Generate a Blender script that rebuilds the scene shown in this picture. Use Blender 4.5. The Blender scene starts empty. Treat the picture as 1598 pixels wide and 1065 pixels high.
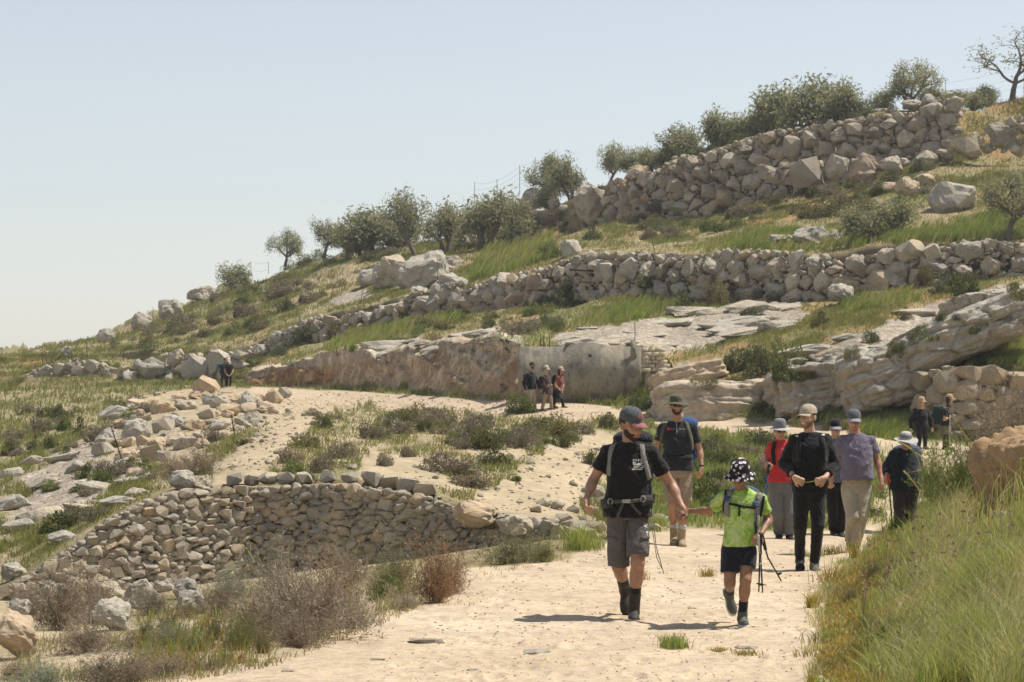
import bpy, bmesh, math, random
import numpy as np
from mathutils import Vector, Matrix
from mathutils.bvhtree import BVHTree

S = bpy.context.scene
COL = S.collection
random.seed(7)
RNG = np.random.default_rng(11)

# ------------------------------------------------------------------ camera, world, sun, exposure
FPX, HY, CX, CAMZ = 3800.0, 560.0, 799.0, 2.14      # focal length (px of a 1598 px wide picture), horizon row, centre column
cam_d = bpy.data.cameras.new("camera")
cam_d.sensor_width = 36.0
cam_d.lens = 36.0 * FPX / 1598.0
cam_d.shift_y = (HY - 532.5) / 1598.0
cam_d.clip_start, cam_d.clip_end = 0.1, 6000.0
cam_d.dof.use_dof = True
cam_d.dof.focus_distance = 22.5
cam_d.dof.aperture_fstop = 10.0
cam = bpy.data.objects.new("camera", cam_d)
COL.objects.link(cam)
cam.location = (0, 0, CAMZ)
cam.rotation_euler = (math.radians(90), 0, 0)
S.camera = cam

SUN_EL, SUN_AZ = math.radians(62), math.radians(76)   # azimuth clockwise from +Y
w = bpy.data.worlds.new("World")
S.world = w
w.use_nodes = True
wn = w.node_tree
sky = wn.nodes.new("ShaderNodeTexSky")
sky.sky_type = 'NISHITA'
sky.sun_disc = False
sky.sun_elevation, sky.sun_rotation = SUN_EL, SUN_AZ
sky.altitude, sky.air_density, sky.dust_density, sky.ozone_density = 300, 1.0, 0.35, 1.0
hs = wn.nodes.new("ShaderNodeHueSaturation")
hs.inputs["Saturation"].default_value = 0.46
wn.links.new(sky.outputs[0], hs.inputs["Color"])
wn.links.new(hs.outputs[0], wn.nodes["Background"].inputs[0])
wn.nodes["Background"].inputs[1].default_value = 0.10
sd = bpy.data.lights.new("sun", 'SUN')
sd.energy, sd.angle, sd.color = 4.5, math.radians(0.53), (1.0, 0.945, 0.86)
sun = bpy.data.objects.new("sun", sd)
COL.objects.link(sun)
to_sun = Vector((math.sin(SUN_AZ) * math.cos(SUN_EL), math.cos(SUN_AZ) * math.cos(SUN_EL), math.sin(SUN_EL)))
sun.rotation_euler = to_sun.to_track_quat('Z', 'Y').to_euler()
sun.location = (40, 10, 60)
vs = S.view_settings
vs.view_transform, vs.look, vs.gamma, vs.exposure = 'Standard', 'None', 1.0, 0.36
vs.use_curve_mapping = False

# ------------------------------------------------------------------ helpers
def P(px, py, Y):
    """world point seen at pixel (px, py) of the 1598x1065 photograph, at depth Y"""
    return np.array([(px - CX) / FPX * Y, Y, CAMZ - (py - HY) / FPX * Y])

def _hash(i, j, k, s):
    n = (i.astype(np.int64) * 374761393 + j.astype(np.int64) * 668265263 + k.astype(np.int64) * 2147483647 + s * 1274126177) & 0xffffffff
    n = ((n ^ (n >> 13)) * 1274126177) & 0xffffffff
    n = (n ^ (n >> 16)) & 0xffff
    return n / 32767.5 - 1.0

def vnoise(p, s=0):
    p = np.asarray(p, float)
    i = np.floor(p).astype(np.int64)
    f = p - i
    f = f * f * (3 - 2 * f)
    r = 0
    for dx in (0, 1):
        wx = f[..., 0] if dx else 1 - f[..., 0]
        for dy in (0, 1):
            wy = f[..., 1] if dy else 1 - f[..., 1]
            for dz in (0, 1):
                wz = f[..., 2] if dz else 1 - f[..., 2]
                r = r + wx * wy * wz * _hash(i[..., 0] + dx, i[..., 1] + dy, i[..., 2] + dz, s)
    return r

def fbm(p, oct=4, s=0, gain=0.5):
    p = np.asarray(p, float)
    r, a, t = 0, 1.0, 0
    for o in range(oct):
        r = r + a * vnoise(p * (2.03 ** o) + 17.3 * o, s + o)
        t += a
        a *= gain
    return r / t

def mesh(name, V, F=None, loops=None, smooth=False):
    """mesh from vertex array and a face array (n,3) or (n,4), or a list of such arrays"""
    me = bpy.data.meshes.new(name)
    V = np.ascontiguousarray(V, np.float32)
    Fs = F if isinstance(F, list) else [F]
    Fs = [np.asarray(f, np.int32) for f in Fs if f is not None and len(f)]
    nl = sum(f.size for f in Fs)
    npoly = sum(len(f) for f in Fs)
    me.vertices.add(len(V))
    me.vertices.foreach_set("co", V.ravel())
    me.loops.add(nl)
    me.polygons.add(npoly)
    me.loops.foreach_set("vertex_index", np.concatenate([f.ravel() for f in Fs]))
    st, cur = [], 0
    for f in Fs:
        st.append(cur + np.arange(len(f)) * f.shape[1])
        cur += f.size
    me.polygons.foreach_set("loop_start", np.concatenate(st).astype(np.int32))
    if smooth:
        me.polygons.foreach_set("use_smooth", np.ones(npoly, bool))
    me.update(calc_edges=True)
    return me

def obj(name, me, mat=None, parent=None, loc=None, rot=None, scale=None):
    if mat is not None and me is not None and len(me.materials) == 0:
        me.materials.append(mat)
    o = bpy.data.objects.new(name, me)
    COL.objects.link(o)
    if parent is not None:
        o.parent = parent
    if loc is not None:
        o.location = [float(v) for v in loc]
    if rot is not None:
        o.rotation_euler = rot
    if scale is not None:
        o.scale = scale
    return o

def tag(o, label=None, cat=None, group=None, kind=None):
    if label: o['label'] = label
    if cat: o['category'] = cat
    if group: o['group'] = group
    if kind or cat: o['kind'] = kind or 'thing'
    return o

def thing(name, label, cat, loc=(0, 0, 0), rz=0.0, group=None):
    o = obj(name, None, loc=loc, rot=(0, 0, rz))
    return tag(o, label, cat, group)

class MB:
    """collects vertices and faces of simple shapes into one mesh"""
    def __init__(s):
        s.V, s.T, s.Q, s.n = [], [], [], 0
    def add(s, V, T=None, Q=None):
        V = np.asarray(V, float).reshape(-1, 3)
        s.V.append(V)
        if T is not None and len(T): s.T.append(np.asarray(T, int).reshape(-1, 3) + s.n)
        if Q is not None and len(Q): s.Q.append(np.asarray(Q, int).reshape(-1, 4) + s.n)
        s.n += len(V)
    def box(s, c, h, R=None):
        v = np.array([[x, y, z] for x in (-1, 1) for y in (-1, 1) for z in (-1, 1)], float) * np.asarray(h)
        if R is not None: v = v @ np.asarray(R).T
        s.add(v + np.asarray(c), Q=[[0, 1, 3, 2], [4, 6, 7, 5], [0, 4, 5, 1], [2, 3, 7, 6], [0, 2, 6, 4], [1, 5, 7, 3]])
    def tube(s, pts, rad, n=6, cap=True):
        pts = np.asarray(pts, float)
        m = len(pts)
        rad = np.broadcast_to(np.asarray(rad, float), (m,))
        T = np.gradient(pts, axis=0)
        T /= np.linalg.norm(T, axis=1, keepdims=True) + 1e-9
        ref = np.array([0.31, 0.87, 0.38]) if abs(T[0] @ np.array([0.31, 0.87, 0.38])) < .9 else np.array([1., 0, 0])
        A = np.cross(T, ref); A /= np.linalg.norm(A, axis=1, keepdims=True) + 1e-9
        B = np.cross(T, A)
        th = np.arange(n) * 2 * math.pi / n
        V = pts[:, None] + rad[:, None, None] * (np.cos(th)[None, :, None] * A[:, None] + np.sin(th)[None, :, None] * B[:, None])
        i = np.arange(m - 1)[:, None] * n
        j = np.arange(n)[None]
        k = (j + 1) % n
        Q = np.stack([i + j, i + k, i + n + k, i + n + j], -1).reshape(-1, 4)
        V = V.reshape(-1, 3)
        T_ = []
        if cap:
            V = np.concatenate([V, pts[:1], pts[-1:]])
            a, b = m * n, m * n + 1
            for q in range(n):
                T_.append([a, (q + 1) % n, q])
                T_.append([b, (m - 1) * n + q, (m - 1) * n + (q + 1) % n])
        s.add(V, T_, Q)
    def mesh(s, name, smooth=False):
        V = np.concatenate(s.V)
        Fs = []
        if s.T: Fs.append(np.concatenate(s.T))
        if s.Q: Fs.append(np.concatenate(s.Q))
        return mesh(name, V, Fs, smooth=smooth)
    def build(s, name, mat, parent=None, smooth=False, loc=None):
        return obj(name, s.mesh(name, smooth), mat, parent, loc)

# ------------------------------------------------------------------ materials
class NT:
    def __init__(s, name):
        s.m = bpy.data.materials.new(name)
        s.m.use_nodes = True
        s.t = s.m.node_tree
        s.t.nodes.clear()
        s.out = s.n('OutputMaterial')
    def n(s, typ, **kw):
        nd = s.t.nodes.new('ShaderNode' + typ)
        for k, v in kw.items():
            if k.startswith('i_'):
                nd.inputs[k[2:].replace('_', ' ')].default_value = v
            else:
                setattr(nd, k, v)
        return nd
    def l(s, a, b): s.t.links.new(a, b)
    def math(s, op, a, b=None, c=None):
        nd = s.n('Math', operation=op)
        for i, v in enumerate((a, b, c)):
            if v is None: continue
            if isinstance(v, (int, float)): nd.inputs[i].default_value = v
            else: s.l(v, nd.inputs[i])
        return nd.outputs[0]
    def ramp(s, fac, stops, interp='LINEAR'):
        nd = s.n('ValToRGB')
        cr = nd.color_ramp
        cr.interpolation = interp
        while len(cr.elements) < len(stops): cr.elements.new(0.5)
        for e, (p, c) in zip(cr.elements, stops):
            e.position = p
            e.color = (*c, 1) if len(c) == 3 else c
        s.l(fac, nd.inputs[0])
        return nd.outputs[0]
    def noise(s, scale, detail=4, rough=.55, vec=None, dist=0):
        nd = s.n('TexNoise', i_Scale=scale, i_Detail=detail, i_Roughness=rough, i_Distortion=dist)
        if vec is not None: s.l(vec, nd.inputs['Vector'])
        return nd.outputs[0]
    def mix(s, fac, a, b, blend='MIX'):
        nd = s.n('MixRGB', blend_type=blend)
        for i, v in enumerate((fac, a, b)):
            if isinstance(v, (int, float)): nd.inputs[i].default_value = v
            elif isinstance(v, tuple): nd.inputs[i].default_value = (*v, 1) if len(v) == 3 else v
            else: s.l(v, nd.inputs[i])
        return nd.outputs[0]
    def bump(s, h, strength=.4, dist=.02, normal=None):
        nd = s.n('Bump', i_Strength=strength, i_Distance=dist)
        s.l(h, nd.inputs['Height'])
        if normal is not None: s.l(normal, nd.inputs['Normal'])
        return nd.outputs[0]
    def pos(s): return s.n('NewGeometry').outputs['Position']
    def objc(s): return s.n('TexCoord').outputs['Object']
    def rnd(s):
        a = s.n('ObjectInfo').outputs['Random']
        b = s.n('NewGeometry').outputs['Random Per Island']
        return s.math('FRACT', s.math('ADD', a, b))
    def principled(s, color, rough=.8, normal=None, spec=.3, **kw):
        nd = s.n('BsdfPrincipled')
        if isinstance(color, tuple): nd.inputs['Base Color'].default_value = (*color, 1)
        else: s.l(color, nd.inputs['Base Color'])
        if isinstance(rough, (int, float)): nd.inputs['Roughness'].default_value = rough
        else: s.l(rough, nd.inputs['Roughness'])
        nd.inputs['Specular IOR Level'].default_value = spec
        for k, v in kw.items(): nd.inputs[k.replace('_', ' ')].default_value = v
        if normal is not None: s.l(normal, nd.inputs['Normal'])
        s.l(nd.outputs[0], s.out.inputs[0])
        return nd

def m_stone(name, cols, scale=1.0, bump=.5, island=True, lichen=.5):
    t = NT(name)
    p = t.pos()
    r = t.rnd()
    n = len(cols)
    base = t.ramp(r, [(i / (n - 1), c) for i, c in enumerate(cols)])
    n1 = t.noise(2.2 * scale, 5, .6, p)
    n2 = t.noise(11 * scale, 6, .65, p)
    n3 = t.noise(45 * scale, 4, .6, p)
    base = t.mix(1, base, t.ramp(n1, [(.3, (.72, .72, .74)), (.5, (1, 1, 1)), (.72, (1.18, 1.1, .98))]), 'MULTIPLY')
    li = t.ramp(n2, [(.5, (0, 0, 0)), (.66, (lichen, lichen, lichen))])
    base = t.mix(li, base, (.20, .185, .165))
    base = t.mix(1, base, t.ramp(n3, [(.25, (.74, .74, .74)), (.6, (1.12, 1.12, 1.12))]), 'MULTIPLY')
    h = t.math('ADD', t.math('MULTIPLY', n2, .6), t.math('MULTIPLY', n3, .35))
    t.principled(base, .92, t.bump(h, bump, .05 / scale), spec=.15)
    return t.m

def m_flat(name, c, rough=.8, var=.25, scale=9, bump=.15, bscale=60, spec=.25, dist=.01, **kw):
    t = NT(name)
    p = t.objc()
    n1 = t.noise(scale, 4, .6, p)
    n2 = t.noise(bscale, 3, .6, p)
    k = t.ramp(n1, [(.25, (1 - var,) * 3), (.75, (1 + var,) * 3)])
    base = t.mix(1, (*c,), k, 'MULTIPLY')
    t.principled(base, rough, t.bump(t.math('ADD', n2, t.math('MULTIPLY', n1, .6)), bump, dist), spec=spec, **kw)
    return t.m

def m_leaf(name, cols, trans=.35, rough=.6):
    t = NT(name)
    r = t.n('NewGeometry').outputs['Random Per Island']
    oi = t.n('ObjectInfo').outputs['Random']
    n = len(cols)
    base = t.ramp(t.math('ADD', t.math('MULTIPLY', r, .75), t.math('MULTIPLY', oi, .25)), [(i / (n - 1), c) for i, c in enumerate(cols)])
    nz = t.noise(1.3, 2, .5, t.pos())
    base = t.mix(1, base, t.ramp(nz, [(.3, (.8, .82, .8)), (.7, (1.2, 1.16, 1.1))]), 'MULTIPLY')
    d = t.n('BsdfPrincipled', i_Roughness=rough)
    d.inputs['Specular IOR Level'].default_value = .25
    t.l(base, d.inputs['Base Color'])
    tr = t.n('BsdfTranslucent')
    t.l(t.mix(1, base, (1.25, 1.2, .7), 'MULTIPLY'), tr.inputs[0])
    mx = t.n('MixShader')
    mx.inputs[0].default_value = trans
    t.l(d.outputs[0], mx.inputs[1]); t.l(tr.outputs[0], mx.inputs[2])
    t.l(mx.outputs[0], t.out.inputs[0])
    return t.m

M = {}
M['stone'] = m_stone('grey beige field stone', [(.27, .235, .18), (.37, .325, .25), (.32, .28, .22), (.41, .365, .285), (.37, .295, .195), (.39, .35, .285)], 1.6, .55)
M['stone_far'] = m_stone('pale terrace stone', [(.34, .295, .225), (.43, .38, .30), (.385, .335, .26), (.47, .415, .33), (.44, .345, .235)], .6, .7)
M['stone_upper'] = m_stone('weathered terrace stone', [(.27, .235, .18), (.37, .32, .25), (.32, .275, .21), (.40, .345, .27), (.40, .295, .195)], .5, .7)
M['boulder'] = m_stone('limestone boulder', [(.36, .325, .26), (.44, .405, .335), (.40, .365, .30), (.46, .39, .29)], .7, .8, lichen=.6)
M['tan_rock'] = m_stone('tan sandstone', [(.47, .37, .26), (.44, .33, .21), (.48, .39, .29)], 2.0, .6, lichen=.15)
M['ashlar'] = m_stone('pale cut block', [(.50, .44, .34), (.44, .38, .28), (.52, .46, .37)], 2, .3, lichen=.2)
M['rust'] = m_flat('rusty iron', (.075, .045, .032), .8, .5, 30, .3)
M['wire'] = m_flat('grey wire', (.12, .115, .11), .6, .2)
M['bark'] = m_flat('olive bark', (.15, .125, .10), .95, .4, 5, .8, 25, dist=.05)
M['twig'] = m_leaf('dry twig', [(.22, .17, .13), (.34, .275, .21), (.28, .23, .185), (.42, .355, .28)], .15)
M['twig_red'] = m_leaf('reddish dry twig', [(.23, .145, .085), (.31, .205, .125), (.26, .18, .12)], .15)
M['olive_leaf'] = m_leaf('olive leaf', [(.19, .20, .135), (.29, .295, .21), (.24, .245, .17), (.38, .375, .295)], .4)
M['shrub_green'] = m_leaf('green shrub leaf', [(.10, .125, .045), (.15, .175, .065), (.125, .15, .055), (.20, .215, .09)], .3)
M['shrub_dark'] = m_leaf('dark shrub leaf', [(.075, .085, .042), (.12, .13, .06), (.15, .15, .075)], .25)
M['shrub_brown'] = m_leaf('grey brown shrub twig', [(.17, .14, .11), (.26, .22, .175), (.215, .18, .145), (.19, .185, .115)], .18)
M['shrub_olive'] = m_leaf('olive green shrub twig', [(.145, .14, .07), (.21, .20, .10), (.18, .165, .09), (.25, .21, .135)], .25)
M['shrub_pale'] = m_leaf('silver herb leaf', [(.25, .27, .21), (.33, .35, .28), (.20, .23, .16)], .25)
M['shrub_bright'] = m_leaf('bright green leaf', [(.17, .21, .05), (.23, .275, .08), (.30, .31, .12)], .4)
M['grass'] = m_leaf('hill grass', [(.145, .18, .06), (.205, .225, .085), (.285, .275, .13), (.38, .34, .20)], .4)
M['grass_tall'] = m_leaf('tall green grass', [(.15, .215, .055), (.22, .29, .08), (.31, .345, .12), (.45, .42, .22)], .42)
M['straw'] = m_leaf('pale dry grass stalk', [(.50, .45, .27), (.40, .36, .18), (.58, .53, .36)], .35)
M['moss'] = m_leaf('yellow ground herb', [(.31, .25, .07), (.25, .245, .07), (.38, .25, .09), (.33, .30, .10)], .35)
M['hill_dry'] = m_leaf('dry hill herb', [(.30, .26, .14), (.24, .22, .105), (.38, .33, .19), (.22, .215, .095)], .3)
# ------------------------------------------------------------------ terrain: contour rows of the hillside, from the camera outwards
U0, U1, DU = -640.0, 2240.0, 4.0
UU = np.arange(U0, U1 + .1, DU)
def zrow(pts):          # (u, z, Y)
    a = np.array(pts, float)
    return np.interp(UU, a[:, 0], a[:, 2]), np.interp(UU, a[:, 0], a[:, 1])
def yrow(pts):          # (u, py, Y)
    a = np.array(pts, float)
    Y = np.interp(UU, a[:, 0], a[:, 2]); py = np.interp(UU, a[:, 0], a[:, 1])
    return Y, CAMZ - (py - HY) / FPX * Y
WALL1_B = [(-640, -1.0, 29), (0, -.8, 30), (200, -.85, 31), (400, -.75, 32), (600, -.5, 31.5), (750, -.27, 31), (900, -.1, 30), (940, -.13, 30.2), (1000, -.2, 31), (1200, -.28, 31), (1300, -.3, 31), (1400, -.25, 31), (1500, .3, 31.5), (1600, .6, 32), (2240, 1.5, 32)]
WALL1_T = [(-640, -1.05, 29.5), (0, -.72, 30.45), (60, -.5, 30.7), (110, -.28, 31), (200, .22, 31.45), (260, .42, 31.8), (300, .48, 32), (400, .5, 32.45), (520, .56, 32.2), (600, .5, 31.95), (660, .42, 31.7), (720, .26, 31.5), (800, .2, 31.2), (860, .1, 30.8), (910, -.02, 30.4), (940, -.1, 30.6), (1000, -.17, 31.5), (1200, -.3, 31.5), (1300, -.32, 31.5), (1400, -.45, 32), (1500, .1, 32), (1600, .5, 32.5), (2240, 1.4, 32.5)]
WALL2_B = [(-640, 590, 190), (0, 568, 180), (200, 560, 172), (340, 566, 160), (400, 562, 160), (480, 537, 157), (600, 512, 152), (700, 490, 145), (800, 486, 138), (870, 478, 134), (950, 462, 130), (1050, 474, 124), (1200, 470, 119), (1300, 467, 116), (1400, 450, 114), (1600, 433, 113), (2240, 380, 112)]
WALL2_T = [(-640, 584, 191.2), (0, 563, 181.2), (200, 548, 173.2), (340, 545, 161.2), (400, 530, 161.2), (480, 502, 158.2), (600, 474, 153.2), (700, 452, 146.2), (800, 430, 139.2), (870, 411, 135.2), (950, 402, 131.2), (1050, 398, 125.2), (1200, 398, 120.2), (1300, 400, 117.2), (1400, 384, 115.2), (1600, 383, 114.2), (2240, 330, 113.2)]
WALL3_B = [(-640, 575, 300), (0, 558, 230), (200, 520, 215), (340, 480, 205), (480, 440, 200), (600, 412, 192), (700, 398, 188), (800, 380, 184), (880, 362, 180), (960, 350, 172), (1050, 348, 166), (1200, 312, 162), (1350, 280, 158), (1480, 240, 156), (1600, 250, 153), (2240, 150, 150)]
WALL3_T = [(-640, 570, 400), (0, 556, 300), (100, 551, 260), (160, 530, 240), (200, 507, 232), (300, 474, 222), (340, 460, 215), (480, 415, 208), (560, 399, 204), (700, 380, 198), (800, 340, 191), (880, 322, 184), (960, 285, 174), (1050, 250, 168), (1200, 212, 164), (1350, 180, 160), (1480, 162, 158), (1520, 175, 166), (1600, 152, 172), (2240, 40, 165)]
ROWS = [
 zrow([(-640, 0, 2), (2240, 0, 2)]),
 zrow([(-640, -.1, 15), (0, -.05, 15), (400, 0, 15), (1240, 0, 15), (1400, .15, 15), (1600, .35, 15), (2240, 1.2, 15)]),
 zrow([(-640, -.3, 20), (0, -.15, 20), (200, -.12, 20), (400, 0, 20), (1270, -.02, 20), (1320, .05, 20), (1400, .2, 20), (1600, .75, 20), (2240, 2.2, 20)]),
 zrow([(-640, -.8, 25), (0, -.6, 25), (200, -.6, 25), (400, -.5, 25), (560, -.22, 25), (640, -.08, 25), (800, -.05, 25), (1000, -.1, 25), (1270, -.12, 25), (1340, -.02, 25), (1400, .2, 25), (1500, .62, 25), (1600, 1.0, 25), (2240, 2.2, 25)]),
 zrow(WALL1_B), zrow(WALL1_T),
 yrow([(-640, 840, 45), (0, 800, 45), (100, 782, 45), (200, 757, 45), (300, 742, 45), (400, 700, 45), (800, 705, 45), (900, 730, 45), (1000, 768, 45), (1300, 772, 45), (1400, 790, 45), (1500, 760, 45), (1600, 700, 45), (2240, 600, 45)]),
 yrow([(-640, 770, 65), (0, 730, 65), (200, 690, 65), (300, 665, 65), (400, 658, 65), (600, 662, 65), (800, 660, 65), (1000, 688, 65), (1200, 705, 65), (1400, 714, 65), (1500, 714, 65), (1600, 700, 65), (2240, 620, 65)]),
 yrow([(-640, 640, 140), (0, 625, 136), (200, 615, 134), (340, 610, 132), (420, 619, 120), (500, 634, 112), (600, 642, 103), (700, 648, 95.5), (800, 655, 90.5), (900, 660, 88), (1000, 664, 84), (1100, 672, 80), (1200, 682, 76), (1300, 690, 73), (1400, 702, 70.5), (1480, 709, 70), (1600, 714, 69), (2240, 650, 69)]),
 yrow([(-640, 625, 150), (0, 612, 146), (200, 605, 140), (340, 602, 140), (500, 610, 124), (600, 615, 111), (700, 622, 101), (800, 630, 94.6), (900, 631, 93.6), (1000, 640, 91), (1100, 655, 86), (1200, 662, 82), (1300, 674, 78), (1400, 687, 76), (1480, 697, 75.4), (1600, 702, 75), (2240, 630, 75)]),
 yrow([(-640, 615, 160), (0, 605, 152), (200, 598, 146), (340, 597, 143), (400, 603, 138), (500, 606, 130), (600, 609, 114), (700, 613, 103), (780, 618, 97), (812, 622, 95.2), (900, 624, 95), (1000, 626, 93.5), (1050, 628, 91), (1100, 632, 89), (1200, 636, 85), (1300, 640, 82), (1400, 634, 80.5), (1440, 645, 79), (1480, 680, 77.4), (1600, 686, 77), (2240, 620, 77)]),
 yrow([(-640, 600, 165), (0, 590, 156), (200, 588, 149), (340, 588, 146), (400, 583, 139.5), (480, 556, 133), (600, 545, 117.5), (700, 532, 106.5), (780, 530, 99.5), (806, 538, 96.8), (900, 541, 96.4), (1000, 543, 95), (1050, 592, 93), (1100, 592, 91), (1200, 585, 87), (1260, 560, 85), (1300, 548, 84), (1400, 540, 83), (1450, 585, 80.5), (1500, 577, 79.2), (1600, 570, 78.6), (2240, 520, 77.8)]),
 yrow(WALL2_B), yrow(WALL2_T), yrow(WALL3_B), yrow(WALL3_T),
]
Y15, Z15 = ROWS[-1]
ROWS.append((Y15 + 34, Z15 + 0.4))
Yf = np.full_like(UU, 900.0)
ROWS.append((Yf, np.interp(UU, [-640, 0, 120, 300, 2240], [CAMZ + 1.2, CAMZ + 1.7, CAMZ + 1.5, CAMZ - 4, -10])))
SUB = [10, 80, 70, 36, 7, 30, 26, 20, 12, 8, 26, 40, 10, 44, 16, 8, 10]
gY, gZ, gR = [], [], []
for k, n in enumerate(SUB):
    for i in range(n):
        t = i / n
        gY.append(ROWS[k][0] * (1 - t) + ROWS[k + 1][0] * t)
        gZ.append(ROWS[k][1] * (1 - t) + ROWS[k + 1][1] * t)
        gR.append(k + t)
gY.append(ROWS[-1][0]); gZ.append(ROWS[-1][1]); gR.append(len(SUB))
gY, gZ, gR = np.array(gY), np.array(gZ), np.array(gR)
NR, NC = gY.shape
def smooth_u(A, n):
    K = np.ones(2 * n + 1) / (2 * n + 1)
    Ap = np.pad(A, ((0, 0), (n, n)), mode='edge')
    return np.stack([np.convolve(r, K, 'valid') for r in Ap])
soft = smooth_u(gZ, 9)
keep = ((gR > 9.4) & (gR < 11.3))[:, None] & ((UU > 770) & (UU < 1070))[None]
gZ = np.where(keep, gZ, soft)
gX = (UU[None] - CX) / FPX * gY
PX = np.broadcast_to(UU[None], gX.shape)
R2 = np.broadcast_to(gR[:, None], gX.shape)

def poly(pts, px, py):
    pts = np.array(pts, float)
    ins = np.zeros(px.shape, bool)
    j = len(pts) - 1
    for i in range(len(pts)):
        xi, yi = pts[i]; xj, yj = pts[j]
        if yi != yj:
            c = ((yi > py) != (yj > py)) & (px < (xj - xi) * (py - yi) / (yj - yi) + xi)
            ins ^= c
        j = i
    return ins
PATH_POLY = [(250, 1400), (230, 1075), (330, 1045), (440, 1030), (520, 1000), (555, 965), (640, 945), (705, 935), (735, 905), (730, 884), (800, 878), (880, 872), (960, 848), (1010, 832), (1090, 828), (1200, 832), (1290, 830), (1372, 826), (1352, 855), (1325, 880), (1300, 915), (1288, 960), (1280, 1010), (1300, 1065), (1300, 1400)]
def pyof(Z, Y): return HY + (CAMZ - Z) * FPX / Y
PY0 = pyof(gZ, gY)
W3 = np.stack([gX, gY, gZ], -1)
jx = fbm(np.stack([gX * 1.1, gY * .35, gZ], -1), 4, 5)
jy = fbm(np.stack([gX * 1.1 + 40, gY * .35, gZ], -1), 4, 9)
sc = np.clip(20 / gY, .25, 1.3)
px_j, py_j = PX + jx * 34 * sc, PY0 + jy * 16 * sc
m_path = (poly(PATH_POLY, px_j, py_j) & (R2 < 5.5)).astype(float)
m_path[(R2 < 1) & (PX > 100) & (PX < 1330)] = 1
rr = R2 + jx * .35
m_track = ((rr > 8.1) & (rr < 9.15) & (PX > 395 + jy * 30)).astype(float)
m_track = np.maximum(m_track, (poly([(1345, 700), (1440, 690), (1520, 712), (1470, 770), (1420, 800), (1380, 840), (1330, 845), (1360, 790), (1400, 740)], px_j, py_j) & (R2 > 5) & (R2 < 9)).astype(float) * .8)
EARTH = [[(318, 760), (352, 715), (390, 690), (430, 655), (520, 640), (470, 690), (430, 720), (400, 755)],
         [(740, 830), (735, 765), (800, 745), (850, 705), (935, 672), (1000, 690), (940, 740), (900, 800), (870, 850)],
         [(560, 745), (575, 705), (640, 715), (740, 760), (640, 770)],
         [(440, 470), (470, 430), (560, 412), (570, 440), (540, 470), (470, 490)], [(380, 625), (420, 612), (560, 640), (470, 650)],
         [(700, 680), (760, 700), (850, 690), (760, 730)],
         [(160, 735), (175, 655), (230, 618), (300, 606), (460, 610), (440, 660), (340, 690), (290, 735)]]
m_earth = np.zeros(gX.shape)
for ei, e in enumerate(EARTH): m_earth[poly(e, px_j, py_j) & (R2 > 4.9)] = .45 if ei == 3 else 1
m_cut = ((rr > 10.02) & (rr < 11.02) & (PX > 385) & (PX < 810)).astype(float)
SLABS = [[(862, 535), (880, 518), (1000, 500), (1120, 482), (1240, 470), (1262, 488), (1245, 512), (1150, 528), (1040, 546), (900, 548)],
         [(660, 558), (690, 540), (740, 522), (790, 515), (775, 530), (720, 552), (690, 575)], [(560, 575), (590, 548), (650, 530), (690, 540), (600, 565)],
         [(1010, 600), (1050, 570), (1120, 556), (1130, 590), (1080, 612)], [(1095, 625), (1180, 590), (1290, 580), (1330, 610), (1290, 640), (1120, 640)],
         [(1260, 600), (1265, 550), (1330, 525), (1400, 500), (1400, 560), (1330, 620)],
         [(1400, 560), (1400, 500), (1480, 465), (1570, 450), (1570, 490), (1500, 540), (1440, 600)],
         [(1170, 470), (1250, 440), (1260, 470), (1200, 480)],
         [(0, 830), (60, 760), (160, 720), (240, 700), (230, 740), (100, 800)], [(0, 770), (100, 700), (180, 690), (120, 740)], [(150, 830), (230, 770), (250, 790), (190, 850)],
         [(1190, 378), (1250, 352), (1320, 360), (1310, 380)], [(500, 470), (560, 452), (600, 460), (560, 478)]]
m_rock = np.zeros(gX.shape)
for e in SLABS: m_rock[poly(e, PX + jx * 16, PY0 + jy * 9) & (R2 > 5.1) & (R2 < 14)] = 1
# relief
amp = np.interp(R2, [0, 1, 3.5, 4.2, 5, 6, 8, 9.2, 10, 11, 12, 14, 15, 17], [.02, .03, .05, .06, .08, .16, .10, .05, .05, .25, .3, .35, .35, 3.0])
pr = np.maximum(m_path, m_track)
pr = smooth_u(pr, 4)
amp = amp * (1 - .72 * pr)
amp = np.where((R2 > 4) & (R2 < 5), .02, amp)
wl = np.interp(R2, [0, 4, 8, 11, 15], [.9, 1.2, 2.2, 3.5, 5])
dz = amp * fbm(np.stack([gX / wl, gY / wl, gZ * 0], -1), 5, 21, .55) * 1.6
rk = np.maximum(smooth_u(np.maximum(m_rock, m_cut), 1), 0)
ridge = np.abs(fbm(np.stack([gX * .55, gY * .22, gZ * 1.2], -1), 5, 33, .6))
ridge2 = np.abs(fbm(np.stack([gX * 1.8, gY * .5, gZ * 3], -1), 4, 35, .6))
dz += rk * (.12 - .55 * ridge - .12 * ridge2) * np.interp(gY, [40, 80, 130], [.5, .6, .8])
dz += pr * .009 * fbm(np.stack([gX * 3.2, gY * 1.1, gZ * 0], -1), 3, 77) * (R2 < 5.5)
gZ = gZ + dz
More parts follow.
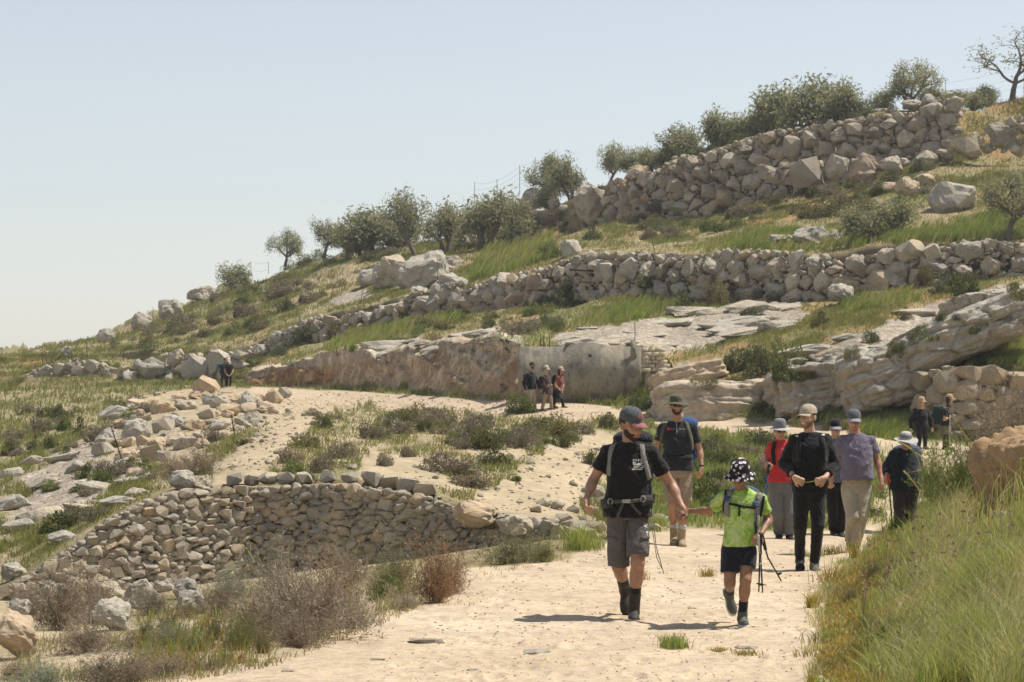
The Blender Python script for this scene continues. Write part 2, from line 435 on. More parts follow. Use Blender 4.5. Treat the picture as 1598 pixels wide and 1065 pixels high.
# footprints and scuffs in the dust of the path
fr = np.random.default_rng(5)
iy = np.where((gR > .9) & (gR < 4.6))[0]
for _ in range(420):
    v = fr.uniform(15.5, 29); uu = fr.uniform(620, 1330); xx = (uu - CX) / FPX * v
    sub = iy[(gY[iy, 360] > v - .4) & (gY[iy, 360] < v + .4)]
    if len(sub) == 0: continue
    cs = slice(max(0, int((uu - U0) / DU) - 16), int((uu - U0) / DU) + 17)
    X_, Y_ = gX[sub][:, cs] - xx, gY[sub][:, cs] - v
    a = fr.normal() * .35; ca, sa = math.cos(a), math.sin(a)
    A, B = X_ * ca + Y_ * sa, -X_ * sa + Y_ * ca
    e = (A / .055) ** 2 + (B / .15) ** 2
    gZ[sub[0]:sub[-1] + 1, cs] += (-.012 * np.exp(-e ** 2) + .005 * np.exp(-(np.sqrt(e) - 1.5) ** 2 / .1)) * pr[sub[0]:sub[-1] + 1, cs]
# the cut is pushed in and out as well
cut_in = m_cut * (fbm(np.stack([gX * .45, gZ * .8, gX * 0], -1), 5, 41) * 1.6 + ridge2 * 1.0)
gY = gY + cut_in
gX = (UU[None] - CX) / FPX * gY
PYG = pyof(gZ, gY)

def colidx(u):
    c = np.clip((np.asarray(u, float) - U0) / DU, 0, NC - 1.001)
    return c.astype(int), c - c.astype(int)
def column(u):
    i, f = colidx(u)
    return gY[:, i] * (1 - f) + gY[:, i + 1] * f, gZ[:, i] * (1 - f) + gZ[:, i + 1] * f
def gz(X, Y):
    u = CX + X / Y * FPX
    y, z = column(u)
    return float(np.interp(Y, y, z))
def hit(px, py, rmin=0.0, rmax=99):
    """first terrain point seen at the pixel"""
    y, z = column(px)
    q = pyof(z, y)
    ok = np.where((q[1:] <= py) & (q[:-1] > py) & (gR[1:] >= rmin) & (gR[1:] <= rmax))[0]
    if len(ok) == 0:
        k = int(np.argmin(np.abs(q - py) + 1e4 * ((gR < rmin) | (gR > rmax))))
        Y = y[k]
        return np.array([(px - CX) / FPX * Y, Y, z[k]])
    k = ok[0]
    t = (q[k] - py) / (q[k] - q[k + 1] + 1e-9)
    Y = y[k] * (1 - t) + y[k + 1] * t
    return np.array([(px - CX) / FPX * Y, Y, z[k] * (1 - t) + z[k + 1] * t])

# ground colour: what lies there (chalk path, soil, thin turf, bare rock)
def blend(a, b, m): return a * (1 - m[..., None]) + np.array(b) * m[..., None]
n1 = fbm(np.stack([gX * .22, gY * .1, gZ * .3], -1), 5, 51) * .5 + .5
n2 = fbm(np.stack([gX * .9, gY * .35, gZ], -1), 5, 52) * .5 + .5
n3 = fbm(np.stack([gX * .12, gY * .06, gZ * .2 + 9], -1), 4, 53) * .5 + .5
sst = lambda x, a, b: (lambda t: t * t * (3 - 2 * t))(np.clip((x - a) / (b - a), 0, 1))
colr = np.zeros(gX.shape + (3,)) + np.array((.27, .225, .125))
colr = blend(colr, (.17, .175, .07), sst(n1, .42, .6))
colr = blend(colr, (.36, .29, .18), sst(n2, .52, .66) * .8)
colr = blend(colr, (.33, .20, .095), sst(n3, .50, .62) * sst(n2, .38, .6) * ((R2 > 10.9) & (R2 < 15)) * .85)
colr = blend(colr, (.46, .37, .25), smooth_u(m_earth, 2) * (.75 + .25 * n2))
plateau = ((R2 > 5) & (R2 < 8.2)) * sst(PX + 60 * jx, 300, 420) * (1 - sst(PX + 120 * jx, 860, 1040))
colr = blend(colr, (.43, .35, .24), plateau * sst(n2, .36, .55) * .8)
leftslope = ((R2 > 5) & (R2 < 9)) * (1 - sst(PX + 60 * jx, 300, 420))
colr = blend(colr, (.36, .30, .20), leftslope * sst(n2, .38, .58) * .75)
ledge_soil = ((R2 > 1.2) & (R2 < 4.0)) * (1 - sst(PX, 640, 780))
colr = blend(colr, (.44, .36, .255), ledge_soil * sst(n2, .3, .5) * .9)
bank = smooth_u(((R2 < 4.6) & (PX > 1275)).astype(float), 3) * (1 - m_path)
colr = blend(colr, (.24, .22, .075), bank * .9)
colr = blend(colr, (.33, .21, .075), bank * sst(n2, .55, .7) * .7)
rockc = np.array((.44, .395, .33))[None, None] * (.8 + .4 * n2[..., None])
colr = colr * (1 - rk[..., None] * .95) + rockc * rk[..., None] * .95
cutc = np.array((.49, .39, .28))[None, None] * (.82 + .3 * n1[..., None])
mc = smooth_u(m_cut, 1)
colr = colr * (1 - mc[..., None] * .9) + cutc * mc[..., None] * .9
colr = blend(colr, (.36, .22, .11), mc * sst(n3 + n2 * .4, .68, .85) * .8)
lip = ((rr > 10.72) & (rr < 11.12) & (PX > 385) & (PX < 815)).astype(float)
colr = blend(colr, (.50, .45, .37), smooth_u(lip, 2) * .9)
colr = blend(colr, (.51, .41, .295), smooth_u(m_track, 2))
colr = blend(colr, (.525, .42, .30), smooth_u(m_path, 1))
colr = blend(colr, (.45, .36, .255), smooth_u(m_path, 1) * sst(n2, .5, .68) * .55)
colr = blend(colr, (.57, .475, .355), smooth_u(m_path, 1) * sst(1 - n2, .5, .66) * .5)
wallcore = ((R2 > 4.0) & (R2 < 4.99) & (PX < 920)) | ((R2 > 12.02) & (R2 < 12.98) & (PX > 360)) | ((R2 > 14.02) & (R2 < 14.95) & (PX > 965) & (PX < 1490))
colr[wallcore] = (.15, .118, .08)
pebb = np.clip(np.maximum(smooth_u(m_path, 1), smooth_u(m_track, 1)) + .5 * plateau + m_earth * .8, 0, 1)

idx = np.arange(NR * NC).reshape(NR, NC)
Q = np.stack([idx[:-1, :-1], idx[:-1, 1:], idx[1:, 1:], idx[1:, :-1]], -1).reshape(-1, 4)
me = mesh("hillside", np.stack([gX, gY, gZ], -1).reshape(-1, 3), Q, smooth=True)
at = me.color_attributes.new("ground", 'FLOAT_COLOR', 'POINT')
at.data.foreach_set("color", np.concatenate([colr, pebb[..., None]], -1).astype(np.float32).ravel())
at = me.color_attributes.new("rocky", 'FLOAT_COLOR', 'POINT')
mcr = np.clip(np.stack([smooth_u(m_rock, 1), smooth_u(m_cut, 1), smooth_u(m_path, 3), np.ones_like(gX)], -1), 0, 1)
at.data.foreach_set("color", mcr.astype(np.float32).ravel())
t = NT('ground')
p = t.pos()
rk_ = t.n('VertexColor', layer_name='rocky'); sr = t.n('SeparateColor'); t.l(rk_.outputs[0], sr.inputs[0])
mp_ = t.n('Mapping'); mp_.inputs['Scale'].default_value = (.9, .30, 1.6); t.l(p, mp_.inputs[0])
mp2 = t.n('Mapping'); mp2.inputs['Scale'].default_value = (1.3, .5, .75); mp2.inputs['Rotation'].default_value = (0, .5, 0); t.l(p, mp2.inputs[0])
q1 = t.noise(2.4, 7, .7, mp_.outputs[0], .15)
q3 = t.noise(7.5, 5, .7, mp_.outputs[0])
q2 = t.noise(1.5, 7, .68, mp2.outputs[0], .4)
ridg = t.math('ABSOLUTE', t.math('SUBTRACT', q1, .5))
ridg2 = t.math('ABSOLUTE', t.math('SUBTRACT', q2, .5))
ca = t.n('VertexColor', layer_name='ground')
f1, f2, f3 = t.noise(1.6, 5, .62, p), t.noise(9, 6, .65, p), t.noise(60, 3, .6, p)
c = t.mix(1, ca.outputs[0], t.ramp(f1, [(.3, (.82, .82, .82)), (.7, (1.14, 1.13, 1.1))]), 'MULTIPLY')
c = t.mix(1, c, t.ramp(f2, [(.28, (.68, .66, .62)), (.5, (1, 1, 1)), (.72, (1.16, 1.14, 1.1))]), 'MULTIPLY')
c = t.mix(1, c, t.ramp(f3, [(.3, (.86, .85, .83)), (.7, (1.1, 1.1, 1.1))]), 'MULTIPLY')
vo = t.n('TexVoronoi', i_Scale=26.0, i_Randomness=1.0); t.l(p, vo.inputs['Vector'])
pebm = t.math('MULTIPLY', t.math('LESS_THAN', vo.outputs['Distance'], t.math('MULTIPLY', t.noise(5, 3, .6, p), .5)), ca.outputs['Alpha'])
c = t.mix(t.math('MULTIPLY', pebm, .45), c, t.mix(.5, vo.outputs['Color'], (.55, .46, .35)))
crk = t.ramp(ridg, [(.0, (.62, .58, .54)), (.03, (.86, .84, .82)), (.08, (1.03, 1.02, 1.01)), (.25, (1.12, 1.11, 1.10))])
crk = t.mix(1, crk, t.ramp(q3, [(.34, (.55, .52, .48)), (.44, (.95, .94, .93)), (.6, (1.08, 1.08, 1.08))]), 'MULTIPLY')
c = t.mix(sr.outputs[0], c, t.mix(1, c, crk, 'MULTIPLY'))
crk2 = t.ramp(q2, [(.30, (.52, .46, .42)), (.45, (.86, .80, .74)), (.55, (1.05, 1.0, .95)), (.68, (1.28, 1.26, 1.22))])
crk2 = t.mix(1, crk2, t.ramp(ridg2, [(.0, (.55, .5, .46)), (.03, (1, 1, 1))]), 'MULTIPLY')
c = t.mix(sr.outputs[1], c, t.mix(1, c, crk2, 'MULTIPLY'))
rh = t.math('ADD', t.math('MULTIPLY', t.math('MINIMUM', ridg, .12), t.math('MULTIPLY', sr.outputs[0], 9)), t.math('MULTIPLY', q2, t.math('MULTIPLY', sr.outputs[1], 4)))
h = t.math('ADD', t.math('ADD', rh, t.math('ADD', t.math('MULTIPLY', f2, .8), t.math('MULTIPLY', f3, .25))), t.math('MULTIPLY', pebm, .25))
t.principled(c, .95, t.bump(h, .55, .06), spec=.1)
M['ground'] = t.m
hill = obj("hillside", me, M['ground'])
tag(hill, kind='structure')
# the ground goes on behind and beside the camera
mb = MB()
mb.add([[-160, -120, -.02], [160, -120, -.02], [160, 2.4, -.02], [-160, 2.4, -.02]], Q=[[0, 1, 2, 3]])
mb.add([[-560, 2.4, -.02], [-.4, 2.4, -.02], [-240, 640, -3], [-560, 640, -3]], Q=[[0, 1, 2, 3]])
g2 = mb.build("ground", m_flat('open ground', (.36, .30, .19), .95, .3, .5)); tag(g2, kind='structure')
del W3
# ------------------------------------------------------------------ stones, boulders, walls
def hull_mesh(name, seed, n=16, sub=0, disp=.0, box=2.6):
    r = np.random.default_rng(seed)
    v = r.normal(size=(n, 3))
    v /= (np.abs(v) ** box).sum(1, keepdims=True) ** (1 / box)
    v *= r.uniform(.82, 1.0, (n, 1)) * .5
    bm = bmesh.new()
    for q in v: bm.verts.new(q)
    res = bmesh.ops.convex_hull(bm, input=bm.verts)
    junk = [e for e in res.get('geom_interior', []) if isinstance(e, bmesh.types.BMVert)]
    if junk: bmesh.ops.delete(bm, geom=junk, context='VERTS')
    if sub:
        bmesh.ops.subdivide_edges(bm, edges=bm.edges, cuts=sub, use_grid_fill=True)
        bmesh.ops.triangulate(bm, faces=bm.faces)
        co = np.array([q.co for q in bm.verts])
        bmesh.ops.smooth_vert(bm, verts=bm.verts, factor=.5, use_axis_x=True, use_axis_y=True, use_axis_z=True)
        co = np.array([q.co for q in bm.verts])
        d = fbm(co * 2.6 + seed, 4, seed, .6) * disp - np.abs(fbm(co * 4.5 + seed * 3.1, 3, seed + 5)) * disp * .8
        cell = np.floor(co * 3.3 + fbm(co * 2, 2, seed + 9)[:, None] * .9 + seed)
        blk = _hash(cell[:, 0].astype(int), cell[:, 1].astype(int), cell[:, 2].astype(int), seed)
        co = co * (1 + d[:, None] * 2 + blk[:, None] * disp * .16)
        for q, c in zip(bm.verts, co): q.co = c
    me = bpy.data.meshes.new(name)
    bm.to_mesh(me)
    bm.free()
    return me
STONES = [hull_mesh('stone', 100 + i, 17 + i % 8, box=(3.2, 4.5, 6.5)[i % 3]) for i in range(18)]
BOULD = [hull_mesh('boulder', 200 + i, 15 + i % 6, 4, .19) for i in range(10)]
SLABM = [hull_mesh('slab', 300 + i, 14, 3, .12, 4.5) for i in range(5)]
for m_ in STONES: m_.materials.append(M['stone'])
for m_ in BOULD: m_.materials.append(M['boulder'])
for m_ in SLABM: m_.materials.append(M['boulder'])

def clip_poly(pg, mid, nrm):
    out = []
    d = (pg - mid) @ nrm
    for i in range(len(pg)):
        j = (i + 1) % len(pg)
        if d[i] <= 0: out.append(pg[i])
        if (d[i] < 0) != (d[j] < 0) and d[i] != d[j]:
            out.append(pg[i] + (pg[j] - pg[i]) * (d[i] / (d[i] - d[j])))
    return np.array(out)

def stone_wall(root, base, top, sx, sz, seed, mat, depth, batter=.12, gap=.93, rough=.5, urange=None, merge=.12, proud=.05, cap_extra=0.0):
    """Voronoi-fitted dry stones standing in front of the terrace face. base/top: functions u -> world xyz"""
    r = np.random.default_rng(seed)
    us = np.linspace(urange[0], urange[1], 220)
    B = np.array([base(u) for u in us]); T_ = np.array([top(u) for u in us])
    kk = np.ones(31) / 31
    B = np.stack([np.convolve(np.pad(q, 15, mode='reflect', reflect_type='odd'), kk, 'valid') for q in B.T], 1)
    k2 = np.ones(9) / 9
    T_ = np.stack([np.convolve(np.pad(q, 4, mode='reflect', reflect_type='odd'), k2, 'valid') for q in T_.T], 1)
    T_[:, 2] += cap_extra
    s = np.concatenate([[0], np.cumsum(np.linalg.norm(np.diff(B[:, :2], axis=0), axis=1))])
    zlo, zhi = B[:, 2].min() - .3, T_[:, 2].max() + .3
    cols = np.arange(-sx * 2, s[-1] + sx * 2, sx)
    pts = []
    row = 0
    z = zlo - sz
    while z < zhi + sz:
        rowh = sz * r.uniform(.75, 1.3)
        off = r.uniform(0, sx)
        x = -sx * 2 + off
        while x < s[-1] + sx * 2:
            wdt = sx * r.choice([.55, .8, 1.0, 1.25, 1.7], p=[.3, .22, .2, .16, .12])
            pts.append((x + wdt / 2, z + rowh / 2 + r.normal() * sz * .22 * rough * 2))
            x += wdt
        z += rowh
    pts = np.array(pts)
    drop = r.random(len(pts)) < merge
    pts = pts[~drop]
    iso = pts / np.array([sx, sz])
    cells = []
    for i, (ps, pz) in enumerate(pts):
        if ps < 0 or ps > s[-1]: continue
        zb, zt = np.interp(ps, s, B[:, 2]), np.interp(ps, s, T_[:, 2])
        if pz < zb - .12 * sz or pz > zt - .15 * sz: continue
        d2 = ((iso - iso[i]) ** 2).sum(1)
        nb = np.argsort(d2)[1:18]
        pg = np.array([[-2, -2], [2, -2], [2, 2], [-2, 2]], float)
        for j in nb:
            dv = iso[j] - iso[i]
            pg = clip_poly(pg, dv / 2, dv)
            if len(pg) < 3: break
        if len(pg) < 3: continue
        pg = pg * np.array([sx, sz])
        pg[:, 1] = np.minimum(pg[:, 1], (zt + r.uniform(-.05, .25) * sz) - pz)
        c = pg.mean(0)
        e = np.roll(pg, -1, 0) - pg
        A = .5 * abs((pg[:, 0] * np.roll(pg[:, 1], -1) - np.roll(pg[:, 0], -1) * pg[:, 1]).sum())
        if A < .12 * sx * sz: continue
        cells.append((A, ps, pz, pg, c))
    cells.sort(key=lambda q: -q[0])
    stuff = MB()
    for k, (A, ps, pz, pg, c) in enumerate(cells):
        pg = c + (pg - c) * gap
        nxt = np.roll(pg, -1, 0)
        a_, b_ = r.uniform(.07, .16), r.uniform(.84, .94)
        ring = np.stack([pg + (nxt - pg) * a_, pg + (nxt - pg) * b_], 1).reshape(-1, 2)
        if len(ring) > 14: ring = ring[::2]
        n = len(ring)
        ring = ring + r.normal(size=ring.shape) * min(sx, sz) * .03
        ins = c + (ring - c) * r.uniform(.82, .95)
        u = np.interp(ps + c[0], s, us)
        Bx, By = np.interp(ps + c[0], s, B[:, 0]), np.interp(ps + c[0], s, B[:, 1])
        tx = np.interp(ps + c[0] + .2, s, B[:, 0]) - np.interp(ps + c[0] - .2, s, B[:, 0])
        ty = np.interp(ps + c[0] + .2, s, B[:, 1]) - np.interp(ps + c[0] - .2, s, B[:, 1])
        L = math.hypot(tx, ty) + 1e-9
        tx, ty = tx / L, ty / L
        nx, ny = ty, -tx                                    # out of the face, towards the path
        zb = np.interp(ps, s, B[:, 2])
        back = (pz - zb) * batter
        pr = r.normal() * proud
        til = r.normal(size=2) * .2
        hf = lambda q: pr + ((q - c) @ til)
        fr = np.array([hf(q) for q in ring]) - depth * .05
        fi = np.array([hf(q) for q in ins]) + depth * .035 + r.normal(size=n) * depth * .045
        def W(q, d):
            q = q - c
            return np.stack([q[:, 0] * tx + nx * d, q[:, 0] * ty + ny * d, q[:, 1]], -1)
        V = np.concatenate([W(ring, np.full(n, -depth)), W(ring, fr), W(ins, fi), W(c[None], np.array([pr + depth * r.uniform(.0, .13)]))])
        i = np.arange(n); j = (i + 1) % n
        Qs = np.concatenate([np.stack([i, j, n + j, n + i], -1), np.stack([n + i, n + j, 2 * n + j, 2 * n + i], -1)])
        Ts = np.stack([2 * n + i, 2 * n + j, np.full(n, 3 * n)], -1)
        loc = np.array([Bx - nx * back, By - ny * back, pz + c[1]])
        if k < 300:
            o = obj('stone', mesh('stone', V, [Ts, Qs]), mat, root, loc - np.array(root.location))
        else:
            stuff.add(V + loc - np.array(root.location), Ts, Qs)
    if stuff.n:
        o = stuff.build('small_stones', mat, root); o['kind'] = 'stuff'
    return len(cells)

def rubble_wall(root, base, top, seed, mats, wmean=.55, wmax=1.6, urange=None, jag=.35, tries=5200, batter=.2, embed=.1, tight=.80, rotk=1.0, asp=(.5, .95), bigs=True, sig=.55):
    """rough terrace wall: big and small broken stones packed against the bank, largest first"""
    r = np.random.default_rng(seed)
    us = np.linspace(urange[0], urange[1], 240)
    B = np.array([base(u) for u in us]); T_ = np.array([top(u) for u in us])
    kk = np.ones(21) / 21
    B = np.stack([np.convolve(np.pad(q, 10, mode='reflect', reflect_type='odd'), kk, 'valid') for q in B.T], 1)
    s = np.concatenate([[0], np.cumsum(np.linalg.norm(np.diff(B[:, :2], axis=0), axis=1))])
    zt_ = T_[:, 2] + jag * fbm(np.stack([s * .35, s * 0 + seed, s * 0], -1), 4, seed) * 1.6
    ws = np.clip(wmean * np.exp(r.normal(size=tries) * sig), wmean * .38, wmax)
    ws = np.sort(ws)[::-1]
    pl = np.zeros((0, 4))
    for w_ in ws:
        h_ = w_ * r.uniform(*asp)
        x = r.uniform(0, s[-1]); zb, zt = np.interp(x, s, B[:, 2]), np.interp(x, s, zt_)
        if zt - zb < .25 * wmean: continue
        z = r.uniform(zb - .2 * wmean, max(zt - h_ * .35, zb))
        if len(pl):
            q = ((pl[:, 0] - x) / ((pl[:, 2] + w_) * .5)) ** 2 + ((pl[:, 1] - z) / ((pl[:, 3] + h_) * .5)) ** 2
            if q.min() < (tight if w_ > wmean * .9 else tight * .78): continue
        pl = np.concatenate([pl, [[x, z, w_, h_]]])
    rl_ = np.array(root.location)
    stuff = MB()
    TV = [np.array([v.co for v in m_.vertices]) for m_ in STONES]; TF = [np.array([f.vertices[:] for f in m_.polygons]) for m_ in STONES]
    for k, (x, z, w_, h_) in enumerate(pl):
        bx, by, zb = np.interp(x, s, B[:, 0]), np.interp(x, s, B[:, 1]), np.interp(x, s, B[:, 2])
        tx = np.interp(x + .4, s, B[:, 0]) - np.interp(x - .4, s, B[:, 0]); ty = np.interp(x + .4, s, B[:, 1]) - np.interp(x - .4, s, B[:, 1])
        az = math.atan2(ty, tx)
        nx, ny = math.sin(az), -math.cos(az)
        off = embed * w_ - (z - zb) * batter + r.normal() * .11 * wmean
        loc = np.array([bx + nx * off, by + ny * off, z]) - rl_
        rot = (r.normal() * .25 * rotk, r.normal() * .3 * rotk, az + r.normal() * .3 * rotk)
        sc_ = (w_ * 1.16, w_ * r.uniform(.7, 1.1), h_ * 1.2)
        if k < 300:
            big = bigs and w_ > wmean * 1.35
            o = obj('stone', (BOULD[r.integers(10)] if big and r.random() < .75 else STONES[r.integers(18)]), None, root, loc, rot, sc_)
            o.material_slots[0].link = 'OBJECT'; o.material_slots[0].material = mats[r.integers(len(mats))]
        else:
            R3 = np.array(Matrix.Rotation(rot[2], 3, 'Z') @ Matrix.Rotation(rot[1], 3, 'Y') @ Matrix.Rotation(rot[0], 3, 'X'))
            j = r.integers(18)
            stuff.add((TV[j] * np.array(sc_)) @ R3.T + loc, TF[j])
    if stuff.n:
        o = stuff.build('small_stones', mats[0], root); o['kind'] = 'stuff'

def fn_from_z(rows, du=0):
    a = np.array(rows, float)
    def f(u):
        Y = np.interp(u, a[:, 0], a[:, 2]); z = np.interp(u, a[:, 0], a[:, 1])
        return np.array([(u - CX) / FPX * Y, Y, z])
    return f
def fn_from_y(rows):
    a = np.array(rows, float)
    return lambda u: P(u, np.interp(u, a[:, 0], a[:, 1]), np.interp(u, a[:, 0], a[:, 2]))
def shift(f, d): return lambda u: f(u) + np.array([0, d, 0])

# near dry stone wall along the foot of the bench
w1 = thing('dry_stone_wall', 'long dry stone wall of small fitted stones below the track, with square cap stones', 'stone wall', P(480, 905, 31.6))
b1, t1 = fn_from_z(WALL1_B), fn_from_z(WALL1_T)
rubble_wall(w1, shift(b1, -.08), shift(t1, -.08), 3, [M['stone']], .092, .20, (20, 905), .04, 60000, .10, .05, .58, rotk=.2, asp=(.42, .85), bigs=False, sig=.38)
for i, (px, py, wd) in enumerate([(371, 757, 34), (395, 752, 24), (421, 754, 30), (449, 752, 28), (476, 752, 26), (511, 748, 26), (547, 744, 28), (580, 746, 32), (606, 757, 30), (636, 765, 34), (664, 772, 30)]):
    u = px
    q = t1(u); q[1] -= .06
    o = obj('cap_stone', STONES[(i * 5) % 18], None, w1, q + np.array([0, -.06, wd / 118 * .16]) - np.array(w1.location), (random.uniform(-.1, .1), random.uniform(-.1, .1), random.uniform(-.4, .4)), (wd / 118 * random.uniform(1.05, 1.3), .3, wd / 118 * random.uniform(.7, 1.0)))
# middle terrace wall
w2 = thing('terrace_wall', 'middle terrace wall of rough pale stones crossing the hillside above the concrete wall', 'stone wall', P(1000, 470, 126))
b2, t2 = fn_from_y(WALL2_B), fn_from_y(WALL2_T)
rubble_wall(w2, shift(b2, -.15), shift(t2, -.15), 4, [M['stone_far'], M['stone_far'], M['boulder'], M['stone_upper']], .34, 1.35, (385, 1640), .5, 16000, tight=.70)
w3 = thing('terrace_wall', 'tall weathered stone wall high on the right, below the olive trees on the skyline', 'stone wall', P(1200, 312, 161))
b3, t3 = fn_from_y(WALL3_B), fn_from_y(WALL3_T)
rubble_wall(w3, shift(b3, -.2), shift(t3, -.2), 5, [M['stone_upper'], M['stone_upper'], M['stone_far']], .37, 1.5, (945, 1492), .4, 16000, .16, tight=.70)
# stone wall behind the two women, low walls at the far left
w4 = thing('terrace_wall', 'short wall of big flat tan stones behind the two women on the right', 'stone wall', P(1520, 680, 77))
rubble_wall(w4, fn_from_y([(1436, 640, 78.4), (1480, 684, 76.8), (1700, 688, 76.4)]), fn_from_y([(1436, 590, 79), (1470, 573, 78), (1530, 569, 78), (1600, 580, 77.8), (1700, 585, 77.8)]), 6, [m_stone('tan wall stone', [(.30, .25, .18), (.37, .31, .23), (.33, .26, .17)], 1, .6)], .42, .95, (1442, 1640), .06, 5000, .1, .08, .62, rotk=.3, asp=(.5, .9), bigs=False)
w5 = thing('terrace_wall', 'low wall of grey boulders beside the two distant hikers on the left', 'stone wall', P(280, 600, 147))
rubble_wall(w5, fn_from_y([(180, 602, 148.5), (300, 601, 146.5), (372, 600, 144)]), fn_from_y([(180, 580, 149), (230, 566, 148.6), (300, 548, 147), (372, 538, 144.6)]), 7, [M['stone_far'], M['boulder']], .8, 2.0, (186, 372), .4, 2500)
w6 = thing('terrace_wall', 'collapsing low stone wall below the fence posts at the far left', 'stone wall', P(110, 600, 155))
rubble_wall(w6, fn_from_y([(0, 602, 157), (180, 598, 151)]), fn_from_y([(0, 594, 157.5), (50, 575, 157), (90, 566, 156), (180, 570, 152)]), 8, [M['stone_far'], M['stone_upper']], .5, 1.2, (40, 178), .5, 1800)
w7 = thing('terrace_wall', 'stone wall rising at the right edge above the young olive sapling', 'stone wall', P(1590, 245, 150))
rubble_wall(w7, fn_from_y([(1180, 275, 155), (1380, 262, 152), (1560, 232, 150), (1700, 250, 149)]), fn_from_y([(1180, 268, 155.5), (1300, 252, 154), (1380, 248, 152.8), (1480, 222, 151), (1555, 205, 150.6), (1598, 172, 150.4), (1700, 150, 150)]), 9, [M['stone_upper'], M['stone_far']], .7, 2.0, (1190, 1640), .5, 3000)

# concrete cistern wall
cw = thing('concrete_wall', 'grey weathered concrete wall with broken top behind the three walking hikers', 'wall', P(905, 620, 94))
t = NT('weathered concrete')
p = t.pos()
mp = t.n('Mapping'); mp.inputs['Scale'].default_value = (1, 1, .55); t.l(p, mp.inputs[0])
a, b, c3 = t.noise(.8, 5, .6, mp.outputs[0]), t.noise(3.5, 5, .65, mp.outputs[0]), t.noise(14, 4, .6, p)
c = t.ramp(a, [(.3, (.20, .18, .14)), (.5, (.31, .275, .21)), (.7, (.40, .34, .25))])
c = t.mix(t.ramp(b, [(.48, (0, 0, 0)), (.62, (.8, .8, .8))]), c, (.15, .14, .12))
c = t.mix(1, c, t.ramp(c3, [(.3, (.84, .84, .84)), (.6, (1.08, 1.08, 1.08))]), 'MULTIPLY')
t.principled(c, .9, t.bump(t.math('ADD', b, c3), .4, .03), spec=.15)
M['concrete'] = t.m
wl = np.array(cw.location)
xs = np.linspace(808, 1001, 40)
tops = 541 - 6 * np.clip(np.sin((xs - 880) / 70 * 3.1), 0, 1) * ((xs > 880) & (xs < 950)) + RNG.normal(size=40) * .5 - 2 * ((xs > 948) & (xs < 975))
V = []
for x, tp in zip(xs, tops):
    for (py, Y) in ((628, 94.6 + (x - 808) / 193 * -.9), (tp, 94.8 + (x - 808) / 193 * -.9), (tp, 95.3 + (x - 808) / 193 * -.9), (628, 95.5 + (x - 808) / 193 * -.9)):
        V.append(P(x, py, Y) - wl)
V = np.array(V)
Qs = [[4 * i + k, 4 * (i + 1) + k, 4 * (i + 1) + (k + 1) % 4, 4 * i + (k + 1) % 4] for i in range(39) for k in range(4)] + [[0, 1, 2, 3], [156, 159, 158, 157]]
obj('wall_slab', mesh('wall_slab', V, np.array(Qs)), M['concrete'], cw)
for px, wd in ((886, 14), (905, 20), (925, 26), (962, 34)):
    q = P(px, 537.5, 94.6) - wl
    obj('broken_edge', STONES[px % 18], M['tan_rock'], cw, q, (0, 0, px), (wd / 40, .5, .22))
mb = MB(); q = P(921, 555, 94.0) - wl; mb.box(q, (.055, .04, .06)); mb.build('drain_hole', m_flat('dark rust hole', (.06, .03, .02)), cw)
mb = MB(); q = P(915, 540, 94.15) - wl; mb.box(P(988, 545, 93.75) - wl, (.1, .05, .35)); mb.build('end_pier', M['concrete'], cw)
for px, tp in ((843, 520), (848.5, 524), (857, 519), (990, 503)):
    mb = MB()
    a, b = P(px, 545, 94.9) - wl, P(px + random.uniform(-1, 1), tp, 94.9) - wl
    mb.tube([a, (a + b) / 2 + np.array([.02, 0, 0]), b], .016, 5)
    mb.build('rebar', M['rust'], cw)
# small pier of pale cut blocks
bp = thing('block_pier', 'small stack of pale cut stone blocks at the right end of the concrete wall', 'block stack', P(1020, 582, 92.2))
wl = np.array(bp.location)
yy = 580.0
rb = np.random.default_rng(2)
for rowi in range(6):
    hgt = rb.uniform(5.4, 6.8)
    x = 1002 + rb.uniform(-2, 1)
    while x < 1036 - rowi * .8:
        wd = rb.uniform(9, 16)
        mb = MB()
        mb.box((0, 0, 0), np.array([wd / 2 * .95 / 41.2, .17, hgt / 2 * .92 / 41.2]))
        o = mb.build('block', M['ashlar'], bp, loc=P(x + wd / 2, yy - hgt / 2, 92.2 + rb.normal() * .04) - wl)
        o.rotation_euler = (rb.normal() * .03, rb.normal() * .03, rb.normal() * .06)
        x += wd
    yy -= hgt
base = obj('footing', STONES[4], M['tan_rock'], bp, P(1022, 595, 92.5) - wl, (0, 0, .2), (1.1, .7, .9))

# ------------------------------------------------------------------ boulders and loose stones
def in_polys(pls, n, r):
    out = []
    while len(out) < n:
        pl = np.array(pls[r.integers(len(pls))], float)
        a = pl.min(0) + r.random(2) * (pl.max(0) - pl.min(0))
        if poly(pl, np.array([a[0]]), np.array([a[1]]))[0]: out.append(a)
    return out
def boulder(px, py, wpx, hpx, label, group=None, k=None, meshes=None, rz=None, sink=.18, depth=None, mat=None, name='boulder', Y=None, tilt=.12):
    """py is the foot of the boulder in the photo"""
    q = hit(px, py) if Y is None else P(px, py, Y)
    s = q[1] / FPX
    W_, H_ = wpx * s, hpx * s
    D_ = depth or (.7 * W_ + .3 * H_)
    ms = meshes or BOULD
    k = random.randrange(len(ms)) if k is None else k % len(ms)
    o = obj(name, ms[k], None, None, (q[0], q[1] + D_ * .2, q[2] + H_ * (.5 - sink)), (random.uniform(-tilt, tilt), random.uniform(-tilt, tilt), random.uniform(-.5, .5) if rz is None else rz), (W_ * 1.08, D_, H_ * 1.18))
    if mat:
        o.material_slots[0].link = 'OBJECT'; o.material_slots[0].material = mat
    tag(o, label, 'boulder' if name == 'boulder' else 'rock', group)
    return o
